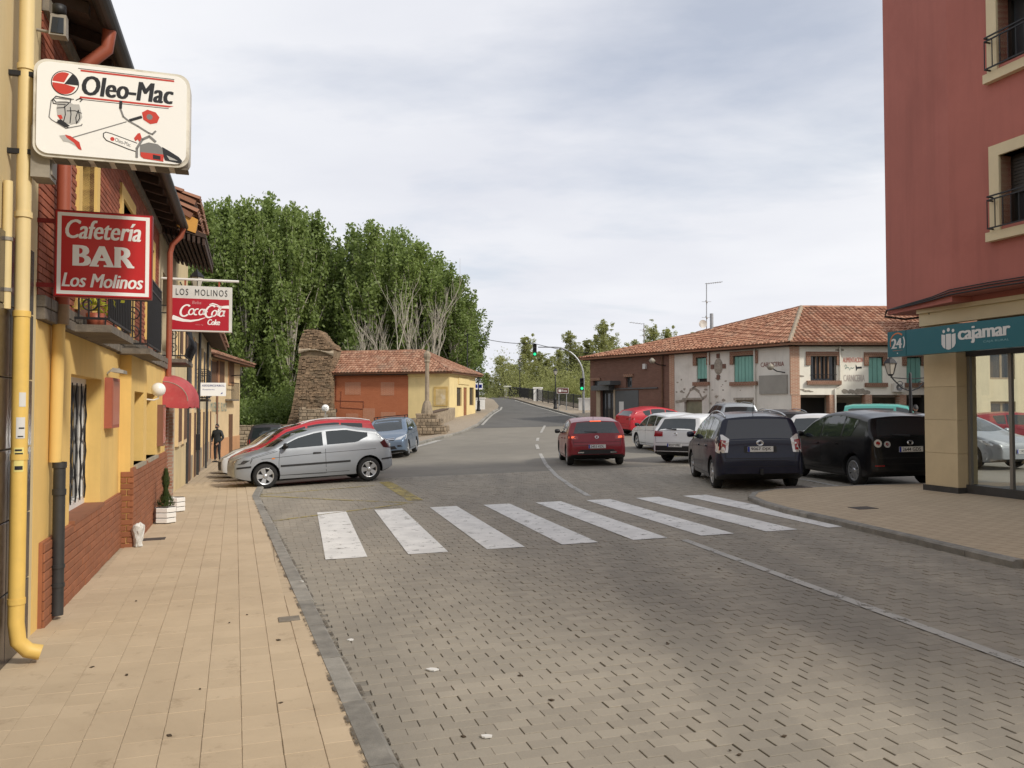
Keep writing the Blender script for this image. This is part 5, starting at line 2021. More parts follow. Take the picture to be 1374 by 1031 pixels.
m.fbox(FD, .0, lD, .0, .12, zE - .215, zE - .065)
m.build('cornice', M_HYEL, rh)
MB().box(rl.x - .35, rl.x - .15, rl.y - 2.4, rl.y - .4, 4.4, 6.7).build('party_post', mat('ochre_post', (.45, .26, .06), .9, .2, 3), rh)

# ------------------------------------------------------------------ ruined tower
def ruin():
 y0 = 56.5
 rr = random.Random(8)
 lev = [(-.8, 380, 447), (.6, 386, 447), (1.5, 391, 446), (2.6, 395, 446), (4.0, 399, 446), (5.1, 401, 446), (5.4, 402, 445.5), (5.95, 401, 447), (6.2, 401, 446), (6.5, 402, 437), (6.9, 405, 431), (7.25, 408, 426), (7.35, 412, 421)]
 o = empty('ruined_tower', (-13.6, 57.5, 0), 0, 'tall ruined tower of weathered brick and stone beside the brick house', 'ruin')
 m = MB()
 nn = 16
 rings = []
 for (z, a, b) in lev:
  xa = (a - CX) / F_PX * y0
  xb = (b - CX) / F_PX * y0
  ring = []
  for k in range(nn):
   f = k / nn * 4
   s_, t = int(f), f - int(f)
   cx_ = [(xa, 0), (xb, 0), (xb, 2.4), (xa, 2.4), (xa, 0)]
   (px_, py_), (qx, qy) = cx_[s_], cx_[s_ + 1]
   ring.append(V((px_ + (qx - px_) * t + rr.uniform(-.07, .07), y0 + py_ + (qy - py_) * t + rr.uniform(-.07, .07), z + rr.uniform(-.05, .05))))
  rings.append(ring)
 vs_ = [v for r in rings for v in r]
 fs_ = [(i * nn + k, i * nn + (k + 1) % nn, (i + 1) * nn + (k + 1) % nn, (i + 1) * nn + k) for i in range(len(lev) - 1) for k in range(nn)]
 fs_.append(tuple((len(lev) - 1) * nn + k for k in range(nn)))
 m.add(vs_, fs_)
 m.build('core', mat('ruin_core', (.23, .17, .105), .97, .35, 5, .03), o)
 b = MB()                                    # courses of brick and stone on the two faces one sees
 z = -.4
 while z < 7.2:
  a = lerp_tab([(q[0], q[1]) for q in lev], z)
  c = lerp_tab([(q[0], q[2]) for q in lev], z)
  xa, xb = (a - CX) / F_PX * y0, (c - CX) / F_PX * y0
  stone = 5.35 < z < 5.95
  h = rr.uniform(.085, .12)
  if not stone:
   x = xa
   while x < xb - .05:
    w = rr.uniform(.2, .36)
    w = min(w, xb - x)
    d = rr.uniform(.0, .09)
    if rr.random() > .06:
     b.box(x, x + w - .03, y0 - .05 - d, y0 + .1, z, z + h - .025)
    x += w
   y = y0
   while y < y0 + 2.3:
    w = rr.uniform(.22, .36)
    d = rr.uniform(0, .07)
    b.box(xb - .1, xb + .03 + d, y, y + w - .03, z, z + h - .025)
    y += w
  z += h
 b.build('brickwork', mat('ruin_brick', (.27, .185, .115), .95, .3, 2.5, .01, island=.3, dirt=((.15, .12, .08), .7)), o, kind='stuff', fix=False)
 k = MB()                                    # bulging band of concrete over the cut
 xa, xb = (401 - CX) / F_PX * y0, (448 - CX) / F_PX * y0
 for i in range(9):
  pass
 prof = []
 n_ = 14
 for i in range(n_ + 1):
  x = xa + (xb - xa) * i / n_
  top = 6.05 - .25 * (i / n_) + rr.uniform(-.05, .05)
  bot = 5.60 - .02 * i / n_ + .25 * math.sin(math.pi * i / n_) - .2 * (i / n_) ** 2 + rr.uniform(-.03, .03)
  prof.append((x, bot, top))
 vs_ = []
 for (x, bo, to) in prof:
  vs_ += [(x, y0 - .02, bo), (x, y0 - .22, bo + .05), (x, y0 - .26, (bo + to) / 2), (x, y0 - .16, to - .04), (x, y0 + .3, to)]
 k.add(vs_, [(i * 5 + j, i * 5 + j + 1, (i + 1) * 5 + j + 1, (i + 1) * 5 + j) for i in range(n_) for j in range(4)])
 k.build('band', mat('ruin_band', (.33, .27, .19), .97, .3, 6, .03), o)
 return o

ruin()

def rubble_wall(name, a, b, h, th, label, seed, mcol, cat='wall', stone=.28, base=None):
 """a wall of single rough stones laid in courses"""
 rr = random.Random(seed)
 a, b = V((a[0], a[1], 0)), V((b[0], b[1], 0))
 fr = Frame(a, b - a)
 L = (b - a).length
 z0 = H((a.x + b.x) / 2, (a.y + b.y) / 2) if base is None else base
 o = empty(name, (a + b) / 2 + V((0, 0, z0)), 0, label, cat)
 MB().fbox(fr, 0, L, -th, -.04, z0 - .5, z0 + h - .06).build('core', mat('wall_core', (.15, .12, .085), .97, .3, 6), o)
 z = z0 - .1
 pieces = []
 while z < z0 + h - .05:
  hh = rr.uniform(.6, 1.0) * stone
  u = -rr.uniform(0, stone)
  while u < L:
   w = rr.uniform(.8, 1.7) * stone
   uu0, uu1 = max(0, u), min(L, u + w)
   if uu1 - uu0 > .06:
    pieces.append((uu0, uu1, z, min(z + hh, z0 + h + rr.uniform(-.06, .06))))
   u += w
  z += hh
 m = MB()
 for (p0, p1, q0, q1) in pieces:
  e = .012
  d = rr.uniform(.0, .05)
  j = lambda: rr.uniform(-.015, .015)
  c = min(.03, (p1 - p0) / 4, max(.005, (q1 - q0) / 4))
  back = [fr.p(p0 + e, -.06, q0 + e), fr.p(p1 - e, -.06, q0 + e), fr.p(p1 - e, -.06, q1 - e), fr.p(p0 + e, -.06, q1 - e)]
  mid = [fr.p(p0 + e + j(), d - .02, q0 + e + j()), fr.p(p1 - e + j(), d - .02, q0 + e + j()), fr.p(p1 - e + j(), d - .02, q1 - e + j()), fr.p(p0 + e + j(), d - .02, q1 - e + j())]
  fro = [fr.p(p0 + e + c, d, q0 + e + c), fr.p(p1 - e - c, d, q0 + e + c), fr.p(p1 - e - c, d, q1 - e - c), fr.p(p0 + e + c, d, q1 - e - c)]
  fs_ = [(8, 9, 10, 11)]
  for i in range(4):
   k = (i + 1) % 4
   fs_ += [(i, k, 4 + k, 4 + i), (4 + i, 4 + k, 8 + k, 8 + i)]
  m.add(back + mid + fro, fs_)
 m.build('stonework', mcol, o, kind='stuff', fix=False)
 return o

M_STONE = mat('field_stone', (.27, .21, .145), .95, .25, 4, .01, island=.3)
rubble_wall('stone_wall', (-19.2, 52), (-12.4, 54.2), 1.25, .5, 'rough stone wall under the trees behind the parked cars', 31, M_STONE, base=-.55)
rubble_wall('stone_wall', (-14.6, 55.2), (-12.2, 55.9), 2.3, .6, 'overgrown rubble wall at the foot of the ruined tower', 32, M_STONE, base=-.5)

# ------------------------------------------------------------------ wayside cross on stone steps
cq = on_ground(570, 584, .11)
cx_, cy_ = cq.x, cq.y + 1.1
cz = H(cx_, cy_) + .11
M_CROSS = mat('pale_weathered_stone', (.31, .25, .18), .95, .3, 5, .02, dirt=((.2, .16, .11), .6))
wc = empty('wayside_cross', (cx_, cy_, cz), 0, 'old stone cross column on a stepped rubble base by the yellow house', 'stone cross')
rr = random.Random(17)
for k, (r_, z0, z1) in enumerate(((1.15, 0, .45), (.85, .45, .85), (.55, .85, 1.12))):
 MB().box(cx_ - r_ + .06, cx_ + r_ - .06, cy_ - r_ + .06, cy_ + r_ - .06, cz + z0 - .2, cz + z1 - .02).build('step', M_CROSS, wc)
 m = MB()
 for (ax, s_) in ((0, -1), (1, 1), (1, -1)):
  fr = Frame((cx_ - r_, cy_ - r_, 0), (1, 0, 0)) if ax == 0 else (Frame((cx_ + r_, cy_ - r_, 0), (0, 1, 0)) if s_ > 0 else Frame((cx_ - r_, cy_ + r_, 0), (0, -1, 0)))
  z = cz + z0
  while z < cz + z1 - .04:
   h = rr.uniform(.12, .2)
   u = 0
   while u < 2 * r_ - .03:
    w = min(rr.uniform(.14, .38), 2 * r_ - u)
    m.cbox(fr, u + .008, u + w - .008, -.08, rr.uniform(-.015, .035), z + .006, min(z + h, cz + z1) - .006, .012)
    u += w
   z += h
 m.build('step_stones', M_STONE, wc, kind='stuff', fix=False)
cb_ = cz + 1.1

def sq(r_, z):
 return (r_, z)

m = MB()
m.lathe([(.001, cb_ - .05), (.33, cb_ - .05), (.32, cb_ + .15), (.25, cb_ + .5), (.22, cb_ + .58), (.15, cb_ + .72), (.001, cb_ + .73)], (cx_, cy_, 0), 10, smooth=False)
m.build('pedestal', M_CROSS, wc)
m = MB()
m.lathe([(.12, cb_ + .7), (.12, cb_ + 1.5), (.11, cb_ + 2.5), (.11, cb_ + 2.9), (.001, cb_ + 2.91)], (cx_, cy_, 0), 8, smooth=False)
m.build('shaft', M_CROSS, wc)
m = MB()
m.lathe([(.11, cb_ + 2.84), (.17, cb_ + 2.93), (.14, cb_ + 3.02), (.20, cb_ + 3.2), (.19, cb_ + 3.36), (.12, cb_ + 3.45), (.09, cb_ + 3.52), (.001, cb_ + 3.54)], (cx_, cy_, 0), 8, smooth=False)
m.build('capital', M_CROSS, wc)
# stone bench wall with dark slab beside the cross
b0 = on_ground(575, 574, .11)
b1 = on_ground(611, 563, .11)
fr = Frame(b0, b1 - b0)
bl = (b1 - b0).to_2d().length
bz = H(b0.x, b0.y) + .1
bz1 = H(b1.x, b1.y) + .1
bw = empty('stone_bench', (b0.x, b0.y, bz), 0, 'low stone bench wall with dark slab along the yellow house', 'bench')
u = 0
while u < bl - .1:
 w = min(1.1, bl - u)
 MB().cbox(fr, u + .01, u + w - .01, -.5, 0, bz - .3, bz + .55 + (bz1 - bz) * .6, .02).build('block', M_CROSS, bw)
 u += w
MB().fbox(fr, .1, bl * .72, -.45, .04, bz + .56 + (bz1 - bz) * .6, bz + .62 + (bz1 - bz) * .6).build('slab', mat('dark_slab', (.10, .065, .045), .8, .3, 4), bw)

# ------------------------------------------------------------------ long brick and stucco house across the square
cA, cC, cE_ = V((5.05, 52.0, 0)), V((13.9, 40.0, 0)), V((25.0, 40.0, 0))
FW = Frame(cA, cC - cA, None)
FX = Frame(cC, cE_ - cC, None)
if FW.n.y > 0:
 FW.n = -FW.n
if FX.n.y > 0:
 FX.n = -FX.n
lW, lX = (cC - cA).length, (cE_ - cC).length
EZ = 4.88
gw = .45
rw = empty('square_house', (10, 45, .5), 0, 'long two-storey house across the square, dark brick then peeling white render, tiled roof', 'house')
M_DBRICK = brick_mat('dark_brown_brick', (.20, .095, .066), (.26, .13, .09), (.17, .115, .09), ang=math.atan2(FW.u.y, FW.u.x), dirt=((.15, .075, .055), .4))
M_PIER = brick_mat('orange_brick_pier', (.42, .17, .10), (.50, .24, .15), (.55, .43, .32), ang=0.0, msize=.02)
M_STUC = mat('peeling_white_render', (.70, .67, .60), .92, .1, 1.1, .006, streak=.3, dirt=((.40, .36, .29), .35))
M_STUCW = mat('warm_white_render', (.84, .80, .69), .92, .07, 1.0, .005, streak=.25, dirt=((.55, .47, .35), .3))
M_STRAW = mat('render_scar', (.34, .30, .245), .95, .35, 8, .015)
M_MINT = mat('mint_roller_blind', (.20, .43, .36), .6, .1, 2)
M_BTRIM = brick_mat('brick_surround', (.24, .105, .065), (.30, .14, .09), (.32, .23, .16), ang=0.0, w=.1, h=.1, msize=.015)
M_GREYM = mat('grey_metal_door', (.085, .092, .095), .5, .1, 2)
uS = FW.t(902)                               # end of the brick part
m = MB()
gd = (FW.t(806), FW.t(824), gw - .3, FW.hit(815, 524)[1])
gg = (FW.t(826), FW.t(857), gw - .3, FW.hit(840, 524)[1])
gwn = [(FW.t(840), FW.t(848), FW.hit(845, 520)[1], FW.hit(845, 506)[1]), (FW.t(796), FW.t(804), FW.hit(800, 521)[1], FW.hit(800, 511)[1])]
wall_openings(m, FW, 0, uS, -.4, 0, -.5, EZ, [gd, gg] + gwn)
m.build('brick_wall', M_DBRICK, rw)
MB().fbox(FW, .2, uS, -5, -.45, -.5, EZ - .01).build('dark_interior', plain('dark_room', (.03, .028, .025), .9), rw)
MB().fbox(FW, gg[1] + .05, uS, 0, .05, -.4, FW.hit(880, 553)[1]).build('stone_plinth', mat('pale_plinth', (.42, .34, .24), .9, .2, 2, .01), rw)
MB().fbox(FW, gd[0] - .35, gd[0], 0, .06, -.4, gd[3]).build('door_jamb', mat('pale_plinth', (.42, .34, .24)), rw)
MB().fbox(FW, gd[1], gg[0], 0, .06, -.4, gd[3] + .1).build('door_jamb', mat('pale_plinth', (.42, .34, .24)), rw)
dr = MB().fbox(FW, gd[0], gd[1], -.25, -.18, -.3, gd[3]).build('door', M_BLACK, rw)
for k in range(3):
 uu = gd[0] + (gd[1] - gd[0]) * (k + .5) / 3
 MB().fbox(FW, uu - .1, uu + .1, -.18, -.17, .7, gd[3] - .2).build('pane', M_WGLASS, dr)
MB().fbox(FW, gd[0] - .35, gd[1] + .05, 0, .5, gd[3], gd[3] + .3).build('canopy', M_GREYM, rw)
ggd = MB().fbox(FW, gg[0], gg[1], -.06, .03, -.3, gg[3]).build('garage_door', M_GREYM, rw)
MB().fbox(FW, gg[0] + .35, gg[0] + .75, .03, .036, 1.5, 2.2).build('notice', M_PAPER, ggd)
MB().bar(FW.p(gg[0], .06, gg[3] + .1), FW.p(gg[1] + 1.6, .06, gg[3] + .1), .07).build('door_track', M_GREYM, rw)
for h_ in gwn:
 simple_window(rw, FW, *h_, depth=.15, frame=M_GREYM, bars=2)
 MB().fbox(FW, h_[0] - .15, h_[1] + .15, 0, .10, h_[3], h_[3] + .18).build('lintel', M_BTRIM, rw)
MB().fbox(FW, FW.t(818), FW.t(833), 0, .9, FW.hit(825, 517)[1], FW.hit(825, 517)[1] + .25).build('canopy', M_GREYM, rw)
q = FW.hit(866, 492)
MB().fbox(FW, q[0] - .1, q[0] + .12, 0, .15, q[1] - .15, q[1] + .15).build('alarm_box', M_PAPER, rw)
MB().tube([FW.p(FW.t(890), .08, EZ), FW.p(FW.t(890), .08, -.2)], .05, 7).build('downpipe', M_DOORW, rw)
MB().fbox(FW, uS - .18, uS + .18, -.2, .04, -.4, EZ).build('brick_quoin', M_PIER, rw)
# render part
ww = []
for px0, px1, y0, y1 in ((935, 949, 513, 480), (985, 1013, 513, 478)):
 ww.append((FW.t(px0), FW.t(px1), FW.hit(px0, y0)[1], FW.hit(px0, y1)[1]))
sw = []
for px0, px1, y0, y1 in ((918, 942, 562, 537), (987, 1010, 560, 537)):
 sw.append((FW.t(px0), FW.t(px1), FW.hit(px0, y0)[1], FW.hit(px0, y1)[1]))
uCorner = lW
m = MB()
wall_openings(m, FW, uS + .18, uCorner, -.4, 0, -.6, EZ, ww + sw)
m.build('rendered_wall', M_STUC, rw)
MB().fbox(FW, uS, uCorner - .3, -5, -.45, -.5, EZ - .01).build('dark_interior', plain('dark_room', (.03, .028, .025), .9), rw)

def blind_window(fr, w, parent, drop=1.0, mt=M_MINT):
 s_ = MB()
 t_ = .22
 for bx in ((w[0] - t_, w[0], w[3] - .45, w[3] + t_), (w[1], w[1] + t_, w[3] - .45, w[3] + t_), (w[0], w[1], w[3], w[3] + t_)):
  s_.fbox(fr, bx[0], bx[1], -.1, .07, bx[2], bx[3])
 o_ = s_.build('window_surround', M_BTRIM, parent)
 MB().fbox(fr, w[0] - .2, w[1] + .2, -.1, .14, w[2] - .2, w[2]).build('sill', M_BTRIM, o_)
 MB().fbox(fr, w[0], w[1], -.30, -.26, w[2], w[3]).build('pane', M_WGLASS, o_)
 if drop > 0:
  z = w[3] - .05
  zend = w[3] - (w[3] - w[2]) * drop
  mm = MB()
  n_ = max(3, int((w[1] - w[0]) / .22))
  for k in range(n_):
   a_, b_ = w[0] + (w[1] - w[0]) * k / n_, w[0] + (w[1] - w[0]) * (k + 1) / n_
   MB().fbox(fr, a_ + .012, b_ - .012, -.12, -.08 - .012 * (k % 2), zend, z).build('blind_slat', mt, o_)
 return o_

blind_window(FW, ww[0], rw, .86)
blind_window(FW, ww[1], rw, 1.0)
for w_ in sw:
 simple_window(rw, FW, *w_, depth=.12, frame=mat('old_frame', (.25, .21, .16), .8, .2, 3), pane=mat('dim_curtain_pane', (.22, .21, .13), .4, .3, 2), bars=0, fw=.09)
 MB().fbox(FW, w_[0] - .1, w_[1] + .1, 0, .05, w_[3], w_[3] + .12).build('lintel', M_STRAW, rw)
q = FW.hit(964, 492)                        # cross-shaped vent
ov = MB()
ov.lathe([(.001, .03), (.26, .03), (.30, 0)], (0, 0, 0), 14)
ov.v = [tuple(FW.p(q[0] + x, z + .005, q[1] + y * 1.5)) for x, y, z in ov.v]
ovo = ov.build('oval_vent', M_STRAW, rw)
for du_, dz_ in ((0, .58), (0, -.58), (.40, 0), (-.40, 0)):
 MB().fbox(FW, q[0] + du_ - .1, q[0] + du_ + .1, 0, .05, q[1] + dz_ - .12, q[1] + dz_ + .12).build('vent_block', M_DBRICK, ovo)
rr = random.Random(12)
m = MB()
for (px, py, r_, n_) in ((925, 525, .35, 6), (950, 520, .2, 5), (962, 505, .2, 7), (975, 515, .18, 6), (914, 540, .3, 5), (968, 535, .25, 6), (985, 525, .2, 4), (1000, 530, .12, 4), (910, 512, .15, 3)):
 for k in range(n_):
  u, z = FW.hit(px + rr.gauss(0, 7), py + rr.gauss(0, 4))
  if u < uS + .3 or any(w_[0] - .5 < u < w_[1] + .5 and w_[2] - .4 < z < w_[3] + .4 for w_ in ww + sw):
   continue
  s_ = r_ * rr.uniform(.12, .36)
  nn = 8
  ring = [(u + s_ * 1.5 * math.cos(6.283 * i / nn) * rr.uniform(.5, 1.2), z + s_ * math.sin(6.283 * i / nn) * rr.uniform(.5, 1.2)) for i in range(nn)]
  m.prism(ring, lambda a, b, d: FW.p(a, d, b), .0, .006 + .004 * rr.random())
for pts in (((921, 535), (926, 524), (931, 521), (938, 526), (942, 535)), ((907, 540), (921, 537)), ((930, 522), (934, 517)), ((942, 536), (948, 531))):
 pl = [FW.hit(a, b) for a, b in pts]
 for (a, b), (c, d) in zip(pl, pl[1:]):
  m.prism([(a, b - .07), (c, d - .09), (c + .05, d + .07), (a - .04, b + .09)], lambda x, y, w_: FW.p(x, w_, y), .0, .012)
m.build('render_scars', M_STRAW, rw, kind='stuff')
for px in (952, 1014):
 MB().tube([FW.p(FW.t(px), .08, EZ), FW.p(FW.t(px), .08, -.3)], .045, 7).build('downpipe', M_STUC, rw)
# butcher's lettering and grey board
u0_, z0_ = FW.hit(1021, 492)
u1_, z1_ = FW.hit(1052, 487)
M_FADE = plain('faded_red_ink', (.22, .07, .055), .8)
lettering('lettering', 'CARNICERIA', lambda a, b: FW.p(a, .012, b), u0_, u1_, z0_ - .03, z0_ + .20, M_FADE, rw, .01)
gb0, gz0 = FW.hit(1020, 529)
gb1, gz1 = FW.hit(1057, 503)
MB().fbox(FW, gb0, min(gb1, lW - .2), 0, .09, gz0, gz1).build('grey_board', mat('grey_board', (.30, .285, .25), .7, .12, 1.5), rw)
# front facing the square, on an arcade of brick piers
fl_z = FX.hit(1075, 530)[1]
xw = []
for px0, px1, y0, y1 in ((1088, 1123, 511, 478), (1166, 1185, 514, 479), (1217, 1237, 514, 479)):
 xw.append((FX.t(px0), FX.t(px1), FX.hit(px0, y0)[1], FX.hit(px0, y1)[1]))
m = MB()
wall_openings(m, FX, 0, lX, -.4, 0, fl_z, EZ, xw)
m.build('front_wall', M_STUCW, rw)
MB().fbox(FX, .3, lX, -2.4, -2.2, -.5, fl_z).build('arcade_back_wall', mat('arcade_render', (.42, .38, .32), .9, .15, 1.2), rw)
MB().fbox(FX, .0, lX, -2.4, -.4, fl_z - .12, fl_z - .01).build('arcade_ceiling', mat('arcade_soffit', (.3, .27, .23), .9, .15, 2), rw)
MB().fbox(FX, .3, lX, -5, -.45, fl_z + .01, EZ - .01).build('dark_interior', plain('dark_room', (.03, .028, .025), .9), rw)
for px0, px1 in ((1062, 1074), (1113, 1120), (1161, 1170), (1207, 1216), (1252, 1261), (1298, 1307)):
 a, b = FX.t(px0), FX.t(px1)
 MB().fbox(FX, max(a, -.06), b, -.42, .03, -.5, fl_z - .002).build('brick_pier', M_PIER, rw)
MB().fbox(FX, -.06, FX.t(1073), -.3, .045, fl_z, EZ - .02).build('brick_quoin', M_PIER, rw)
for px0, px1, y1, mt in ((1080, 1098, 540, M_WGLASS), (1141, 1160, 541, M_BLACK), (1190, 1206, 541, M_BLACK)):
 MB().fbox(FX, FX.t(px0), FX.t(px1), -2.2, -2.15, -.3, FX.hit(px0, y1, -2.2)[1]).build('arcade_door', mt, rw)
o_ = blind_window(FX, xw[0], rw, 0)
w_ = xw[0]
for k in range(4):                          # open brown leaves of the first window
 a_ = w_[0] + (w_[1] - w_[0]) * (.22 + .16 * k)
 MB().fbox(FX, a_, a_ + .06, -.2, -.12, w_[2] + .1, w_[3]).build('casement', mat('brown_casement', (.25, .15, .09), .7, .2, 3), o_)
m = MB()
for k in range(9):
 a_ = w_[0] + (w_[1] - w_[0]) * (k + .5) / 9
 m.tube([FX.p(a_, .02, w_[2]), FX.p(a_, .02, w_[3])], .012, 5)
m.bar(FX.p(w_[0], .02, w_[2] + .3), FX.p(w_[1], .02, w_[2] + .3), .03)
m.build('window_bars', M_IRON, o_)
blind_window(FX, xw[1], rw, 1.0)
blind_window(FX, xw[2], rw, 1.0)
for w_ in (xw[1], xw[2], ww[1]):
 pass
# painted advert: faded red words, a ham leg, ghost letters
a0, b0_ = FX.hit(1131, 487)
a1, b1_ = FX.hit(1158, 482)
lettering('lettering', 'ALIMENTACION', lambda a, b: FX.p(a, .012, b), a0, a1, b0_ + .02, b1_ + .08, plain('faded_pink_ink', (.52, .19, .15), .8), rw, .02)
a0, b0_ = FX.hit(1132, 512)
a1, b1_ = FX.hit(1160, 503)
lettering('lettering', 'CARNICERIA', lambda a, b: FX.p(a, .012, b), a0, a1, b0_, b1_, plain('ghost_grey_ink', (.52, .45, .40), .8), rw, .01)
hp = [(1148, 489), (1150, 492.5), (1156, 492), (1156.5, 494.5), (1150.5, 495), (1148.5, 498.5)]
MB().add([FX.p(FX.hit(a, b)[0], .012, FX.hit(a, b)[1]) for a, b in hp], [tuple(range(len(hp)))]).build('painted_shape', M_INKB, rw, fix=False)
m = MB()
sq_ = [(1133, 492), (1134.5, 489.5), (1136, 491), (1134, 495), (1137, 493), (1139, 494), (1140, 497), (1141.5, 493.5), (1143.5, 494.5), (1146, 493.5)]
sp = [FX.hit(a, b) for a, b in sq_]
for (a, b), (c, d) in zip(sp, sp[1:]):
 m.add([FX.p(a, .012, b - .02), FX.p(c, .012, d - .02), FX.p(c, .012, d + .02), FX.p(a, .012, b + .02)], [(0, 1, 2, 3)])
m.build('painted_script', plain('faded_green_ink', (.22, .30, .26), .8), rw, fix=False)
m = MB()
for k in range(7):
 u, z = FX.hit(1134 + k * 4.7, 526.5 + rr.uniform(-1.5, 1))
 nn = 9
 s_ = rr.uniform(.10, .2)
 m.prism([(u + s_ * 1.3 * math.cos(6.283 * i / nn) * rr.uniform(.7, 1.2), z + s_ * .8 * math.sin(6.283 * i / nn) * rr.uniform(.6, 1.2)) for i in range(nn)], lambda a, b, d: FX.p(a, d, b), .0, .006 + .001 * k)
for (px, py) in ((1076, 523), (1082, 525), (1088, 525.5), (1075, 505), (1127, 470)):
 u, z = FX.hit(px, py)
 s_ = rr.uniform(.06, .13)
 m.prism([(u + s_ * 2 * math.cos(6.283 * i / 7) * rr.uniform(.7, 1.2), z + s_ * .6 * math.sin(6.283 * i / 7) * rr.uniform(.6, 1.2)) for i in range(7)], lambda a, b, d: FX.p(a, d, b), .0, .008)
m.build('render_scars', M_STRAW, rw, kind='stuff')
MB().tube([FX.p(FX.t(1127.5), .07, EZ), FX.p(FX.t(1127.5), .07, FX.hit(1127, 518)[1]), FX.p(FX.t(1120.5), .07, FX.hit(1127, 522)[1]), FX.p(FX.t(1120.5), .07, 0)], .045, 7).build('downpipe', M_STUCW, rw)
ac = empty('air_conditioner', FX.p(FX.t(1203), .2, 2.9), 0, 'white air conditioner box on the white front', 'air conditioner')
ua, za = FX.hit(1203, 526)
MB().fbox(FX, ua - .26, ua + .26, .05, .3, za, za + .42).build('case', M_STUC, ac)
MB().lathe([(.001, 0), (.2, 0), (.2, .02), (.001, .02)], (0, 0, 0), 16).v
fan = MB().lathe([(.05, .0), (.2, .0), (.2, .02)], (0, 0, 0), 16)
fan.v = [tuple(FX.p(ua + x * .8, .305 + z, za + .21 + y * .8)) for x, y, z in fan.v]
fan.build('fan_grille', M_INKG, ac, fix=False)
# eaves and roof
m = MB()
m.fbox(FW, -.3, lW, -.1, .35, EZ - .02, EZ + .1)
m.fbox(FX, .2, lX, -.1, .35, EZ - .025, EZ + .095)
m.build('eaves_boards', M_WOODD, rw)
ez = EZ + .12
eA_ = FW.p(-.5, .5, ez)
ncor = (FW.n + FX.n).normalized()
eC_ = cC + ncor * .58
eC_.z = ez
eE_ = FX.p(lX, .5, ez)
peak = at_y(1075, 413, 44.6)
r1 = at_y(935, 447.5, 51.5)
rE = V((peak.x + 11, peak.y + .2, peak.z - .05))
tile_roof(rw, [eA_, eC_, r1], FW.n - V((0, 0, .4)), M_TERRA2, .24)
tile_roof(rw, [eC_, peak, r1], FW.n - V((0, 0, .5)), M_TERRA2, .24)
tile_roof(rw, [eC_, eE_, rE, peak], FX.n - V((0, 0, .5)), M_TERRA2, .24)
bk = V((eA_.x + 6.0, eA_.y + 4.5, ez))
tile_roof(rw, [eA_, r1, bk], V((-.7, .7, -.4)), M_TERRA2, .24)
ridge_tiles(rw, r1, peak, M_TERRA2)
ridge_tiles(rw, eC_, peak, M_CROSS)
ridge_tiles(rw, peak, rE, M_TERRA2)
MB().add([r1, peak, V((peak.x + 2, peak.y + 6, ez)), bk], [(0, 1, 2, 3)]).build('back_slope', M_TERRA2, rw, fix=False)
MB().add([peak, rE, V((rE.x, rE.y + 6, ez)), V((peak.x + 2, peak.y + 6, ez))], [(0, 1, 2, 3)]).build('back_slope', M_TERRA2, rw, fix=False)
# chimney pipe, aerials
q = at_y(955, 452, 50.2)
fp = empty('flue_pipe', (q.x, q.y, q.z - .2), 0, 'grey metal flue pipe on the long tiled roof', 'chimney')
zt_ = at_y(955, 421, 50.2).z
MB().tube([(q.x, q.y, q.z - .25), (q.x, q.y, zt_)], .11, 12).build('pipe', M_STEEL, fp)
MB().tube([(q.x, q.y, q.z - .25), (q.x, q.y, q.z + .05)], .19, 12).build('flashing', M_GREYBOX, fp)

def aerial(px, ybase, ytop, y, label, n_el, dirx=1, dish=False):
 a, b = at_y(px, ybase, y), at_y(px, ytop, y)
 o_ = empty('aerial', a, 0, label, 'aerial', 'aerials on the roofs')
 MB().tube([a - V((0, 0, .3)), b], .03, 6).build('mast', M_STEEL, o_)
 L = 1.0
 bt = b - V((0, 0, .05))
 MB().tube([bt - V((.1, 0, 0)), bt + V((L * dirx, 0, .12))], .018, 5).build('boom', M_STEEL, o_)
 for k in range(n_el):
  c = bt + V((L * dirx * (k + .5) / n_el, 0, .12 * (k + .5) / n_el))
  MB().tube([c - V((0, .35, 0)), c + V((0, .35, 0))], .01, 4).build('element', M_STEEL, o_)
 for f in (.3, .62):
  c = a + (b - a) * f
  MB().tube([c - V((.3, 0, 0)), c + V((.3, 0, 0))], .012, 4).build('cross_bar', M_STEEL, o_)
  MB().tube([c - V((0, .1, .08)), c + V((0, .1, .08))], .05, 6).build('amplifier', M_GREYBOX, o_)
 if dish:
  c = a + (b - a) * .16 - V((.28, .1, 0))
  dm = MB().lathe([(.001, 0), (.15, .02), (.26, .06)], (0, 0, 0), 16)
  dm.v = [tuple(c + V((x, -z - .1, y))) for x, y, z in dm.v]
  dm.build('dish', M_STUC, o_, fix=False)

aerial(948, 446, 380, 51, 'tall mast aerial with dish beside the flue pipe', 7, 1, True)
aerial(864, 458, 434, 55, 'small aerial on the roof end nearest the bridge', 5, -1)
for px, py in ((896, 491), (1056, 500)):
 u_, z_ = FW.hit(px - 3, py, .0)
 lo = empty('wall_bracket', FW.p(u_, 0, z_), 0, 'iron lamp bracket on the dark brick wall end' if px < 1000 else 'iron bracket beside the grey butcher board', 'bracket')
 MB().tube([FW.p(u_, 0, z_), FW.p(u_ - .1, .5, z_ + .05), FW.p(u_ - .2, .9, z_ + .25)], .03, 6).build('arm', M_IRON, lo)
 MB().lathe([(.001, 0), (.1, .02), (.2, .18), (.06, .32), (.001, .34)], FW.p(u_ - .2, .9, z_ + .1), 10).build('lamp_head', M_GREYBOX, lo)

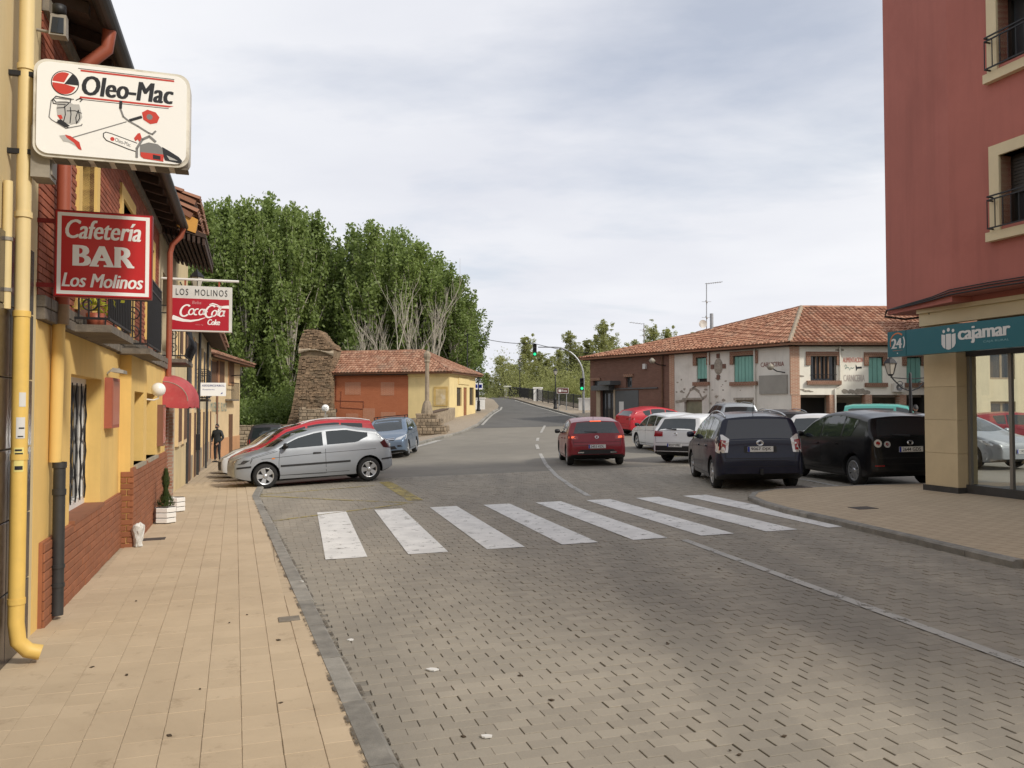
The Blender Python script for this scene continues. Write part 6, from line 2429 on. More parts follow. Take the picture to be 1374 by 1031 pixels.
# ------------------------------------------------------------------ red bank building on the right
UB = V((-.292, .956, 0)).normalized()          # street direction along its front, going away
NB = V((-.956, -.292, 0)).normalized()         # out of the front, towards the road
PB = V((8.15, 14.75, 0))                       # near corner of the pillar
FP = Frame(PB, UB, NB)
RZ = 3.78
gb = H(8.2, 14.7) + .085
M_RED = mat('brick_red_render', (.41, .14, .11), .88, .09, .5, .004, streak=.28, dirt=((.33, .105, .082), .6))
M_SAND = mat('sandstone_cladding', (.60, .485, .30), .8, .10, 1.5, .003, island=.06)
M_CREAMT = mat('cream_trim', (.66, .56, .36), .75, .08, 1.5, .002)
M_TEAL = plain('teal_fascia', (.006, .115, .145), .35)
OV = .5                                        # overhang of the upper floors
seam_u = -.39
rk = empty('bank_building', (9.5, 13, gb), 0, 'tall brick red corner building with cream windows above a bank', 'building')
chw = V((-.088, .996, 0)).normalized()
sm = FP.p(seam_u, OV, 0)
ch_end = sm + chw * 2.06
FC = Frame(sm, chw, V((-chw.y, chw.x, 0)))
wz = []
for px0, y0, y1 in ((1344, 302, 208), (1340, 88, -30)):
 u, z0 = FP.hit(px0, y0, OV)
 z1 = FP.hit(px0, y1, OV)[1]
 wz.append((u - 1.25, u, z0, z1))
wz[1] = (wz[0][0], wz[0][1], wz[1][2], wz[1][2] + (wz[0][3] - wz[0][2]))
TOP = 12.6
wz.append((wz[0][0], wz[0][1], wz[1][2] + 2.9, wz[1][2] + 2.9 + 1.7))
all_w = list(wz)
for du in (-3.4, -6.8):
 all_w += [(a + du, b + du, c, d) for a, b, c, d in wz]
m = MB()
wall_openings(m, FP, -18, seam_u, OV - .35, OV, RZ, TOP, all_w)
m.build('front_wall', M_RED, rk)
MB().fbox(FC, 0.0, 2.06, -.35, 0, RZ, TOP).build('corner_wall', M_RED, rk)
m = MB()                                       # body behind, along the side street
b0 = ch_end
m.hexa([b0 + V((.02, 0, RZ)), V((13.5, b0.y + 1.2, RZ)), V((15, 4, RZ)), FP.p(-17, OV - .4, RZ), b0 + V((.02, 0, TOP)), V((13.5, b0.y + 1.2, TOP)), V((15, 4, TOP)), FP.p(-17, OV - .4, TOP)])
m.build('side_wall', M_RED, rk)
for k, w_ in enumerate(all_w):
 t_ = .19
 m = MB()
 for bx in ((w_[0] - t_, w_[0], w_[2] - .1, w_[3] + t_), (w_[1], w_[1] + t_, w_[2] - .1, w_[3] + t_), (w_[0], w_[1], w_[3], w_[3] + t_)):
  m.fbox(FP, bx[0], bx[1], OV - .3, OV + .045, bx[2], bx[3])
 m.fbox(FP, w_[0] - t_ - .03, w_[1] + t_ + .03, OV - .3, OV + .11, w_[2] - .25, w_[2] - .1)
 m.fbox(FP, (w_[0] + w_[1]) / 2 - .11, (w_[0] + w_[1]) / 2 + .11, OV, OV + .075, w_[3], w_[3] + t_ + .16)
 s_ = m.build('window_surround', M_CREAMT, rk)
 MB().fbox(FP, w_[0], w_[1], OV - .30, OV - .28, w_[2] - .1, w_[3]).build('pane', M_WGLASS, s_)
 m = MB()
 for bx in ((w_[0], w_[0] + .06, w_[2] - .1, w_[3]), (w_[1] - .06, w_[1], w_[2] - .1, w_[3]), ((w_[0] + w_[1]) / 2 - .03, (w_[0] + w_[1]) / 2 + .03, w_[2] - .1, w_[3]), (w_[0], w_[1], w_[3] - .06, w_[3])):
  m.fbox(FP, bx[0], bx[1], OV - .28, OV - .22, bx[2], bx[3])
 m.build('window_frame', plain('bronze_frame', (.03, .025, .02), .4, .3), s_)
 if k % 3 == 0:                             # lowered shutter of slats
  z = w_[3] - .06
  while z > w_[2] + .55:
   MB().fbox(FP, w_[0] + .06, w_[1] - .06, OV - .215, OV - .20, z - .052, z - .004).build('shutter_slat', plain('shutter_brown', (.035, .03, .024), .5), s_)
   z -= .056
 m = MB()
 zr = w_[2] + .42
 for zz_ in (w_[2] - .05, zr, zr + .06):
  m.bar(FP.p(w_[0] - .12, OV + .17, zz_), FP.p(w_[1] + .12, OV + .17, zz_), .022)
  for uu in (w_[0] - .12, w_[1] + .12):
   m.bar(FP.p(uu, OV, zz_), FP.p(uu, OV + .17, zz_), .022)
 rl_ = m.build('window_rail', M_IRON, s_)
 for i in range(11):
  uu = w_[0] - .12 + (w_[1] - w_[0] + .24) * i / 10
  if w_[0] > -12 and k < 3:
   pass
  m.tube([FP.p(uu, OV + .17, w_[2] - .05), FP.p(uu, OV + .17, zr)], .009, 5)
 bpy.data.objects.remove(rl_)
 m.build('window_rail', M_IRON, s_)
# underside, cornice band, pillar
m = MB()
m.hexa([FP.p(-18, OV - .36, RZ - .1), FP.p(seam_u, OV - .36, RZ - .1), FP.p(seam_u, -6, RZ - .1), FP.p(-18, -6, RZ - .1), FP.p(-18, OV - .36, RZ - .002), FP.p(seam_u, OV - .36, RZ - .002), FP.p(seam_u, -6, RZ - .002), FP.p(-18, -6, RZ - .002)])
m.build('soffit', M_RED, rk)
MB().hexa([sm + V((.02, 0, RZ - .1)), V((ch_end.x + .02, ch_end.y, RZ - .1)), V((13.4, ch_end.y + 1, RZ - .1)), V((13.0, 14.2, RZ - .1)), sm + V((.02, 0, RZ - .004)), V((ch_end.x + .02, ch_end.y, RZ - .004)), V((13.4, ch_end.y + 1, RZ - .004)), V((13.0, 14.2, RZ - .004))]).build('soffit', M_RED, rk)
MB().fbox(FP, -18, .76, -.04, .10, RZ - .42, RZ - .102).build('beam', M_CREAMT, rk)
MB().fbox(FP, -18, .76, .10, .16, RZ - .18, RZ - .104).build('cornice', M_CREAMT, rk)
MB().fbox(FP, -18, -.46, -.05, -.01, 3.1, RZ - .42).build('fascia_back', mat('brown_band', (.17, .13, .10), .8, .15, 2), rk)
pil = MB().fbox(FP, .01, .74, -.445, -.01, gb - .2, RZ - .42).build('pillar', M_SAND, rk)
z = gb + .1
k = 0
while z < RZ - .45:                            # stone slabs of the pillar
 h = min(.62, RZ - .425 - z)
 MB().cbox(FP, .0, .75, -.005, .012, z + .002, z + h - .002, .003).build('stone_slab', M_SAND, pil)
 fe = Frame(FP.p(0, 0, 0), -NB, -UB)
 MB().cbox(fe, -.012, .45, -.005, .012, z + .002, z + h - .002, .003).build('stone_slab', M_SAND, pil)
 z += h
MB().fbox(FP, -.03, .79, -.48, .035, gb - .1, gb + .1).build('pillar_base', mat('dark_base_stone', (.05, .048, .045), .6, .2, 6), rk)
MB().fbox(FP, -.6, .745, -.36, -.03, RZ - .43, RZ - .421)
# shop window: glass between slim posts on a dark sill, lined back from the pillar
fs = FP
wn0 = -.27
MB().fbox(fs, -16, .02, wn0 - .16, wn0 + .1, gb - .1, gb + .16).build('window_sill', mat('dark_base_stone', (.05, .048, .045)), rk)
zt_ = 2.74
sg = MB().fbox(fs, -16, -.02, wn0 - .012, wn0, gb + .16, zt_).build('shop_window', clear_glass('clear_shop_glass'), rk)
for uu in (-.06, -.92, -1.95, -3.1, -4.3, -5.6, -7, -8.5):
 MB().fbox(fs, uu - .03, uu + .03, wn0, wn0 + .06, gb + .16, zt_).build('window_post', plain('brushed_post', (.25, .24, .22), .4, .6), sg)
MB().fbox(fs, -16, -.03, wn0 - .1, wn0 + .08, zt_, 3.15).build('window_head', plain('dark_head', (.03, .028, .026), .6), rk)
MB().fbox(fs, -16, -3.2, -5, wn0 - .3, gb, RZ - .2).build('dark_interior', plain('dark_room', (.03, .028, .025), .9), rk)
MB().fbox(fs, -3.1, .6, -4.2, wn0 - .18, gb - .1, gb + .03).build('shaded_floor_slab', mat('dark_base_stone', (.05, .048, .045)), rk)  # dark slab added in place of shaded asphalt, shade in its colour
# cream house seen through the glazed corner
rc = empty('cream_square_house', (30, 37, .2), 0, 'cream yellow house seen through the bank corner glass', 'house')
FQ = Frame((20.2, 36.6, 0), (1, -.06, 0), (-.06, -1, 0))
qw = [(1.5 + 2.7 * k, 2.6 + 2.7 * k, z, z + h_) for k in range(6) for z, h_ in ((.9, 1.2), (3.1, 1.5))]
wall_openings(MB(), FQ, 0, 18, -.4, 0, -.5, 5.6, qw).build('wall', mat('cream_yellow_render', (.72, .64, .45), .9, .08, 1, .004, streak=.25), rc)
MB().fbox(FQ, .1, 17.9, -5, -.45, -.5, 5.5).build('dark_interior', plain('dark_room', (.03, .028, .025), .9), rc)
for w_ in qw:
 simple_window(rc, FQ, *w_, depth=.14, frame=mat('stone_frame', (.33, .27, .2), .9, .15, 3), fw=.09)
MB().hexa([FQ.p(-.3, .5, 5.6), FQ.p(18.3, .5, 5.6), FQ.p(18.3, -5, 7.2), FQ.p(-.3, -5, 7.2), FQ.p(-.3, .5, 5.72), FQ.p(18.3, .5, 5.72), FQ.p(18.3, -5, 7.32), FQ.p(-.3, -5, 7.32)]).build('roof', M_TERRA2, rc)
# cables along the underside
m = MB()
for k, dz in enumerate((.0, .05, .09)):
 pts = [FP.p(-14, OV + .03, RZ + .02 + dz), FP.p(-4, OV + .03, RZ + .0 + dz), FP.p(-1.2, OV + .03, RZ + .03 + dz), FP.p(seam_u, OV + .03, RZ + .02 + dz)]
 pts += [FC.p(.5, .03, RZ - .0 + dz * .6), FC.p(1.5, .03, RZ - .02 + dz * .4), FC.p(2.03, .03, RZ - .01)]
 m.tube(pts, .014 - .002 * k, 5)
pts = [FC.p(2.0, .035, RZ - .02), FC.p(2.1, .02, RZ - .13), FC.p(1.9, -.3, RZ - .2), FC.p(1.3, -.6, RZ - .18), FP.p(.5, .1, RZ - .2)]
m.tube(pts, .022, 6)
m.build('cables', M_BLACK, rk, kind='stuff')
# teal bank sign
SG = .6
su0, su1 = -16.0, 1.03
sz0, sz1 = 2.775, 3.26
su24 = FP.t(1217, SG)
rs = empty('bank_sign', FP.p(-1, SG, sz0), 0, 'long teal bank sign board with white lettering on the corner', 'sign')
MB().fbox(FP, su0, su24 - .006, SG - .16, SG, sz0, sz1).build('board', M_TEAL, rs)
MB().fbox(FP, su24 + .006, su1, SG - .16, SG, sz0, sz1).build('cash_panel', M_TEAL, rs)
M_SW = plain('sign_white', (.62, .62, .60), .5)
M_SO = plain('sign_orange', (.55, .17, .06), .5)

def msn(px, py):
 return FP.hit(px, py, SG)

def mpb(a, b, d=.004):
 """a: distance along the sign from its far end towards the viewer, b: height"""
 return FP.p(a, SG + d, b)

# the sign is read with u falling to the right, so letters run from large u to small u
def blet(name, s, px0, px1, zlo, zhi, material, bold=0.0, shear=0.0, space=1.0):
 ua, ub_ = FP.t(px0, SG), FP.t(px1, SG)
 return lettering(name, s, lambda a, b: mpb(a, b), ua, ub_, zlo, zhi, material, rs, bold, shear, space)

hh = sz1 - sz0
blet('lettering', 'cajamar', 1288, 1357, sz0 + .125, sz0 + .415, M_SW, .03, 0, .98)
blet('lettering', 'CAJA RURAL', 1321, 1356, sz0 + .105, sz0 + .15, plain('sign_pale_teal', (.18, .36, .38), .5))
blet('lettering', '24', 1198, 1211, sz0 + .155, sz0 + .345, M_SW, .03, 0, .95)
cu_, cz_ = FP.t(1205.5, SG), sz0 + .26
m = MB()
for k in range(14):
 a0, a1 = R(200 - 150 * k / 14), R(200 - 150 * (k + 1) / 14)
 r0_, r1_ = .17, .19 + .012 * (k / 14)
 m.add([mpb(cu_ - r0_ * math.cos(a0), cz_ + r0_ * math.sin(a0)), mpb(cu_ - r1_ * math.cos(a0), cz_ + r1_ * math.sin(a0)), mpb(cu_ - r1_ * math.cos(a1), cz_ + r1_ * math.sin(a1)), mpb(cu_ - r0_ * math.cos(a1), cz_ + r0_ * math.sin(a1))], [(0, 1, 2, 3)])
m.build('arc', M_SO, rs, fix=False)
m = MB()
for k in range(8):
 a0, a1 = R(-35 + 70 * k / 8), R(-35 + 70 * (k + 1) / 8)
 r0_, r1_ = .165, .195
 m.add([mpb(cu_ - r0_ * math.cos(a0), cz_ + r0_ * math.sin(a0)), mpb(cu_ - r1_ * math.cos(a0), cz_ + r1_ * math.sin(a0)), mpb(cu_ - r1_ * math.cos(a1), cz_ + r1_ * math.sin(a1)), mpb(cu_ - r0_ * math.cos(a1), cz_ + r0_ * math.sin(a1))], [(0, 1, 2, 3)])
m.build('arc', M_SW, rs, fix=False)
blet('lettering', 'cajero', 1199, 1212, sz0 + .105, sz0 + .125, M_SO)
m = MB()
m.add([mpb(cu_ + .015 * math.cos(k), sz0 + .06 + .015 * math.sin(k)) for k in (0, 1, 2, 3, 4, 5)], [(0, 1, 2, 3, 4, 5)])
m.build('dot', M_SW, rs, fix=False)
# emblem of three figures
e0, e1 = FP.t(1265, SG), FP.t(1284, SG)
ew = e0 - e1
ec = (e0 + e1) / 2

def eb(x, y):
 return mpb(ec - x * ew, sz0 + .06 + y * .36)

m = MB()
for (cx_, cy_, r_) in ((-.33, .88, .085), (0, .94, .095), (.33, .88, .085)):
 m.add([eb(cx_ + r_ * math.cos(6.283 * k / 14) * 1.1, cy_ + r_ * math.sin(6.283 * k / 14)) for k in range(14)], [tuple(range(14))])
m.add([eb(x, y) for x, y in ((-.18, .74), (.18, .74), (.18, .0), (0, -.04), (-.18, .0))], [(0, 1, 2, 3, 4)])
m.add([eb(x, y) for x, y in ((-.5, .74), (-.23, .70), (-.23, .02), (-.40, .10), (-.5, .25))], [(0, 1, 2, 3, 4)])
m.add([eb(x, y) for x, y in ((.5, .74), (.23, .70), (.23, .02), (.40, .10), (.5, .25))][::-1], [(0, 1, 2, 3, 4)])
m.build('emblem', M_SW, rs, kind='stuff', fix=False)

# ------------------------------------------------------------------ street lamps
def lantern_head(c, s, parent, lit=False):
 m_ = MB()
 m_.lathe([(.09 * s, 0), (.17 * s, .30 * s)], c, 6, smooth=False)
 m_.build('lantern_glass', plain('frosted_pane', (.5, .47, .4), .3), parent)
 m_ = MB()
 m_.lathe([(.001, -.06 * s), (.06 * s, -.05 * s), (.095 * s, -.005), (.09 * s, .0)], c, 6, smooth=False)
 m_.lathe([(.17 * s, .30 * s), (.20 * s, .31 * s), (.11 * s, .43 * s), (.05 * s, .46 * s), (.03 * s, .53 * s), (.001, .57 * s)], c, 6, smooth=False)
 for k in range(6):
  a_ = 2 * math.pi * k / 6
  m_.bar(V(c) + V((.09 * s * math.cos(a_), .09 * s * math.sin(a_), 0)), V(c) + V((.175 * s * math.cos(a_), .175 * s * math.sin(a_), .31 * s)), .014 * s)
 return m_.build('lantern_frame', M_IRON, parent)

def street_lamp(x, y, h, label, heads=0, s=1.0, z0=None):
 z0 = H(x, y) + .1 if z0 is None else z0
 o_ = empty('street_lamp', (x, y, z0), 0, label, 'street lamp', 'cast iron street lamps')
 m_ = MB()
 m_.lathe([(.001, 0), (.17, 0), (.17, .12), (.12, .2), (.11, .7), (.13, .75), (.07, .85), (.055, 1.0), (.045, h * .7), (.04, h - .05), (.001, h)], (x, y, z0), 10)
 m_.build('post', M_IRON, o_)
 if heads == 0:
  lantern_head((x, y, z0 + h), s, o_)
 else:
  for k in (-1, 1):
   m_ = MB()
   m_.tube([(x, y, z0 + h - .55), (x + k * .25, y, z0 + h - .45), (x + k * .48, y, z0 + h - .22), (x + k * .56, y, z0 + h - .1)], .02, 6)
   m_.tube([(x, y, z0 + h - .2), (x + k * .56, y, z0 + h - .16)], .016, 6)
   sc = [(x + k * (.3 + .08 * math.cos(a_ * .7)), y, z0 + h - .33 + .06 * math.sin(a_ * .7)) for a_ in range(9)]
   m_.tube(sc, .011, 5)
   m_.build('arm', M_IRON, o_)
   lantern_head((x + k * .56, y, z0 + h - .06), s, o_)
 return o_

lp = at_y(1222, 548, 23.0)
street_lamp(lp.x, lp.y, at_y(1222, 497, 23).z - H(lp.x, 23) - .1 - .05, 'double headed iron street lamp below the teal sign', 2, 1.0)
street_lamp(3.45, 64.0, at_y(745, 503, 64).z - H(3.45, 64) - .1, 'iron lantern post at the start of the bridge railing')
street_lamp(-2.62, 63, at_y(642, 506, 63).z - H(-2.6, 63) - .1, 'iron lantern post beside the yellow house corner')
street_lamp(.9, 92, 4.0, 'distant thin lantern post far along the bridge')

# ------------------------------------------------------------------ traffic light on curved arm
tx, ty = 5.15, 58.0
tz = H(tx, ty) + .11
tl = empty('traffic_light', (tx, ty, tz), 0, 'traffic light on a tall curved grey arm over the road', 'traffic light')
top = at_y(717, 466, ty).z
ax = at_y(722, 466, ty).x
pts = [(tx, ty, tz), (tx, ty, tz + 2.6)]
cz0 = tz + 2.6
for k in range(1, 11):
 a_ = R(90) * k / 10
 pts.append((tx - (1 - math.cos(a_)) * 2.1, ty, cz0 + (top - cz0) * math.sin(a_)))
pts.append((ax, ty, top))
MB().tube(pts, [.09, .085] + [.075 - .003 * k for k in range(1, 11)] + [.04], 10).build('arm', M_STEEL, tl)
M_GREEN = plain('green_signal_light', (.015, .50, .20), .3, 0, 1.6)
M_LENSOFF = plain('dark_lens', (.02, .012, .008), .3)

def signal(c, parent, s=1.0):
 c = V(c)
 hb_ = MB().box(c.x - .14 * s, c.x + .14 * s, c.y - .05, c.y + .16, c.z - .45 * s, c.z + .45 * s).build('signal_head', M_BLACK, parent)
 for k in range(3):
  zc = c.z + (.29 - .29 * k) * s
  lm = MB().lathe([(.001, -.012), (.085 * s, -.004), (.10 * s, .004)], (0, 0, 0), 16)
  lm.v = [(c.x + x, c.y - .055 + z, zc + y) for x, y, z in lm.v]
  lm.build('lens', M_GREEN if k == 2 else M_LENSOFF, hb_, fix=False)
  vis = MB()
  for i in range(8):
   a0, a1 = R(20 + 140 * i / 8), R(20 + 140 * (i + 1) / 8)
   r_ = .115 * s
   vis.quad((c.x + r_ * math.cos(a0), c.y - .05, zc + r_ * math.sin(a0)), (c.x + r_ * math.cos(a1), c.y - .05, zc + r_ * math.sin(a1)), (c.x + r_ * math.cos(a1), c.y - .2, zc + r_ * math.sin(a1)), (c.x + r_ * math.cos(a0), c.y - .2, zc + r_ * math.sin(a0)))
  vis.build('visor', M_BLACK, hb_, fix=False)

sc1 = at_y(717.5, 470, ty)
signal((sc1.x, ty, sc1.z), tl, 1.0)
sc2 = at_y(780.5, 516, ty)
signal((sc2.x, ty - .15, sc2.z), tl, 1.0)

# ------------------------------------------------------------------ bridge railings, parapet, signs
def railing(pts, h, label, z_up=.11, gap=.16):
 o_ = empty('bridge_railing', (pts[0][0], pts[0][1], H(*pts[0]) + z_up), 0, label, 'railing')
 for (a, b) in zip(pts, pts[1:]):
  a, b = V(a), V(b)
  L = (b - a).length
  n = max(1, int(L / 2.2))
  for k in range(n):
   p, q = a + (b - a) * (k / n), a + (b - a) * ((k + 1) / n)
   zp, zq = H(p.x, p.y) + z_up, H(q.x, q.y) + z_up
   MB().bar((p.x, p.y, zp), (p.x, p.y, zp + h + .08), .09).build('post', M_IRON, o_)
   m_ = MB()
   for f in (.1, 1.0):
    m_.bar((p.x, p.y, zp + h * f), (q.x, q.y, zq + h * f), .05)
   nb = int(L / n / gap)
   for i in range(1, nb):
    f = i / nb
    w_ = p + (q - p) * f
    zz_ = zp + (zq - zp) * f
    m_.bar((w_.x, w_.y, zz_ + h * .1), (w_.x, w_.y, zz_ + h), .026)
   m_.build('rail_panel', M_IRON, o_)
 return o_

RLN = [(5.3, 62), (3.75, 72), (1.7, 84), (-.2, 97), (-2.2, 110)]
railing(RLN, 1.1, 'black iron railing along the right side of the bridge')
railing([(-3.0, 70), (-3.6, 84), (-5.2, 97), (-7.3, 110)], 1.1, 'black iron railing along the left side of the bridge')
M_WPAR = mat('whitewashed_parapet', (.80, .79, .76), .9, .12, 1.5, .006, dirt=((.4, .37, .32), .4))
pq = empty('bridge_parapet', (6.5, 60, 1.4), 0, 'low whitewashed parapet wall behind the traffic light', 'wall')
fr = Frame((5.1, 61.7, 0), (3.4, -2.0, 0))
for k in range(3):
 z_ = H(6, 61) + .05
 MB().fbox(fr, k * 1.1 + .008, k * 1.1 + 1.092, -.3, 0, z_ - .4, z_ + .95).build('wall_section', M_WPAR, pq)
MB().fbox(fr, -.05, 3.35, -.34, .04, H(6, 61) + 1.0, H(6, 61) + 1.08).build('coping', M_WPAR, pq)
for (x, y, lab) in ((2.55, 79.5, 'white stone block set in the bridge railing, nearer'), (-.5, 99, 'small white stone post farther along the bridge railing')):
 z_ = H(x, y) + .1
 b_ = MB()
 b_.box(x - .42, x + .42, y - .25, y + .25, z_ - .2, z_ + 1.22)
 b_.box(x - .5, x + .5, y - .32, y + .32, z_ + 1.22, z_ + 1.36)
 tag(b_.build('stone_post', M_WPAR, loc=(x, y, z_)), lab, 'stone post', 'white posts of the bridge')
wb = MB()
z_ = H(-2.9, 64) + .1
wb.box(-3.15, -2.2, 65.2, 65.5, z_ - .2, z_ + .95)
wb.box(-3.2, -2.15, 65.15, 65.55, z_ + .95, z_ + 1.03)
tag(wb.build('parapet_end', M_WPAR, loc=(-2.7, 65.3, z_)), 'white parapet end beside the yellow house', 'wall')

def panel_sign(c, w, h, post, label, col, parts, name='road_sign', two=True, ink=None):
 c = V(c)
 o_ = empty(name, (c.x, c.y, H(c.x, c.y) + .1), 0, label, 'sign')
 MB().box(c.x - w / 2, c.x + w / 2, c.y, c.y + .04, c.z - h / 2, c.z + h / 2).build('panel', col, o_)
 for k in ((-1, 1) if two else (0,)):
  MB().tube([(c.x + k * w * .32, c.y + .07, H(c.x, c.y)), (c.x + k * w * .32, c.y + .07, c.z + h / 2)], .035, 8).build('post', post, o_)
 for (nm, x0, x1, z0, z1, mt, tx_) in parts:
  if tx_:
   lettering(nm, tx_, lambda a, b: V((c.x + a * w, c.y - .006, c.z + b * h)), x0, x1, z0, z1, mt, o_, .01)
  else:
   MB().box(c.x + x0 * w, c.x + x1 * w, c.y - .004, c.y + .001, c.z + z0 * h, c.z + z1 * h).build(nm, mt, o_)
 return o_

M_BROWN = plain('sign_brown', (.095, .022, .016), .5)
M_BLUE = plain('sign_blue', (.012, .03, .28), .5)
bs_ = at_y(755, 524.5, 62)
panel_sign((bs_.x, 62, bs_.z), .92, .44, M_STEEL, 'brown direction sign on two posts by the parapet', M_BROWN,
   [('rim', -.49, .49, .44, .49, M_SW, None), ('rim', -.49, .49, -.49, -.44, M_SW, None), ('rim', -.49, -.46, -.44, .44, M_SW, None), ('rim', .46, .49, -.44, .44, M_SW, None), ('symbol', -.34, -.12, -.22, .22, M_SW, None), ('lettering', -.05, .36, -.18, .2, M_SW, 'Ruta')])
bl_ = at_y(641.5, 518.5, 64)
panel_sign((bl_.x, 64, bl_.z), .72, .5, M_IRON, 'white panel with two blue symbols on a post by the house', M_PVC,
   [('symbol', -.42, -.06, -.28, .28, M_BLUE, None), ('symbol', .06, .42, -.28, .28, M_BLUE, None), ('symbol_bar', -.36, -.12, -.04, .06, M_PVC, None), ('symbol_bar', .20, .28, -.2, .2, M_PVC, None), ('symbol_arm', .13, .35, -.05, .05, M_PVC, None)], two=False)
sp = at_y(436.5, 548, 54.2)
ss = empty('speed_sign', (sp.x, 54.2, H(sp.x, 54.2)), 0, 'round white traffic sign at the corner of the brick house', 'sign')
MB().tube([(sp.x, 54.26, H(sp.x, 54) - .2), (sp.x, 54.26, sp.z + .2)], .03, 6).build('post', M_STEEL, ss)
dm = MB().lathe([(.001, 0), (.25, 0), (.25, .02), (.001, .02)], (0, 0, 0), 20)
dm.v = [(sp.x + x, 54.2 + z, sp.z + y) for x, y, z in dm.v]
dm.build('disc', M_PVC, ss)
lettering('lettering', '20', lambda a, b: V((sp.x + a, 54.195, sp.z + b)), -.13, .13, -.10, .10, M_INKG, ss)
fb_ = MB().box(sp.x - .1, sp.x + .16, 54.2, 54.24, sp.z - .75, sp.z - .42)
fb_.build('lower_panel', M_GREYBOX, ss)
# thin mast behind the house and the overhead wire
mq_ = at_y(627, 500, 63.5)
mtop = at_y(627, 448, 63.5)
am = empty('utility_pole', (mq_.x, 63.5, H(mq_.x, 63.5)), 0, 'thin dark utility mast behind the yellow house roof', 'pole')
MB().tube([(mq_.x, 63.5, H(mq_.x, 63.5) - .3), mtop], [.07, .04], 8).build('mast', M_IRON, am)
MB().bar(mtop - V((.25, 0, .1)), mtop + V((.1, 0, -.1)), .05).build('cross_arm', M_IRON, am)
wr = MB()
p0, p1, p2 = mtop, at_y(716, 461, 58), at_y(900, 470, 53)
pts = []
for k in range(17):
 f = k / 16
 q = p0 + (p1 - p0) * f
 pts.append(q - V((0, 0, .25 * 4 * f * (1 - f))))
for k in range(1, 13):
 f = k / 12
 q = p1 + (p2 - p1) * f
 pts.append(q - V((0, 0, .5 * 4 * f * (1 - f))))
wr.tube(pts, .022, 5)
tag(wr.build('overhead_wire', M_IRON), 'thin black overhead wire crossing above the road', 'wire')

# unseen houses added behind the viewer to darken reflections in glass and paint
rbk = empty('unseen_end_house', (-4, -34, 0), 0, 'plain rendered houses added unseen behind the viewer for reflections', 'house')
FBK = Frame((30, -32, 0), (-1, 0, 0), (0, 1, 0))
bh_ = [(3 + 5.2 * k, 4.2 + 5.2 * k, z, z + 1.5) for k in range(11) for z in (1.0, 4.2)]
wall_openings(MB(), FBK, 0, 62, -.4, 0, -.5, 7.8, bh_).build('wall', M_CREAM2, rbk)
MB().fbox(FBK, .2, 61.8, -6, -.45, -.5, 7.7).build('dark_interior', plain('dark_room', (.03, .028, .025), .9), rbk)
MB().hexa([FBK.p(-.3, .5, 7.8), FBK.p(62.3, .5, 7.8), FBK.p(62.3, -6, 9.6), FBK.p(-.3, -6, 9.6), FBK.p(-.3, .5, 7.95), FBK.p(62.3, .5, 7.95), FBK.p(62.3, -6, 9.75), FBK.p(-.3, -6, 9.75)]).build('roof', M_TERRA, rbk)

# ------------------------------------------------------------------ trees
def np_mesh(name, v, f4, material):
 me = bpy.data.meshes.new(name)
 n = len(v)
 me.vertices.add(n)
 me.vertices.foreach_set('co', np.asarray(v, dtype=np.float32).ravel())
 nf = len(f4)
 me.loops.add(nf * 4)
 me.loops.foreach_set('vertex_index', np.asarray(f4, dtype=np.int32).ravel())
 me.polygons.add(nf)
 me.polygons.foreach_set('loop_start', np.arange(nf, dtype=np.int32) * 4)
 me.update(calc_edges=True)
 me.materials.append(material)
 return me

def leaf_cloud(name, centres, sizes, material, rs, flat=.5):
 """four-cornered leaves, each turned its own way"""
 n = len(centres)
 nrm = rs.normal(size=(n, 3))
 nrm[:, 2] = np.abs(nrm[:, 2]) * flat + .15
 nrm /= np.linalg.norm(nrm, axis=1)[:, None]
 a = np.cross(nrm, rs.normal(size=(n, 3)))
 a /= np.linalg.norm(a, axis=1)[:, None]
 b = np.cross(nrm, a)
 L = sizes[:, None]
 v = np.empty((n, 4, 3))
 v[:, 0] = centres - a * L
 v[:, 1] = centres + b * L * .62 + nrm * L * .12
 v[:, 2] = centres + a * L
 v[:, 3] = centres - b * L * .62 + nrm * L * .12
 f = np.arange(n * 4).reshape(n, 4)
 return np_mesh(name, v.reshape(-1, 3), f, material)

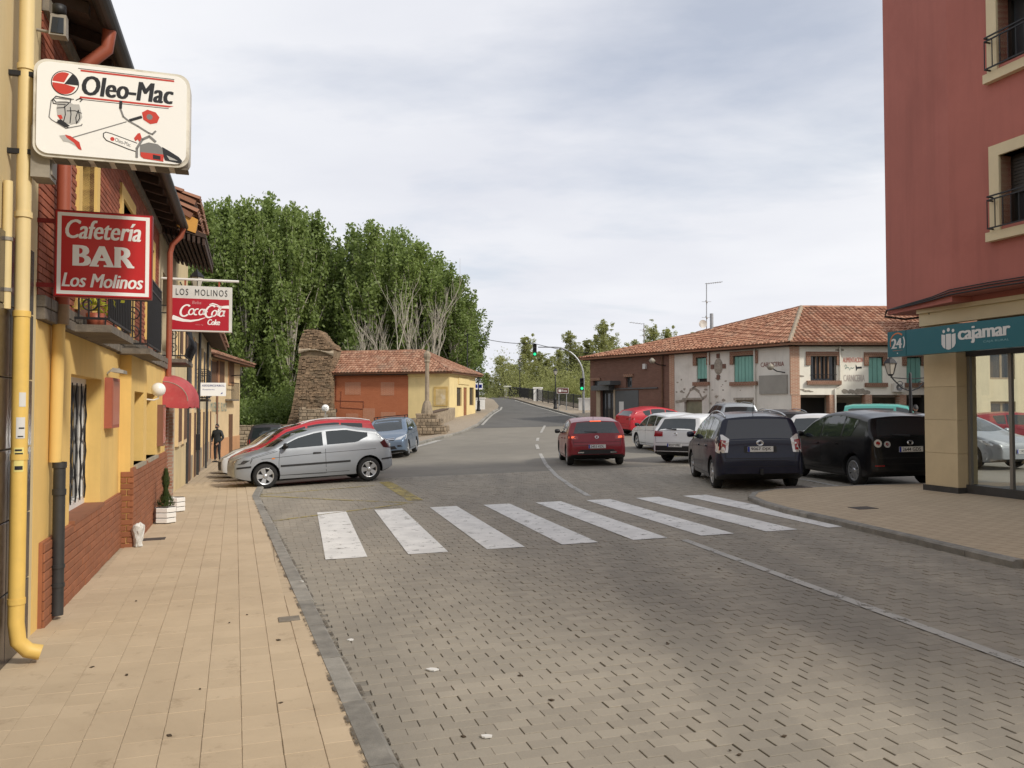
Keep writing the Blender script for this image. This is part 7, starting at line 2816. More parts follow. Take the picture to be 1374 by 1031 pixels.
def tree_meshes(seed, h, width, base, n_leaf, leaf, lm, bm_, limbs=26, spread=.55, up=1.0, shape='ovoid', clump=.62):
 """trunk mesh and crown mesh of one tree standing at the origin"""
 rr = random.Random(seed)
 rs = np.random.RandomState(seed)
 t = MB()
 lean = V((rr.uniform(-.4, .4), rr.uniform(-.4, .4), 0))
 tp = [V((0, 0, -.4)) + lean * 0]
 for k in range(1, 9):
  f = k / 8
  tp.append(V((lean.x * f + rr.uniform(-.1, .1), lean.y * f + rr.uniform(-.1, .1), h * .93 * f)))
 r0 = .018 * h
 t.tube(tp, [r0 * (1 - .92 * k / 8) + .01 for k in range(9)], 8)

 def rad(f):
  if shape == 'ovoid':
   return width / 2 * (math.sin(math.pi * min(1, .12 + f * .88)) ** .6) * (1 - .25 * f)
  if shape == 'cone':
   return width / 2 * (1 - f) ** .75 * (.55 + .45 * min(1, f * 6)) + .12
  return width / 2 * math.sqrt(max(.02, 1 - (2 * f - 1) ** 2))
 cl = []
 for i in range(limbs):
  f = (i + rr.random()) / limbs
  z = base + (h - base) * f * .94
  a = i * 2.4 + rr.uniform(-.5, .5)
  R_ = rad(f) * rr.uniform(.7, 1.08)
  p0 = V((lean.x * z / h, lean.y * z / h, max(base * .6, z - R_ * up)))
  p1 = V((math.cos(a) * R_, math.sin(a) * R_, z + R_ * .25 * up))
  mid = (p0 + p1) / 2 + V((0, 0, R_ * .12))
  t.tube([p0, mid, p1], [r0 * .32 * (1 - f * .6), r0 * .2 * (1 - f * .6), .015], 5, caps=False)
  for k in range(7):
   g = .30 + .72 * k / 6
   q = p0 + (p1 - p0) * g
   cl.append((q.x + rr.gauss(0, .3), q.y + rr.gauss(0, .3), q.z + rr.gauss(0, .4) + .15, (.45 + .55 * (1 - abs(g - .7)))))
 if shape == 'ovoid':                        # upright plumes that give a poplar its feathery outline
  for k in range(11):
   a = k * 2.4 + rr.uniform(-.4, .4)
   R_ = width * .5 * math.sqrt((k + .5) / 11) * .92
   ztop = h * (1.02 - .30 * (R_ / (width * .5)) ** 1.6) + rr.uniform(-.5, .4)
   x0_, y0_ = math.cos(a) * R_, math.sin(a) * R_
   for j in range(9):
    f = j / 8
    cl.append((x0_ * (.62 + .38 * f), y0_ * (.62 + .38 * f), ztop - 5.2 * (1 - f), .62 - .34 * f))
   t.tube([(x0_ * .1, y0_ * .1, ztop - 9.5), (x0_ * .55, y0_ * .55, ztop - 5.5), (x0_, y0_, ztop - .2)], [.09, .05, .012], 5, caps=False)
 if shape == 'cone':
  for k in range(16):
   f = k / 15
   cl.append((lean.x, lean.y, h * (.62 + .37 * f), .42 - .34 * f))
 for k in range(0 if shape == 'cone' else max(3, limbs // 5)):
  cl.append((lean.x + rr.gauss(0, .25), lean.y + rr.gauss(0, .25), h * rr.uniform(.9, 1.0), .5))
 cl = np.array(cl)
 w = cl[:, 3] / cl[:, 3].sum()
 idx = rs.choice(len(cl), n_leaf, p=w)
 s = clump * (width / 6.0) * ((.6 + .8 * rs.rand(len(cl))) * np.minimum(1, cl[:, 3] * 1.7))[idx]
 if shape == 'cone':
  s = s * (.28 + .85 * np.clip(1 - cl[idx, 2] / h, 0, 1))
 d = rs.normal(size=(n_leaf, 3))
 d /= np.linalg.norm(d, axis=1)[:, None]
 d *= (rs.rand(n_leaf) ** .45)[:, None]
 c = cl[idx, :3] + d * s[:, None] * np.array([1.1, 1.1, 1.9])
 c[:, 2] = np.minimum(c[:, 2], h * 1.03)
 sz = leaf * (.65 + .7 * rs.rand(n_leaf))
 crown = leaf_cloud('crown', c, sz, lm, rs)
 tm = t.mesh('trunk')
 tm.materials.append(bm_)
 return tm, crown

def plant_tree(ms, x, y, sx, sz, rot, label, group, name='poplar_tree', z=None):
 o_ = empty(name, (x, y, H(x, y) if z is None else z), rot, label, 'tree', group)
 o_.scale = (sx, sx, sz)
 for nm, me in zip(('trunk', 'crown'), ms):
  c = bpy.data.objects.new(nm, me)
  COL.objects.link(c)
  c.parent = o_
 return o_

LM1 = leaf_mat('poplar_leaf', (.105, .155, .038), (.205, .27, .072), .45)
LM1b = leaf_mat('poplar_leaf_light', (.125, .18, .042), (.235, .30, .085), .45)
LM2 = leaf_mat('young_poplar_leaf', (.23, .25, .085), (.36, .37, .14), .5)
LM3 = leaf_mat('shrub_leaf', (.11, .14, .035), (.19, .22, .06), .35)
big = [tree_meshes(101 + k, 18.0, 6.4, 4.2, 13500, .15, LM1 if k % 2 else LM1b, M_BARKP, 26, up=1.9, clump=.52) for k in range(4)]
rr = random.Random(77)
row = [(272, 276, 66), (303, 266, 69), (333, 263, 66), (364, 262, 70), (392, 272, 66), (421, 284, 70), (448, 335, 76), (473, 304, 70), (503, 297, 67), (532, 306, 70), (560, 320, 67), (586, 340, 70), (609, 366, 67), (624, 402, 72)]
words_l = ['leafy poplar tree rising behind the drinks sign, leftmost', 'second poplar tree from the left above the corner house', 'third poplar tree from the left in the tall wood', 'tallest poplar tree top left of the ruined tower', 'fifth poplar tree from the left, left of the tower', 'poplar tree directly behind the ruined tower', 'poplar tree in the gap right of the ruined tower', 'poplar tree behind the left end of the brick house', 'tall poplar tree behind the bare white branches', 'poplar tree behind the middle of the brick house', 'poplar tree above the ridge of the yellow house', 'third poplar tree from the right end of the wood', 'second poplar tree from the right end of the wood', 'lowest poplar tree at the right end of the wood']
for k, (px, py, d) in enumerate(row):
 p = at_y(px, py, d)
 g_ = H(p.x, p.y)
 s_ = (p.z - g_) / 18.4
 plant_tree(big[k % 4], p.x, d, (.92 + .16 * rr.random()) * (.75 + .25 * s_), s_, rr.uniform(0, 6.28), words_l[k], 'poplars of the wood behind the houses')
back = [(255, 300, 76), (290, 290, 80), (322, 285, 82), (350, 290, 84), (380, 300, 80), (410, 305, 83), (440, 330, 82), (490, 330, 80), (520, 325, 82), (550, 345, 80), (578, 370, 80), (600, 395, 82)]
for k, (px, py, d) in enumerate(back):
 p = at_y(px, py, d)
 g_ = H(p.x, p.y)
 s_ = (p.z - g_) / 18.4
 plant_tree(big[(k + 2) % 4], p.x, d, 1.0, s_, rr.uniform(0, 6.28), 'poplar tree half hidden in the second row of the wood', 'poplars in the second row of the wood')

# undergrowth at the wood's foot
def bush(px, py, d, w, h, seed, label, group, lm=LM3, n=3600, leaf=.10, z=None):
 rs = np.random.RandomState(seed)
 p = at_y(px, py, d)
 g_ = H(p.x, d) if z is None else z
 o_ = empty('bush', (p.x, d, g_), 0, label, 'bush', group)
 cl = rs.normal(size=(16, 3)) * np.array([w * .28, w * .22, h * .22]) + np.array([0, 0, h * .5])
 idx = rs.randint(0, 16, n)
 dd = rs.normal(size=(n, 3))
 c = cl[idx] + dd * np.array([w * .10, w * .10, h * .12])
 c[:, 2] = np.abs(c[:, 2])
 me = leaf_cloud('foliage', c, leaf * (.6 + .7 * rs.rand(n)), lm, rs)
 link('foliage', me, None, o_)
 t = MB()
 for k in range(5):
  q = cl[k]
  t.tube([(0, 0, -.2), (q[0] * .4, q[1] * .4, q[2] * .5), tuple(q)], [.06, .04, .015], 5, caps=False)
 t.build('stems', M_BARK, o_, local=True)
 return o_

for k, (px, d, w, h) in enumerate(((335, 62, 4.5, 3.4), (355, 64, 4, 4.2), (372, 62, 4, 3.2), (392, 63, 4.5, 3.8), (318, 60, 3.5, 3), (402, 66, 4, 5))):
 bush(px, 540, d, w, h, 300 + k, 'dark undergrowth bush, ' + ['left of the tower behind the stone wall, broadest', 'tallest among the trunks', 'second from the tower', 'straight behind the tower foot', 'beside the corner house wall', 'high behind the tower'][k], 'undergrowth of the wood', LM1)

# pale leafless trees over the tiled roof
def bare_tree(px, y, ytop, seed, label, wid):
 p = at_y(px, 480, y)
 zt = at_y(px, ytop, y).z
 g_ = H(p.x, y)
 rr_ = random.Random(seed)
 o_ = empty('bare_tree', (p.x, y, g_), 0, label, 'tree', 'leafless pale trees')
 tr = MB()
 br = MB()
 hh = zt - g_

 def grow(m_, a, d, L, r, depth):
  pts = [a]
  q = a
  dd = d.copy()
  for k in range(4):
   dd = (dd + V((rr_.uniform(-.16, .16), rr_.uniform(-.16, .16), .10))).normalized()
   q = q + dd * L / 4
   pts.append(q)
  m_.tube(pts, [r * (1 - .5 * k / 4) for k in range(5)], 5 if depth else 7, caps=False)
  if depth < 3 and r > .008:
   n = 3 if depth < 2 else 2
   for k in range(n + (depth == 1)):
    f = rr_.uniform(.35, 1.0)
    i = min(3, int(f * 4))
    a_ = pts[i] + (pts[i + 1] - pts[i]) * (f * 4 - i)
    sp_ = V((rr_.uniform(-1, 1), rr_.uniform(-.7, .7), rr_.uniform(.2, .8))) * wid
    grow(br, a_, (dd + sp_).normalized(), L * rr_.uniform(.5, .72), r * .55, depth + 1)
 for k in range(3):
  grow(tr, V((p.x + rr_.uniform(-.3, .3), y, g_ - .3)), V((rr_.uniform(-.32, .32) * wid * 1.5, rr_.uniform(-.15, .15), 1)).normalized(), hh * rr_.uniform(.48, .62), .085, 0)
 tr.build('trunk', M_BARKP, o_)
 br.build('branches', M_BARKP, o_, kind='stuff', fix=False)

bare_tree(547, 62.4, 372, 5, 'larger bare pale tree reaching over the tiled roof', .62)
bare_tree(505, 62.6, 425, 9, 'smaller bare tree with fine twigs above the brick wall', .7)
bare_tree(575, 63, 400, 14, 'slim bare pale tree right of the larger one', .5)

# slim young poplars beyond the bridge
slim = [tree_meshes(201 + k, 14.0, 3.5, 1.0, 15000, .080, LM2, M_BARK, 34, up=1.6, shape='cone', clump=1.0) for k in range(3)]
wr_ = ['slim young poplar beyond the bridge, leftmost and low', 'slim young poplar second from the left beyond the bridge']
row2 = [(655, 498, 118), (672, 476, 108), (690, 484, 116), (708, 448, 104), (722, 470, 112), (736, 476, 106), (750, 466, 110), (764, 442, 100), (778, 462, 108), (792, 452, 98), (808, 426, 96), (822, 444, 104), (838, 462, 100), (853, 454, 96), (873, 432, 94), (897, 437, 96), (884, 452, 104), (930, 448, 100), (976, 440, 98), (700, 500, 100), (742, 494, 98)]
names2 = ['leftmost low', 'second from the left, pointed', 'third from the left, pale', 'tall pointed one left of the green signal', 'one just right of the green signal', 'one between the signal and the lantern post', 'one straight behind the lantern post', 'tall one above the brown sign', 'one inside the curve of the signal arm', 'one crossing the top of the signal arm', 'tallest one just left of the long roof', 'one touching the end of the long roof', 'low tip above the roof end', 'tip left of the small roof aerial', 'slender tip right of the small aerial', 'slender tip midway along the long roof', 'faint tip behind the long roof', 'small tip left of the tall mast', 'tip right of the flue pipe', 'low one left of the white bridge block', 'low one behind the bridge railing']
for k, (px, py, d) in enumerate(row2):
 p = at_y(px, py, d)
 g_ = min(H(p.x, d), -.5)
 s_ = (p.z - g_) / 14.2
 plant_tree(slim[k % 3], p.x, d, .1 + 1.0 + .4 * rr.random(), s_, rr.uniform(0, 6.28), 'slim young poplar beyond the bridge, ' + names2[k], 'young poplars beyond the bridge', z=g_)
for k, (px, d, w, h) in enumerate(((668, 112, 6, 5.5), (690, 100, 6, 6.5), (712, 92, 6, 6.2), (735, 88, 6, 6.4), (757, 84, 6, 6.5), (777, 80, 5, 6.2), (800, 82, 6, 7), (646, 130, 7, 5))):
 bush(px, 530, d, w, h, 400 + k, 'pale green scrub below the bridge, ' + ['farthest, under the leftmost young poplar', 'under the second young poplar', 'left of the white bridge block', 'behind the white bridge block', 'behind the lantern post', 'behind the brown sign', 'nearest the brick house end', 'beyond the crest of the road'][k], 'scrub below the bridge', LM2, 7000, .095, z=-.4)

# ------------------------------------------------------------------ cars
def smooth_tab(tab, x):
 return lerp_tab(tab, x)

class CarShape:
 """body surface from a side profile; x runs backwards from the nose (0) to the tail (L)"""

 def __init__(s, L, W, prof, belt, wheels, rw, zb=.19, tumble=.36, nose=.80, tail=.80, tail_len=.32, crown=.035, nose_len=.55):
  s.L, s.W, s.prof, s.belt, s.wheels, s.rw = L, W, prof, belt, wheels, rw
  s.zb0, s.tumble, s.nose, s.tail, s.tail_len, s.crown, s.nose_len = zb, tumble, nose, tail, tail_len, crown, nose_len

 def zt(s, x):
  return lerp_tab(s.prof, x)

 def zbot(s, x):
  e = .30
  if x < .5:
   return s.zb0 + (e - s.zb0) * (1 - x / .5) ** 2
  if x > s.L - .6:
   return s.zb0 + (.36 - s.zb0) * ((x - s.L + .6) / .6) ** 2
  return s.zb0

 def wp(s, x):
  w = 1.0
  if x < s.nose_len:
   t = 1 - x / s.nose_len
   w = s.nose + (1 - s.nose) * math.sqrt(max(0, 1 - t ** 2.2))
  if x > s.L - s.tail_len:
   t = (x - s.L + s.tail_len) / s.tail_len
   w = min(w, s.tail + (1 - s.tail) * math.sqrt(max(0, 1 - t ** 2.4)))
  return w * s.W / 2

 def ys(s, x, z):
  b = s.belt(x)
  w = s.wp(x)
  if z <= b:
   t = (z - .48) / .42
   return w * (1 - .035 * min(1, t * t) - (.05 * ((.40 - z) / .25) ** 2 if z < .40 else 0))
  return s.ys(x, b) - (z - b) * s.tumble - .35 * max(0, z - b - .25) ** 2

 def mesh(s):
  xs = [0.0]
  pts = sorted({round(p[0], 4) for p in s.prof} | {round(s.L * k / 46, 4) for k in range(47)} | {.01, .03, .07, .12, s.L - .01, s.L - .03, s.L - .07, s.L - .12})
  pts = [p for p in pts if 0 <= p <= s.L]
  NS, NC, NT_ = 13, 5, 5
  rows = []
  for x in pts:
   zt, zb = s.zt(x), s.zbot(x)
   zb = min(zb, zt - .05)
   b = s.belt(x)
   high = max(0, zt - b)
   r = min(.10 if high > .2 else .055 + .25 * min(high, .2), (zt - zb) * .4)
   row_ = [(0, zb), (s.ys(x, zb) * .6, zb), (s.ys(x, zb) - .03, zb)]
   for k in range(NS):
    z = zb + .02 + (zt - r - zb - .02) * k / (NS - 1)
    row_.append((s.ys(x, z), z))
   y1 = s.ys(x, zt - r)
   rx = r * 1.35
   for k in range(1, NC + 1):
    a = R(90) * k / NC
    row_.append((y1 - rx + rx * math.cos(a) , zt - r + r * math.sin(a)))
   yt = y1 - rx
   for k in range(1, NT_ + 1):
    f = 1 - k / NT_
    row_.append((yt * f, zt + s.crown * (1 - f * f)))
   rows.append((x, row_))
  n = len(rows[0][1])
  vs_, fs_ = [], []
  ring = 2 * n - 2
  for x, row_ in rows:
   X = s.L / 2 - x
   vs_ += [(X, y, z) for y, z in row_]
   vs_ += [(X, -y, z) for y, z in row_[-2:0:-1]]
  for i in range(len(rows) - 1):
   for k in range(ring):
    k2 = (k + 1) % ring
    fs_.append((i * ring + k, (i + 1) * ring + k, (i + 1) * ring + k2, i * ring + k2))
  fs_.append(tuple(range(ring)))
  fs_.append(tuple((len(rows) - 1) * ring + k for k in range(ring))[::-1])
  return vs_, fs_

def car_body(sh, paint):
 vs_, fs_ = sh.mesh()
 me = bpy.data.meshes.new('body')
 me.from_pydata(vs_, [], fs_)
 bm = bmesh.new()
 bm.from_mesh(me)
 bmesh.ops.recalc_face_normals(bm, faces=bm.faces)
 bm.to_mesh(me)
 bm.free()
 bvh = BVHTree.FromPolygons([v.co for v in me.vertices], [tuple(p.vertices) for p in me.polygons])
 me.materials.append(paint)
 me.materials.append(M_BLACK)
 ob = bpy.data.objects.new('tmp_body', me)
 COL.objects.link(ob)
 cut = MB()
 ra = sh.rw + .045
 for xw in sh.wheels:
  for sd_ in (-1, 1):
   y0, y1 = sd_ * (sh.W / 2 - .30), sd_ * (sh.W / 2 + .3)
   n = 26
   c = []
   for yy in (y0, y1):
    c += [(sh.L / 2 - xw + ra * math.cos(6.28319 * k / n), yy, sh.rw + .015 + ra * math.sin(6.28319 * k / n)) for k in range(n)]
   cut.add(c, [tuple(range(n)), tuple(range(n, 2 * n))[::-1]] + [(k, (k + 1) % n, n + (k + 1) % n, n + k) for k in range(n)])
 cm = cut.mesh('cut')
 bm = bmesh.new()
 bm.from_mesh(cm)
 bmesh.ops.recalc_face_normals(bm, faces=bm.faces)
 bm.to_mesh(cm)
 bm.free()
 cm.materials.append(M_BLACK)
 co = bpy.data.objects.new('tmp_cut', cm)
 COL.objects.link(co)
 md = ob.modifiers.new('b', 'BOOLEAN')
 md.operation = 'DIFFERENCE'
 md.object = co
 md.solver = 'EXACT'
 md.material_mode = 'TRANSFER'
 dg = bpy.context.evaluated_depsgraph_get()
 res = bpy.data.meshes.new_from_object(ob.evaluated_get(dg))
 bpy.data.objects.remove(ob)
 bpy.data.objects.remove(co)
 res.name = 'body'
 bi = [i for i, m_ in enumerate(res.materials) if m_ == M_BLACK]
 bm = bmesh.new()
 bm.from_mesh(res)
 for f in bm.faces:
  f.smooth = True
  if f.normal.z < -.75 and f.calc_center_median().z < .5:
   f.material_index = bi[0] if bi else 0
 for e in bm.edges:
  if len(e.link_faces) == 2 and e.calc_face_angle(0) > R(38):
   e.smooth = False
 bm.to_mesh(res)
 bm.free()
 return res, bvh

def decal(bvh, poly, step=.09, off=.005, dirn=None, thick=.012):
 """an outline laid on the body surface: cut to a grid, pressed on along dirn (or to the nearest point)"""
 bm = bmesh.new()
 bm.faces.new([bm.verts.new(p) for p in poly])
 bmesh.ops.triangulate(bm, faces=bm.faces)
 for ax in range(3):
  vals = [v.co[ax] for v in bm.verts]
  lo, hi = min(vals), max(vals)
  k = math.floor(lo / step) * step + step
  while k < hi - 1e-4:
   co = V((0, 0, 0))
   co[ax] = k
   no = V((0, 0, 0))
   no[ax] = 1
   bmesh.ops.bisect_plane(bm, geom=bm.verts[:] + bm.edges[:] + bm.faces[:], plane_co=co, plane_no=no)
   k += step
 bmesh.ops.remove_doubles(bm, verts=bm.verts, dist=1e-4)
 bad = []
 inner = {}
 for v in bm.verts:
  if dirn is not None:
   h, nn, _, _ = bvh.ray_cast(v.co - V(dirn) * 4, V(dirn))
  else:
   h, nn, _, _ = bvh.find_nearest(v.co)
  if h is None:
   bad.append(v)
   continue
  v.co = h + nn * off
  inner[v] = h - nn * thick
 if bad:
  bmesh.ops.delete(bm, geom=bad, context='VERTS')
 bd = [e for e in bm.edges if len(e.link_faces) == 1]
 ends = {}
 r_ = bmesh.ops.extrude_edge_only(bm, edges=bd)
 for v in [g_ for g_ in r_['geom'] if isinstance(g_, bmesh.types.BMVert)]:
  best = min(inner.items(), key=lambda q: (q[0].co - v.co).length_squared if q[0].is_valid else 9e9)
  ends[v] = best[1]
 for v, c in ends.items():
  v.co = c
 bmesh.ops.recalc_face_normals(bm, faces=bm.faces)
 for f in bm.faces:
  f.smooth = True
 for e in bm.edges:
  if len(e.link_faces) == 2 and e.calc_face_angle(0) > R(40):
   e.smooth = False
 me = bpy.data.meshes.new('panel')
 bm.to_mesh(me)
 bm.free()
 return me

WHEEL_CACHE = {}

def wheel_meshes(r, w, spokes, style):
 key = (round(r, 3), w, spokes, style)
 if key in WHEEL_CACHE:
  return WHEEL_CACHE[key]
 t = MB()
 rim = r * .66
 t.lathe([(rim, -w / 2 + .01), (rim + .02, -w / 2), (r - .035, -w / 2 + .002), (r - .008, -w / 2 + .03), (r, -w / 2 + .06), (r, w / 2 - .06), (r - .008, w / 2 - .03), (r - .035, w / 2 - .002), (rim + .02, w / 2), (rim, w / 2 - .01), (rim, -w / 2 + .01)], (0, 0, 0), 28, axis='y')
 tm = t.mesh('wheel')
 tm.materials.append(M_RUBBER)
 a = MB()
 a.lathe([(rim - .022, w / 2 - .02), (rim - .004, w / 2 - .004), (rim + .004, w / 2 - .006), (rim + .004, w / 2 - .06), (rim - .02, w / 2 - .06)], (0, 0, 0), 28, axis='y')
 for k in range(spokes):
  an = 2 * math.pi * k / spokes
  ca, sa = math.cos(an), math.sin(an)
  wi, wo = (.035, .060) if style == 'star' else (.05, .042)
  for sp_ in ((0,),) if style == 'star' else ((-.16,), (.16,)):
   c2, s2 = math.cos(an + sp_[0]), math.sin(an + sp_[0])
   p = [(.02, -wi), (rim - .01, -wo), (rim - .01, wo), (.02, wi)]
   if style != 'star':
    p = [(.02, -.018), (rim - .01, -.02), (rim - .01, .02), (.02, .018)]
   f = [(x * c2 - y * s2, w / 2 - .012 - .012 * (1 - x / rim), x * s2 + y * c2) for x, y in p]
   b = [(x * c2 - y * s2, w / 2 - .045, x * s2 + y * c2) for x, y in p]
   a.add(f + b, [(3, 2, 1, 0), (4, 5, 6, 7), (0, 1, 5, 4), (1, 2, 6, 5), (2, 3, 7, 6), (3, 0, 4, 7)])
 a.lathe([(.001, w / 2 - .004), (.035, w / 2 - .006), (.06, w / 2 - .02), (.06, w / 2 - .05)], (0, 0, 0), 14, axis='y')
 am = a.mesh('rim')
 am.materials.append(M_ALLOY)
 d = MB()
 d.lathe([(.001, w / 2 - .075), (rim + .003, w / 2 - .07)], (0, 0, 0), 20, axis='y')  # black disc filling the rim, its colour standing for shade behind the spokes
 dm_ = d.mesh('wheel_shade_disc')
 dm_.materials.append(M_BLACK)
 WHEEL_CACHE[key] = (tm, am, dm_)
 return WHEEL_CACHE[key]

M_TAIL = plain('tail_lamp_red', (.28, .008, .01), .12, coat=.6)
M_TAILON = plain('tail_lamp_lit', (.95, .14, .05), .2, 0, .7)
M_HEAD = plain('headlamp_glass', (.50, .52, .54), .08, .3, coat=.8)
M_HEADD = plain('headlamp_smoked', (.06, .065, .07), .08, .2, coat=.8)
M_CLEAR = plain('clear_lamp', (.62, .60, .58), .1, .3, coat=.6)
M_ORANGE = plain('indicator_orange', (.75, .22, .02), .3)
M_PLATE = plain('number_plate_white', (.66, .66, .64), .4)
M_SEAM_CREASE = plain('panel_gap_and_crease', (.012, .012, .012), .8)  # dark colour of gaps, also painted as shade along body creases

def build_car(label, sh, paint, x, y, heading, spec, group='parked cars'):
 """heading: degrees clockwise from straight ahead (+Y)"""
 rz = math.pi / 2 - R(heading)
 g_ = H(x, y)
 fx, fy = math.cos(rz), math.sin(rz)
 o_ = empty('car' if not spec.get('van') else 'van', (x, y, g_ - .004), rz, label, 'car' if not spec.get('van') else 'van', group)
 e = 1.3
 pit = math.atan2(H(x + fx * e, y + fy * e) - H(x - fx * e, y - fy * e), 2 * e)
 rol = math.atan2(H(x - fy * .7, y + fx * .7) - H(x + fy * .7, y - fx * .7), 1.4)
 o_.rotation_euler = (rol, -pit, rz)
 res, bvh = car_body(sh, paint)
 body = link('body', res, None, o_)
 L, W = sh.L, sh.W
 X = lambda q: L / 2 - q

 def put(name, me, mt, parent=body):
  me.materials.clear()
  me.materials.append(mt)
  return link(name, me, None, parent)

 # wheels
 tm, am, dm_ = wheel_meshes(sh.rw, .20, spec.get('spokes', 5), spec.get('rim', 'star'))
 for xw in sh.wheels:
  for sd_ in (1, -1):
   w_ = bpy.data.objects.new('wheel', tm)
   COL.objects.link(w_)
   w_.parent = o_
   w_.location = (X(xw), sd_ * (W / 2 - .125), sh.rw)
   steer = spec.get('steer', 0) if xw < L / 2 else 0
   w_.rotation_euler = (0, 0, (0 if sd_ > 0 else math.pi) + R(steer))
   for nm, me_ in (('rim', am), ('wheel_shade_disc', dm_)):
    c = bpy.data.objects.new(nm, me_)
    COL.objects.link(c)
    c.parent = w_
 # side windows between the pillars
 gl = spec.get('glass', M_CGLASS)
 for sd_ in (1, -1):
  for (a, b, lo, hi, cutr) in spec['windows']:
   top, bot = [], []
   n = 12
   for k in range(n + 1):
    xx = a + (b - a) * k / n
    zb_ = sh.belt(xx) + lo
    zt_ = sh.zt(xx) - hi
    if cutr and k > n * .72:
     zb_ += (zt_ - zb_) * cutr * (k / n - .72) / .28
    if zt_ - zb_ > .015:
     top.append((X(xx), zt_))
     bot.append((X(xx), zb_))
   if len(top) < 3:
    continue
   poly = [(p, 0, z) for p, z in bot] + [(p, 0, z) for p, z in top[::-1]]
   poly = [(p, sd_ * 2.0, z) for p, _, z in poly]
   me = decal(bvh, poly, .11, .004, (0, -sd_, 0))
   put('side_window', me, gl)
   if spec.get('chrome'):
    pass
  # seams of the doors, and creases drawn as dark lines
  for pl in spec.get('seams', []):
   wq = .009
   for (x0, z0), (x1, z1) in zip(pl, pl[1:]):
    dx, dz = x1 - x0, z1 - z0
    q = math.hypot(dx, dz)
    nx_, nz_ = -dz / q * wq / 2, dx / q * wq / 2
    poly = [(X(x0 + nx_), sd_ * 2, z0 + nz_), (X(x1 + nx_), sd_ * 2, z1 + nz_), (X(x1 - nx_), sd_ * 2, z1 - nz_), (X(x0 - nx_), sd_ * 2, z0 - nz_)]
    put('seam_or_crease_line', decal(bvh, poly, .12, .0015, (0, -sd_, 0), .004), M_SEAM_CREASE)
  for (hx, hz, hm) in spec.get('handles', []):
   poly = [(X(hx), sd_ * 2, hz - .018), (X(hx + .19), sd_ * 2, hz - .014), (X(hx + .19), sd_ * 2, hz + .016), (X(hx), sd_ * 2, hz + .02)]
   put('door_handle', decal(bvh, poly, .12, .022, (0, -sd_, 0)), hm or paint)
  for (x0, x1, z0, z1, mt) in spec.get('strips', []):
   poly = [(X(x0), sd_ * 2, z0), (X(x1), sd_ * 2, z0 + .02), (X(x1), sd_ * 2, z1 + .02), (X(x0), sd_ * 2, z1)]
   put('side_strip', decal(bvh, poly, .2, .010, (0, -sd_, 0)), mt)
  # mirror
  mx, mz = spec['mirror']
  yy = sh.ys(mx, mz)
  mm = MB()
  mm.lathe([(.001, -.085), (.05, -.075), (.075, -.03), (.078, .03), (.06, .08), (.001, .09)], (0, 0, 0), 10, axis='y')
  mm.v = [(X(mx) + v[0] * .8, sd_ * (yy + .115) + v[1] * 1.05, mz + .02 + v[2] * .95) for v in mm.v]
  mm.tube([(X(mx), sd_ * (yy - .02), mz - .03), (X(mx), sd_ * (yy + .1), mz)], .022, 6)
  me = mm.mesh('mirror')
  put('mirror', me, spec.get('mirror_mat', paint), o_)
  # lamps
  for (nm, pts, mt) in spec.get('lamps', []):
   poly = [(X(p[0]), sd_ * p[1], p[2]) for p in pts]
   put(nm, decal(bvh, poly, .07, .006), mt)
 # front and rear glass
 for key, dirn, nm in (('screen', (-1, 0, 0), 'windscreen'), ('back', (1, 0, 0), 'rear_window')):
  if key in spec:
   z0, z1, w0, w1 = spec[key]
   sg_ = 1 if key == 'screen' else -1
   poly = []
   for k in range(7):
    f = k / 6
    poly.append((sg_ * 3, -w0 + 2 * w0 * f, z0 - .03 * math.sin(math.pi * f) * (1 if key == 'screen' else -.4)))
   for k in range(7):
    f = k / 6
    poly.append((sg_ * 3, w1 - 2 * w1 * f, z1 + .02 * math.sin(math.pi * f)))
   put(nm, decal(bvh, poly, .10, .004, dirn), spec.get('glass_back', gl) if key == 'back' else gl)
 for (nm, face, pts, mt, off) in spec.get('panels', []):
  sg_ = 1 if face == 'front' else -1
  poly = [(sg_ * 3, p[0], p[1]) for p in pts]
  put(nm, decal(bvh, poly, .10, off, (-sg_, 0, 0)), mt)
 for (face, z, txt) in spec.get('plates', []):
  sg_ = 1 if face == 'front' else -1
  h, nn, _, _ = bvh.ray_cast(V((sg_ * 4, 0, z)), V((-sg_, 0, 0)))
  xx = h.x + sg_ * .012
  pm = MB().box(min(xx, xx + sg_ * .01), max(xx, xx + sg_ * .01), -.26, .26, z - .055, z + .055)
  pl_ = put('number_plate', pm.mesh('number_plate'), M_PLATE, o_)
  pb = MB().box(min(xx + sg_ * .0105, xx + sg_ * .012), max(xx + sg_ * .0105, xx + sg_ * .012), *((.215, .258) if sg_ < 0 else (-.258, -.215)), z - .052, z + .052)
  put('plate_band', pb.mesh('plate_band'), M_BLUE, pl_)
  v_, f_, w_, h_ = text_geo(txt, 1, .01)
  tm2 = MB()
  s0 = .40 / w_
  tm2.add([(xx + sg_ * .0125, -sg_ * -(a * s0 - .18) if False else (-(a * s0 - .19) if sg_ < 0 else (a * s0 - .19)), z - .037 + b / h_ * .074) for a, b in v_], f_)
  put('plate_lettering', tm2.mesh('plate_lettering'), M_INKB, pl_)
 if spec.get('rails'):
  for sd_ in (1, -1):
   a, b = spec['rails']
   pts = []
   for k in range(9):
    xx = a + (b - a) * k / 8
    zz_ = sh.zt(xx) + .01 + .045 * math.sin(math.pi * k / 8) ** .4
    pts.append((X(xx), sd_ * (sh.ys(xx, sh.zt(xx) - .1) - .10), zz_))
   mm = MB().tube(pts, .016, 6)
   put('roof_rail', mm.mesh('roof_rail'), spec.get('rail_mat', M_STEEL), o_)
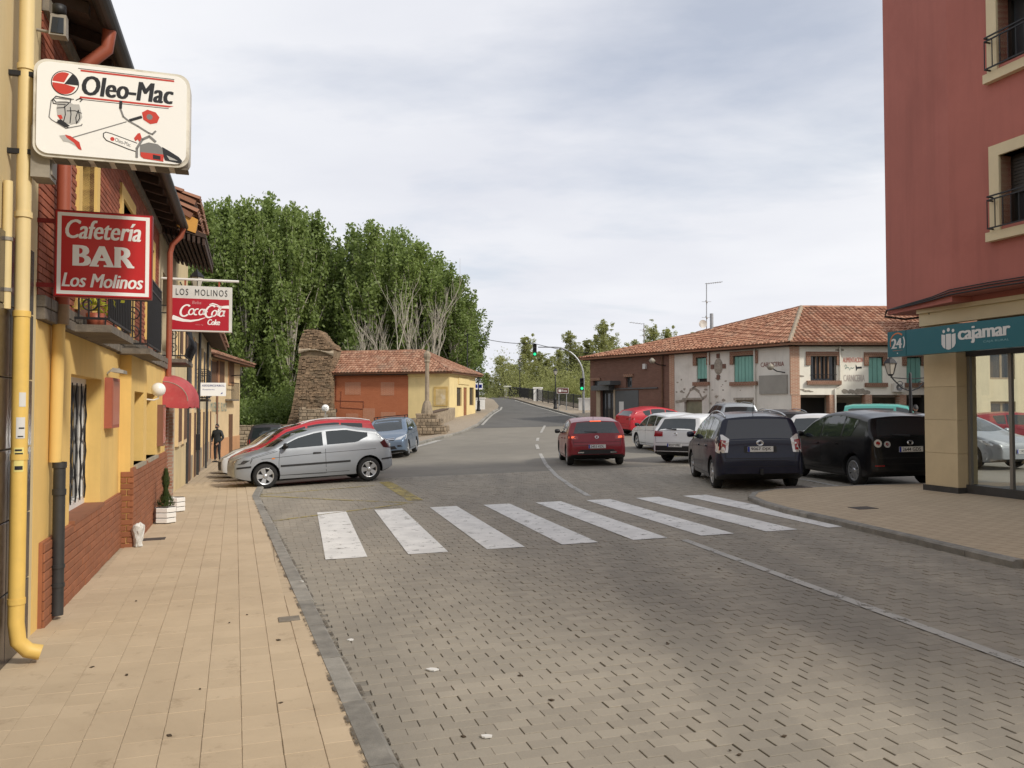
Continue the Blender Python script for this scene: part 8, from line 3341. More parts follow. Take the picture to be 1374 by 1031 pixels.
 if spec.get('bars'):
  for xx in spec['bars']:
   ww_ = sh.ys(xx, sh.zt(xx) - .1) - .06
   mm = MB().bar((X(xx), -ww_, sh.zt(xx) + .09), (X(xx), ww_, sh.zt(xx) + .09), .05, .025)
   for sd_ in (1, -1):
    mm.bar((X(xx), sd_ * ww_, sh.zt(xx) - .06), (X(xx), sd_ * ww_, sh.zt(xx) + .09), .05, .03)
   put('roof_bar', mm.mesh('roof_bar'), M_BLACK, o_)
 if spec.get('aerial'):
  xx = spec['aerial']
  mm = MB().tube([(X(xx), 0, sh.zt(xx)), (X(xx) - .12, 0, sh.zt(xx) + .3)], .006, 5)
  put('aerial', mm.mesh('aerial'), M_BLACK, o_)
 if spec.get('badge'):
  face, z, r_ = spec['badge']
  sg_ = 1 if face == 'front' else -1
  h, nn, _, _ = bvh.ray_cast(V((sg_ * 4, 0, z)), V((-sg_, 0, 0)))
  mm = MB()
  mm.lathe([(r_ * .72, .012), (r_ * .85, .02), (r_, .012), (r_ * .98, 0)], (0, 0, 0), 18)
  mm.lathe([(r_ * .5, .010), (r_ * .6, .018), (r_ * .68, .010)], (0, 0, 0), 14)
  ang_ = math.atan2(nn.z, abs(nn.x))
  mm.v = [(h.x + sg_ * (v[2] * math.cos(ang_) - v[1] * math.sin(ang_)), v[0] * 1.25, h.z + v[2] * math.sin(ang_) + v[1] * math.cos(ang_)) for v in mm.v]
  put('badge', mm.mesh('badge'), M_CHROME, o_)
 for (nm, cx_, y0, y1, z0, z1, mt) in spec.get('boxes', []):
  mm = MB().box(X(cx_) - .03, X(cx_) + .03, y0, y1, z0, z1)
  put(nm, mm.mesh(nm), mt, o_)
 if spec.get('wiper'):
  z = spec['wiper']
  pts = [(-.02, z), (.34, z + .03), (.36, z + .045), (-.02, z + .035)]
  poly = [(-3, p[0], p[1]) for p in pts]
  put('wiper', decal(bvh, poly, .1, .016, (1, 0, 0)), M_BLACK)
 return o_

def belt_line(z0, z1, xa, xb):
 return lambda x: z0 + (z1 - z0) * min(1, max(0, (x - xa) / (xb - xa)))

def hatch_shape(L=4.05, W=1.78, Hh=1.45, hood=.92, roof_end=.36, hw=.30, rw=.32, wb=(.82, 3.38), screen0=1.06, screen1=1.92, drop=.10, tail_z=.98):
 """five-door hatchback; roof_end = distance of the roof's rear edge from the tail"""
 p = [(0, .52), (.012, .60), (.035, .66), (.09, .715), (.22, .775), (.45, hood - .085), (.75, hood - .02), (screen0, hood + .06), (screen0 + .28, hood + .07 + (Hh - hood - .13) * .40), (screen0 + .56, hood + .07 + (Hh - hood - .13) * .74), (screen1, Hh - .055), (screen1 + .35, Hh - .012), (screen1 + .8, Hh), (L - roof_end - .5, Hh - drop * .45), (L - roof_end, Hh - drop), (L - roof_end + .02, Hh - drop - .03), (L - roof_end + .36 * roof_end, Hh - drop - .03 - (Hh - drop - tail_z) * .5), (L - .18 * roof_end - .02, tail_z), (L - .06, tail_z - .10), (L - .035, .74), (L - .015, .66), (L - .004, .58), (L, .48)]
 return CarShape(L, W, p, belt_line(hood - .01, hood + .07, .9, L - .6), wb, rw)

def std_spec(L, wb, Hh, hood, lamps, **kw):
 s = dict(windows=[(1.02, 2.02, .02, .085, 0), (2.08, 2.92, .02, .085, 0), (2.98, 3.42, .03, .09, .8)],
    seams=[[(1.05, .30), (1.02, .55), (1.08, .92)], [(2.05, .28), (2.05, .95)], [(3.0, .62), (3.02, .95)], [(1.05, .30), (2.05, .28)]],
    handles=[(1.78, .80, None), (2.68, .82, None)], mirror=(1.22, hood + .06), screen=(hood + .10, Hh - .075, .62, .52), lamps=lamps)
 s.update(kw)
 # joints every car has; shoulder and bumper creases are dark lines painted as shade
 s['seams'] = s['seams'] + [[(.62, hood - .19), (1.6, hood - .135), (L - .45, hood - .09)], [(.95, .30), (L - 1.15, .30)], [(.36, .62), (.42, hood - .16), (1.0, hood - .02)]]
 zt = s['back'][0] if 'back' in s else .98
 s['panels'] = s.get('panels', []) + [('tailgate_seam', 'rear', [(-.70, .625), (.70, .625), (.70, .634), (-.70, .634)], M_SEAM_CREASE, .0015), ('tailgate_seam', 'rear', [(-.705, .63), (-.695, .63), (-.735, zt), (-.745, zt)], M_SEAM_CREASE, .0015), ('tailgate_seam', 'rear', [(.695, .63), (.705, .63), (.745, zt), (.735, zt)], M_SEAM_CREASE, .0015), ('bumper_crease', 'rear', [(-.8, .50), (.8, .50), (.8, .507), (-.8, .507)], M_SEAM_CREASE, .0015)]
 return s

HEADL = lambda x1=.62, z0=.60, z1=.80, W=1.78: ('headlight', [(.06, .42, z0 + .02), (.10, .70, z0 + .02), (.40, W / 2 + .02, z0 + .07), (x1, W / 2 + .02, z1), (.30, .80, z1 - .01), (.12, .55, z0 + .12)], M_HEAD)

def tailL(L, z0, z1, yin, yout=.9, wrap=.30):
 return [(L - .01, yin, z0 + .01), (L - .01, yin + .01, z1 - .01), (L - .06, yout - .14, z1 + .01), (L - wrap, yout, z1 - .02), (L - wrap + .06, yout, z0 + .03), (L - .06, yout - .10, z0)]

def disc(L, cy, cz, r, n=14):
 return [(L, cy + r * math.cos(6.283 * k / n), cz + r * math.sin(6.283 * k / n)) for k in range(n)]

def car_at(px, py, d=None):
 return on_ground(px, py) if d is None else at_y(px, py, d)

PW = paint_mat('paint_white', (.66, .67, .67))
PRD = paint_mat('paint_deep_red', (.22, .012, .022), .1)
PRB = paint_mat('paint_bright_red', (.42, .012, .024), .0, .4)
PNV = paint_mat('paint_navy', (.005, .007, .024), .2)
PBK = paint_mat('paint_black', (.006, .006, .007), .1)
PSV = paint_mat('paint_silver', (.30, .32, .345), .35, .36)
PBL = paint_mat('paint_grey_blue', (.14, .19, .26), .45)
PGR = paint_mat('paint_grey', (.20, .21, .22), .5)
PTL = paint_mat('paint_teal', (.10, .38, .33), .1)
PDG = paint_mat('paint_dark_grey', (.035, .032, .036), .4)

# 1 red hatchback driving away
L = 4.06
sh = hatch_shape(L, 1.78, 1.44, .92, .34, drop=.11, tail_z=.97)
sp_ = std_spec(L, 0, 1.44, .92, [('tail_light', tailL(L, .81, .94, .56), M_TAIL), ('lamp_glow', [(L - .03, .64, .845), (L - .03, .64, .91), (L - .12, .84, .915), (L - .12, .84, .85)], M_TAILON), HEADL()],
    back=(.985, 1.315, .70, .57), spokes=5, rim='twin', mirror_mat=M_BLACK,
    plates=[('rear', .60, '3453 KDL')], badge=('rear', .875, .05), aerial=3.2, wiper=1.0,
    panels=[('diffuser', 'rear', [(-.62, .40), (-.50, .50), (.50, .50), (.62, .40), (.5, .37), (-.5, .37)], M_BLACK, .004), ('brake_light', 'rear', [(-.17, 1.335), (.17, 1.335), (.17, 1.36), (-.17, 1.36)], M_TAILON, .02), ('boot_crease', 'rear', [(-.80, .725), (.80, .725), (.80, .735), (-.80, .735)], M_SEAM_CREASE, .002)],
    boxes=[('exhaust_tip', L - .02, .40, .58, .405, .44, M_CHROME), ('exhaust_tip', L - .02, -.58, -.40, .405, .44, M_CHROME)])
build_car('deep red hatchback with lit tail lights driving away in the lane', sh, PRD, 2.52, 26.3, -1.5, sp_, 'cars on the street')

# 2 navy people carrier
L = 4.36
sh = hatch_shape(L, 1.80, 1.60, .97, .26, rw=.325, wb=(.86, 3.61), screen0=.98, screen1=2.0, drop=.10, tail_z=1.04)
sp_ = std_spec(L, 0, 1.60, .97, [('tail_light', [(L - .02, .66, .80), (L - .06, .62, 1.08), (L - .13, .74, 1.16), (L - .30, .90, 1.10), (L - .26, .90, .82), (L - .08, .82, .78)], M_CLEAR), ('lamp_lens', [(L - .02, .70, .84), (L - .03, .69, 1.05), (L - .09, .80, 1.06), (L - .09, .83, .84)], M_TAIL), HEADL(.62, .66, .86)],
    windows=[(.98, 2.06, .02, .085, 0), (2.12, 3.05, .02, .085, 0), (3.12, 3.86, .03, .09, .6)],
    seams=[[(1.05, .30), (1.02, .60), (1.08, .98)], [(2.1, .28), (2.1, 1.0)], [(3.1, .70), (3.12, 1.0)]],
    handles=[(1.80, .86, None), (2.80, .88, None)], mirror=(1.24, 1.06), mirror_mat=PNV,
    back=(1.03, 1.46, .72, .60), glass_back=glass('privacy_glass', (.008, .009, .016)), plates=[('rear', .86, '9067 DJX')], badge=('rear', .985, .062), rails=(1.9, 3.95), rail_mat=M_ALLOY, aerial=3.7,
    panels=[('plate_recess', 'rear', [(-.33, .79), (.33, .79), (.33, .925), (-.33, .925)], M_BLACK, .003), ('bumper_line', 'rear', [(-.86, .665), (.86, .665), (.86, .677), (-.86, .677)], M_SEAM_CREASE, .002)],
    boxes=[('tow_hook', L + .03, -.03, .03, .34, .46, M_BLACK)], spokes=6)
build_car('dark navy people carrier with roof rails and clear tail lamps', sh, PNV, 5.28, 18.75, 4, sp_, 'cars on the street')

# 3 black compact with round lamps
L = 4.21
sh = hatch_shape(L, 1.78, 1.58, .97, .34, rw=.325, wb=(.86, 3.44), screen0=.92, screen1=1.9, drop=.13, tail_z=1.05)
sp_ = std_spec(L, 0, 1.58, .97, [('tail_light', disc(L - .06, .70, .93, .085), M_CLEAR), ('tail_light', disc(L - .03, .50, .91, .070), M_CLEAR), ('lamp_lens', disc(L - .06, .70, .93, .045), M_TAIL), ('lamp_lens', disc(L - .03, .50, .91, .035), M_TAIL), ('reflector', [(L - .02, .60, .46), (L - .02, .80, .46), (L - .02, .80, .48), (L - .02, .60, .48)], M_TAIL), HEADL(.62, .64, .86)],
    windows=[(.96, 1.98, .02, .085, 0), (2.04, 2.9, .02, .085, 0), (2.98, 3.5, .03, .09, .8)],
    back=(1.04, 1.42, .70, .56), plates=[('rear', .80, '2644 GDS')], badge=('rear', .93, .055), mirror_mat=PBK, spokes=8, rim='twin', mirror=(1.2, 1.04), handles=[(1.74, .86, None), (2.62, .88, None)], wiper=1.06)
build_car('black compact car with round tail lamps parked by the stone pillar', sh, PBK, 8.05, 18.75, -6, sp_)

# 4 white hatchback at an angle
L = 4.20
sh = hatch_shape(L, 1.76, 1.48, .93, .36, wb=(.86, 3.44), drop=.09, tail_z=1.0)
sp_ = std_spec(L, 0, 1.48, .93, [('tail_light', tailL(L, .82, 1.00, .46, .88, .30), M_TAIL), HEADL()],
    back=(1.0, 1.36, .68, .56), plates=[('rear', .56, '8217 FPK')], badge=('rear', .90, .05), mirror_mat=PW,
    panels=[('rear_bumper', 'rear', [(-.80, .38), (-.82, .54), (.82, .54), (.80, .38)], M_BLACK, .006)], wiper=1.02)
build_car('white hatchback with black rear bumper parked at an angle', sh, PW, 6.5, 26.45, 44, sp_)

# 5 white estate
L = 4.56
sh = hatch_shape(L, 1.80, 1.48, .93, .30, wb=(.88, 3.58), drop=.10, tail_z=.98, screen0=1.08, screen1=2.0)
sp_ = std_spec(L, 0, 1.48, .93, [('tail_light', tailL(L, .80, .95, .46, .9, .42), M_TAIL), HEADL()], windows=[(1.04, 2.1, .02, .085, 0), (2.16, 3.05, .02, .085, 0), (3.12, 4.0, .03, .10, .7)],
    back=(1.0, 1.33, .60, .52), plates=[('rear', .62, '4471 GMV')], mirror_mat=M_BLACK, rails=None, spokes=5, rim='twin',
    panels=[('rear_bumper', 'rear', [(-.82, .38), (-.82, .50), (.82, .50), (.82, .38)], M_BLACK, .006)])
build_car('white estate car behind the angled white hatchback', sh, PW, 6.25, 32.1, -9, sp_)

# 6 red hatchback by the garage door
L = 4.25
sh = hatch_shape(L, 1.76, 1.45, .95, .42, wb=(.88, 3.50), drop=.16, tail_z=1.02, screen0=.95, screen1=2.0)
sp_ = std_spec(L, 0, 1.45, .95, [('tail_light', tailL(L, .84, .96, .40), M_TAIL), HEADL()], back=(1.04, 1.26, .58, .50), mirror_mat=PRB, plates=[('front', .52, '1093 FHT')])
build_car('red hatchback parked before the dark grey garage door', sh, PRB, 7.75, 43.2, 68, sp_)

# 7 silver off-roader
L = 4.5
sh = hatch_shape(L, 1.85, 1.80, 1.05, .20, rw=.36, wb=(.9, 3.55), screen0=1.15, screen1=1.95, drop=.05, tail_z=1.12)
sp_ = std_spec(L, 0, 1.80, 1.05, [('tail_light', [(L - .02, .74, .9), (L - .02, .74, 1.2), (L - .2, .92, 1.2), (L - .2, .92, .9)], M_TAIL), HEADL(.62, .74, .92)], windows=[(1.06, 2.1, .02, .09, 0), (2.16, 3.1, .02, .09, 0), (3.16, 4.1, .02, .10, .3)], back=(1.16, 1.64, .68, .60), rails=(1.9, 4.2), mirror=(1.3, 1.14), plates=[('rear', .8, '6530 CGB')])
build_car('silver off-roader with roof rails behind the navy people carrier', sh, PSV, 9.75, 36.2, 3, sp_)

# 8 dark estate with rails
L = 4.4
sh = hatch_shape(L, 1.78, 1.56, .96, .30, wb=(.88, 3.5), drop=.09, tail_z=1.0)
sp_ = std_spec(L, 0, 1.56, .96, [('tail_light', tailL(L, .82, 1.0, .5), M_TAIL), HEADL()], back=(1.04, 1.42, .62, .54), rails=(1.9, 4.0), windows=[(1.02, 2.02, .02, .085, 0), (2.08, 2.95, .02, .085, 0), (3.02, 3.8, .03, .09, .7)], plates=[('rear', .62, '7702 DRL')])
build_car('dark grey estate with roof rails in the second row', sh, PDG, 9.95, 30.4, 4, sp_)

# 9 small white hatchback
L = 3.9
sh = hatch_shape(L, 1.70, 1.45, .93, .34, wb=(.80, 3.28), drop=.10, tail_z=.98)
sp_ = std_spec(L, 0, 1.45, .93, [('tail_light', tailL(L, .80, .98, .52, .86, .25), M_TAIL), HEADL(.6, .6, .8, 1.70)], back=(.99, 1.34, .66, .54), plates=[('rear', .72, '5518 BXN')], windows=[(1.02, 2.02, .02, .085, 0), (2.08, 2.85, .02, .085, 0), (2.9, 3.25, .03, .09, .8)])
build_car('small white hatchback between the navy and black cars', sh, PW, 9.2, 24.1, 24, sp_)

# 10 white saloon roof, 11 teal van, 12 silver car by the pillar
L = 4.3
sh = hatch_shape(L, 1.76, 1.47, .93, .34, wb=(.86, 3.44), drop=.09, tail_z=.98)
sp_ = std_spec(L, 0, 1.47, .93, [('tail_light', tailL(L, .82, .98, .5), M_TAIL), HEADL()], back=(1.0, 1.33, .6, .52), bars=None)
build_car('white car whose roof shows above the black compact', sh, PW, 13.9, 32.8, -68, sp_)
L = 4.1
pv_ = [(0, .50), (.03, .66), (.15, .86), (.5, .98), (.85, 1.06), (1.15, 1.42), (1.42, 1.68), (1.8, 1.76), (2.6, 1.78), (3.6, 1.76), (3.9, 1.70), (4.0, 1.2), (4.06, .9), (4.1, .5)]
sh = CarShape(L, 1.70, pv_, belt_line(1.02, 1.06, .6, 3), (.75, 3.3), .31, tumble=.14, tail=.9)
sp_ = dict(windows=[(.98, 1.85, .02, .10, 0), (1.95, 3.75, .05, .16, .2)], seams=[[(.95, .4), (.95, 1.0)], [(1.9, .3), (1.9, 1.6)]], handles=[(1.6, .95, None)], mirror=(1.05, 1.12), screen=(1.12, 1.62, .60, .52), back=(1.15, 1.6, .6, .55), lamps=[HEADL(.5, .66, .9, 1.7), ('tail_light', [(L - .02, .70, .8), (L - .02, .70, 1.0), (L - .15, .85, 1.0), (L - .15, .85, .8)], M_TAIL)], van=True)
build_car('small teal green van far across the square', sh, PTL, 16.6, 35.2, 118, sp_, 'parked cars')
L = 4.3
sh = hatch_shape(L, 1.76, 1.46, .93, .34, wb=(.86, 3.44), drop=.09, tail_z=.98)
sp_ = std_spec(L, 0, 1.46, .93, [('tail_light', tailL(L, .82, .98, .5), M_TAIL), HEADL()], back=(1.0, 1.33, .6, .52), plates=[('front', .5, '3390 GHC')])
build_car('silver grey car showing between the black compact and the pillar', sh, PSV, 12.7, 23.2, 160, sp_)

build_car('dull red car seen through the bank corner glass', sh, PRD, 20.2, 32.2, 96, dict(sp_, plates=[]))

# ---- left side: cars nosed to the pavement
L = 3.88
sh = hatch_shape(L, 1.76, 1.42, .91, .40, rw=.30, wb=(.70, 3.24), screen0=.92, screen1=1.90, drop=.13, tail_z=.99)
sp_ = std_spec(L, 0, 1.42, .90, [('tail_light', [(L - .06, .60, .82), (L - .08, .62, .98), (L - .22, .80, 1.02), (L - .34, .9, .98), (L - .26, .9, .84), (L - .1, .78, .80)], plain('smoked_tail_lamp', (.05, .01, .012), .12, coat=.6)), ('headlight', [(.04, .42, .60), (.08, .68, .60), (.22, .85, .62), (.36, .88, .70), (.16, .70, .70), (.08, .50, .66)], M_HEADD), ('side_indicator', [(.86, .9, .70), (.93, .9, .70), (.93, .9, .725), (.86, .9, .725)], M_ORANGE)],
    windows=[(.94, 2.10, .02, .095, 0), (2.20, 3.24, .03, .10, .55)], seams=[[(1.02, .30), (1.02, .60), (1.06, .92)], [(2.15, .28), (2.15, .95)], [(1.02, .30), (2.15, .28)], [(.36, .62), (.40, .76), (.95, .90)]],
    handles=[(1.85, .79, M_BLACK)], strips=[(1.06, 2.76, .50, .545, M_BLACK), (.06, .38, .505, .545, M_BLACK), (3.56, 3.84, .52, .56, M_BLACK)],
    back=(1.02, 1.26, .56, .48), mirror=(1.18, .98), mirror_mat=M_BLACK, plates=[('rear', .70, '6124 BTF')], spokes=5)
build_car('silver three-door hatchback nosed over the kerb, nearest on the left', sh, PSV, -5.13, 20.6, -115.5, sp_)
L = 4.15
sh = hatch_shape(L, 1.78, 1.58, .97, .30, rw=.325, wb=(.86, 3.48), screen0=.9, screen1=2.0, drop=.10, tail_z=1.04)
sp_ = std_spec(L, 0, 1.58, .97, [('tail_light', tailL(L, .86, 1.12, .6), M_TAIL), ('headlight', [(.10, .50, .68), (.20, .78, .70), (.62, .9, .82), (.80, .88, .90), (.40, .80, .86), (.16, .58, .76)], M_HEADD)],
    windows=[(.94, 2.0, .02, .085, 0), (2.06, 2.95, .02, .085, 0), (3.0, 3.6, .03, .09, .7)], strips=[], mirror=(1.15, 1.05), mirror_mat=PRB, back=(1.08, 1.42, .6, .52), rails=(1.9, 3.85), rail_mat=plain('white_trim', (.6, .6, .6), .4), plates=[('rear', .7, '0186 HJW')])
build_car('bright red hatchback behind the silver one with pale roof trim', sh, PRB, -5.9, 23.2, -114, sp_)
L = 4.3
sh = hatch_shape(L, 1.78, 1.50, .97, .34, rw=.325, wb=(.9, 3.5), screen0=1.0, screen1=2.05, drop=.09, tail_z=1.0)
sp_ = std_spec(L, 0, 1.50, .97, [('headlight', [(.10, .50, .66), (.20, .78, .68), (.55, .9, .78), (.66, .88, .84), (.35, .80, .82), (.16, .58, .74)], M_HEADD), ('tail_light', tailL(L, .84, 1.0, .5), M_TAIL)], back=(1.02, 1.36, .6, .52), mirror_mat=PW,
    panels=[('grille', 'front', [(-.6, .36), (.6, .36), (.55, .62), (-.55, .62)], M_BLACK, .006)])
build_car('white car third in the left row with a dark grille', sh, PW, -7.0, 25.7, -114, sp_)
L = 4.4
sh = hatch_shape(L, 1.80, 1.60, 1.0, .30, rw=.32, wb=(.9, 3.5), screen0=1.0, screen1=2.0, drop=.08, tail_z=1.02)
sp_ = std_spec(L, 0, 1.60, 1.0, [HEADL(.62, .68, .86), ('tail_light', tailL(L, .84, 1.0, .5), M_TAIL)], back=(1.06, 1.44, .6, .52), rails=(1.9, 4.0), mirror=(1.22, 1.08))
build_car('dark estate fourth in the left row, mostly hidden', sh, PDG, -7.9, 28.4, -113, sp_)
L = 4.4
sh = hatch_shape(L, 1.84, 1.78, 1.05, .20, rw=.35, wb=(.9, 3.5), screen0=1.1, screen1=1.95, drop=.05, tail_z=1.12)
sp_ = std_spec(L, 0, 1.78, 1.05, [('tail_light', [(L - .02, .74, .9), (L - .02, .74, 1.1), (L - .2, .92, 1.1), (L - .2, .92, .9)], M_TAIL), HEADL(.6, .74, .92)], windows=[(1.06, 2.1, .02, .09, 0), (2.16, 3.1, .02, .09, 0), (3.16, 4.0, .02, .10, .3)], back=(1.14, 1.62, .68, .60), mirror=(1.3, 1.14), plates=[('rear', .85, '2945 DKS')])
build_car('dark off-roader seen from behind near the far stone wall', sh, PDG, -11.9, 39.6, -14, sp_)
L = 4.3
sh = hatch_shape(L, 1.71, 1.50, .95, .55, rw=.30, wb=(.85, 3.33), screen0=1.0, screen1=1.85, drop=.12, tail_z=1.02)
M_GRILLE = plain('grille_black', (.01, .01, .012), .5)
sp_ = std_spec(L, 0, 1.50, .95, [('headlight', [(.06, .44, .66), (.10, .66, .64), (.34, .87, .72), (.58, .87, .84), (.30, .76, .86), (.12, .52, .78)], M_HEAD), ('fog_light', [(.05, .52, .42), (.08, .68, .42), (.10, .68, .48), (.05, .52, .48)], M_GRILLE), ('tail_light', tailL(L, .84, 1.0, .5, .86), M_TAIL)],
    back=(1.05, 1.3, .56, .48), mirror_mat=PBL, plates=[('front', .54, '7735 FFW')], bars=(2.1, 2.9), mirror=(1.15, 1.02),
    panels=[('grille', 'front', [(-.42, .66), (.42, .66), (.40, .74), (-.40, .74)], M_GRILLE, .006), ('grille_bar', 'front', [(-.42, .69), (.42, .69), (.42, .712), (-.42, .712)], M_CHROME, .014), ('lower_grille', 'front', [(-.50, .34), (.50, .34), (.42, .46), (-.42, .46)], M_GRILLE, .006), ('grille_top', 'front', [(-.44, .742), (.44, .742), (.42, .756), (-.42, .756)], M_CHROME, .01)])
build_car('grey blue car facing the viewer with roof bars and chrome grille', sh, PBL, -4.75, 32.2, -180, sp_)

# ------------------------------------------------------------------ red motorbike by the corner house
q = on_ground(320, 612)
mb_ = empty('motorbike', (q.x, q.y + 5, H(q.x, q.y + 5)), R(150), 'red motorbike with black mirrors beside the corner house', 'motorbike')
for xx in (-.62, .66):
 t = MB()
 t.lathe([(.22, -.05), (.28, -.06), (.31, 0), (.28, .06), (.22, .05)], (xx, 0, .31), 20, axis='y')
 w_ = t.build('wheel', M_RUBBER, mb_, local=True)
 t = MB()
 t.lathe([(.03, -.04), (.22, -.02), (.22, .02), (.03, .04)], (xx, 0, .31), 14, axis='y')
 t.build('rim', M_ALLOY, w_, local=True)
t = MB()
t.lathe([(.001, -.5), (.12, -.42), (.2, -.1), (.19, .1), (.11, .34), (.001, .42)], (0, 0, 0), 12, axis='x')
t.v = [(v[0] * 1.0 + .05, v[1] * .8, v[2] * .9 + .72) for v in t.v]
t.build('tank', PRB, mb_, local=True)
t = MB()
t.hexa([(-.75, -.12, .74), (-.05, -.14, .70), (-.05, .14, .70), (-.75, .12, .74), (-.8, -.1, .84), (-.08, -.12, .78), (-.08, .12, .78), (-.8, .1, .84)])
t.build('seat', M_BLACK, mb_, local=True)
t = MB()
t.hexa([(.45, -.2, .62), (.75, -.1, .66), (.75, .1, .66), (.45, .2, .62), (.42, -.18, 1.02), (.56, -.1, 1.12), (.56, .1, 1.12), (.42, .18, 1.02)])
t.build('fairing', PRB, mb_, local=True)
t = MB()
t.tube([(.66, 0, .31), (.45, 0, .98)], .04, 8)
t.tube([(.44, -.34, 1.02), (.46, 0, 1.0), (.44, .34, 1.02)], .016, 6)
t.build('fork', M_STEEL, mb_, local=True)
for s_ in (-1, 1):
 t = MB()
 t.tube([(.44, s_ * .25, 1.02), (.46, s_ * .34, 1.2)], .01, 5)
 t.lathe([(.001, -.02), (.07, -.01), (.07, .01), (.001, .02)], (.46, s_ * .36, 1.23), 10, axis='x')
 t.build('mirror', M_BLACK, mb_, local=True)
t = MB()
t.box(-.3, .3, -.15, .15, .3, .6)
t.build('engine', M_GREYBOX, mb_, local=True)

# ------------------------------------------------------------------ people
def person(x, y, z0, height, facing, label, cols, pose, name='person'):
 """one skinned body: pose gives joint positions for a 1.75 m figure"""
 s = height / 1.75
 o_ = empty(name, (x, y, z0), R(facing), label, 'person')
 J = pose['joints']
 names_ = list(J)
 idx = {n_: i for i, n_ in enumerate(names_)}

 def skin(nm, pts, edges, root, material, parent, sub=2):
  me = bpy.data.meshes.new(nm)
  keys = list(pts)
  ii = {k_: i for i, k_ in enumerate(keys)}
  me.from_pydata([V(pts[k_][:3]) * s for k_ in keys], [(ii[a], ii[b]) for a, b in edges], [])
  ob = bpy.data.objects.new(nm, me)
  COL.objects.link(ob)
  md = ob.modifiers.new('s', 'SKIN')
  md.use_smooth_shade = True
  sk = me.skin_vertices[0].data
  for k_ in keys:
   r_ = pts[k_][3]
   sk[ii[k_]].radius = (r_[0] * s, r_[1] * s) if isinstance(r_, tuple) else (r_ * s, r_ * s)
   sk[ii[k_]].use_root = (k_ == root)
  sb = ob.modifiers.new('d', 'SUBSURF')
  sb.levels = sub
  sb.render_levels = sub
  dg = bpy.context.evaluated_depsgraph_get()
  out_ = bpy.data.meshes.new_from_object(ob.evaluated_get(dg))
  bpy.data.objects.remove(ob)
  out_.materials.clear()
  out_.materials.append(material)
  for p_ in out_.polygons:
   p_.use_smooth = True
  return link(nm, out_, None, parent)
 body = skin('body', J, pose['edges'], 'pelvis', cols['trousers'], o_)
 # jacket over the upper body
 skin('jacket', pose['jacket'], pose['jacket_edges'], 'waist', cols['jacket'], o_)
 # head with face
 hc = V(pose['head']) * s
 hm = MB()
 prof = []
 for k in range(17):
  a_ = math.pi * k / 16
  prof.append((max(.0008, .078 * math.sin(a_) * (1.0 if k < 9 else 1.0)), -.118 * math.cos(a_)))
 hm.lathe(prof, (0, 0, 0), 18)
 vv = []
 for (a, b, c) in hm.v:
  jaw = 1 - .22 * max(0, -c / .118)
  nose = .022 * math.exp(-((a) ** 2) / .0003 - (c + .012) ** 2 / .0012) if b < 0 else 0
  eye = -.008 * (math.exp(-((abs(a) - .03) ** 2) / .0003 - (c - .005) ** 2 / .0003)) if b < 0 else 0
  vv.append((a * jaw * s + hc.x, (b * 1.18 * jaw - nose - eye) * s + hc.y, c * s + hc.z))
 hm.v = vv
 hd_ = hm.build('head', cols['skin'], o_, local=True)
 for k in (-1, 1):
  em = MB().lathe([(.001, -.012), (.018, -.004), (.02, .006), (.012, .012)], (0, 0, 0), 8, axis='x')
  em.v = [(hc.x + k * .077 * s + a * s, hc.y + .01 * s + b * s, hc.z + c * 1.6 * s) for a, b, c in em.v]
  em.build('ear', cols['skin'], hd_, local=True)
 hr = MB()
 hr.lathe([(max(.0008, .086 * math.sin(math.pi * k / 16)), -.124 * math.cos(math.pi * k / 16)) for k in range(8, 17)], (0, 0, 0), 18)
 hr.v = [(a * s + hc.x, (b * 1.16 + .012) * s + hc.y, (c + .012 - .05 * max(0, b / .08)) * s + hc.z) for a, b, c in hr.v]
 hr.build('hair', cols['hair'], hd_, local=True)
 if cols.get('mask'):
  mk = MB()
  n_ = 9
  vs_ = []
  for j in range(4):
   for i in range(n_):
    a_ = R(200 + 140 * i / (n_ - 1))
    f = j / 3
    rr_ = .080 - .012 * f
    vs_.append((hc.x + rr_ * math.cos(a_) * s, hc.y + (rr_ * 1.3 * math.sin(a_) - .010 * math.exp(-((i - 4) ** 2) / 2)) * s, hc.z + (-.005 - .085 * f) * s))
  mk.add(vs_, [(j * n_ + i, j * n_ + i + 1, (j + 1) * n_ + i + 1, (j + 1) * n_ + i) for j in range(3) for i in range(n_ - 1)], True)
  mk.build('mask', cols['mask'], o_, local=True, fix=False)
 for nm_, h_ in pose['hands'].items():                # palm and five fingers
  p_, d_, side = V(h_[0]), V(h_[1]).normalized(), h_[2]
  up_ = V((0, -1, 0))
  sd_ = d_.cross(up_).normalized() * side
  pts = {'wrist': tuple(p_) + (.024,), 'palm': tuple(p_ + d_ * .05) + ((.018, .036),)}
  ed = [('wrist', 'palm')]
  for i, (off, ln) in enumerate(((-.03, .065), (-.01, .078), (.011, .072), (.03, .056))):
   b0 = p_ + d_ * .085 + sd_ * off
   b1 = b0 + d_ * ln * .5 + up_ * .008
   b2 = b0 + d_ * ln * .85 + up_ * .03
   pts['k%d' % i] = tuple(b0) + (.0095,)
   pts['m%d' % i] = tuple(b1) + (.0085,)
   pts['t%d' % i] = tuple(b2) + (.0075,)
   ed += [('palm', 'k%d' % i), ('k%d' % i, 'm%d' % i), ('m%d' % i, 't%d' % i)]
  th0 = p_ + d_ * .03 - sd_ * .04 + up_ * .008
  th1 = th0 + d_ * .035 - sd_ * .02 + up_ * .01
  pts['th0'] = tuple(th0) + (.012,)
  pts['th1'] = tuple(th1) + (.010,)
  ed += [('palm', 'th0'), ('th0', 'th1')]
  skin('hand', pts, ed, 'wrist', cols['skin'], o_, 1)
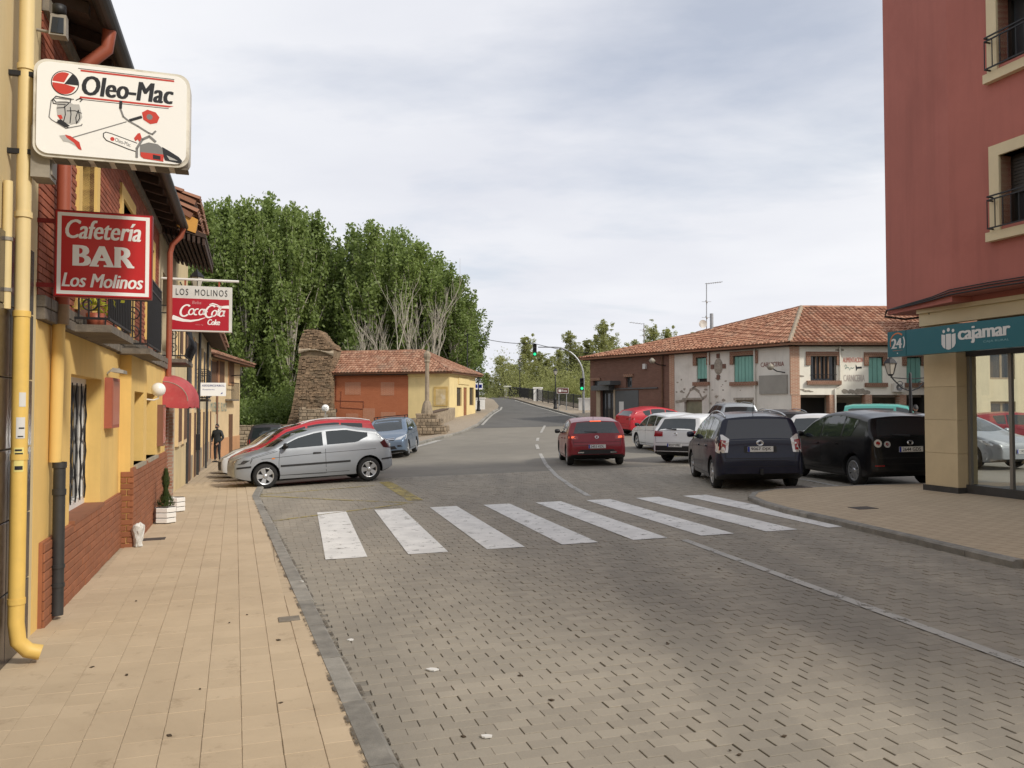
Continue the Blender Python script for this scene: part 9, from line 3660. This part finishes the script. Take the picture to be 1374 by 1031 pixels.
 for k, (fx_, fy_) in enumerate(pose['feet']):
  f_ = MB()
  prof = [(-.09, .055), (-.05, .07), (.02, .075), (.09, .055), (.16, .04), (.175, .02)]
  vs_ = []
  for (l_, h_) in prof:
   w_ = .04 if l_ < 0 else (.05 if l_ < .12 else .036)
   vs_ += [(fx_ - w_, fy_ - l_, 0), (fx_ + w_, fy_ - l_, 0), (fx_ + w_ * .8, fy_ - l_, h_), (fx_ - w_ * .8, fy_ - l_, h_)]
  n_ = len(prof)
  fs_ = [(i * 4 + j, i * 4 + (j + 1) % 4, (i + 1) * 4 + (j + 1) % 4, (i + 1) * 4 + j) for i in range(n_ - 1) for j in range(4)] + [(0, 1, 2, 3), tuple((n_ - 1) * 4 + j for j in range(4))]
  f_.add([V(v) * s for v in vs_], fs_, True)
  f_.build('shoe', cols['shoes'], o_, local=True)
 return o_

SK = mat('skin', (.42, .24, .165), .6, .06, 20, obj=True)
stand = dict(
 joints={'pelvis': (0, 0, .95, (.15, .105)), 'belly': (0, 0, 1.10, (.14, .10)), 'chest': (0, 0, 1.30, (.15, .11)), 'neck0': (0, 0, 1.46, .06), 'neck1': (0, -.01, 1.54, .052),
   'hipL': (.095, 0, .90, .095), 'kneeL': (.115, -.015, .49, .062), 'ankL': (.125, .02, .09, .042), 'hipR': (-.095, 0, .90, .095), 'kneeR': (-.115, -.02, .49, .062), 'ankR': (-.13, .02, .09, .042)},
 edges=[('pelvis', 'belly'), ('belly', 'chest'), ('chest', 'neck0'), ('neck0', 'neck1'), ('pelvis', 'hipL'), ('hipL', 'kneeL'), ('kneeL', 'ankL'), ('pelvis', 'hipR'), ('hipR', 'kneeR'), ('kneeR', 'ankR')],
 jacket={'hem': (0, 0, .86, (.19, .135)), 'waist': (0, 0, 1.02, (.185, .13)), 'rib': (0, 0, 1.24, (.195, .135)), 'yoke': (0, 0, 1.40, (.15, .11)), 'collar': (0, 0, 1.50, (.075, .07)),
   'shL': (.195, 0, 1.40, .078), 'elL': (.30, .03, 1.12, .062), 'wrL': (.20, -.13, .93, .046), 'shR': (-.195, 0, 1.40, .078), 'elR': (-.30, .03, 1.12, .062), 'wrR': (-.21, -.13, .93, .046)},
 jacket_edges=[('hem', 'waist'), ('waist', 'rib'), ('rib', 'yoke'), ('yoke', 'collar'), ('yoke', 'shL'), ('shL', 'elL'), ('elL', 'wrL'), ('yoke', 'shR'), ('shR', 'elR'), ('elR', 'wrR')],
 head=(0, -.025, 1.635), hands={'L': ((.185, -.155, .905), (-.45, -.25, -.6), 1), 'R': ((-.195, -.155, .905), (.45, -.25, -.6), -1)}, feet=[(.125, .02), (-.13, .02)])
q = on_ground(292, 621.5, PAVE_UP)
dm_ = 37.2
q = at_y(292, 560, dm_)
person(q.x, dm_, H(q.x, dm_) + PAVE_UP, 1.76, math.degrees(math.atan2(q.x, -dm_)) * 0 - 18, 'person in dark jacket and trousers standing on the far left pavement', dict(trousers=mat('dark_trousers', (.018, .018, .022), .9, .15, 20), jacket=mat('dark_padded_jacket', (.020, .024, .027), .7, .2, 15, .004), skin=SK, hair=plain('dark_hair', (.012, .01, .009), .6), shoes=M_BLACK, mask=plain('black_mask', (.015, .015, .017), .8)), stand)
q = at_y(1229, 560, 28.5)
person(q.x, 28.5, H(q.x, 28.5) + .0, 1.74, 170, 'person in dark brown jacket behind the parked cars near the pillar', dict(trousers=mat('dark_trousers', (.018, .018, .022)), jacket=mat('brown_jacket', (.035, .022, .018), .8, .2, 15, .004), skin=SK, hair=plain('dark_hair', (.012, .01, .009), .6), shoes=M_BLACK), stand)
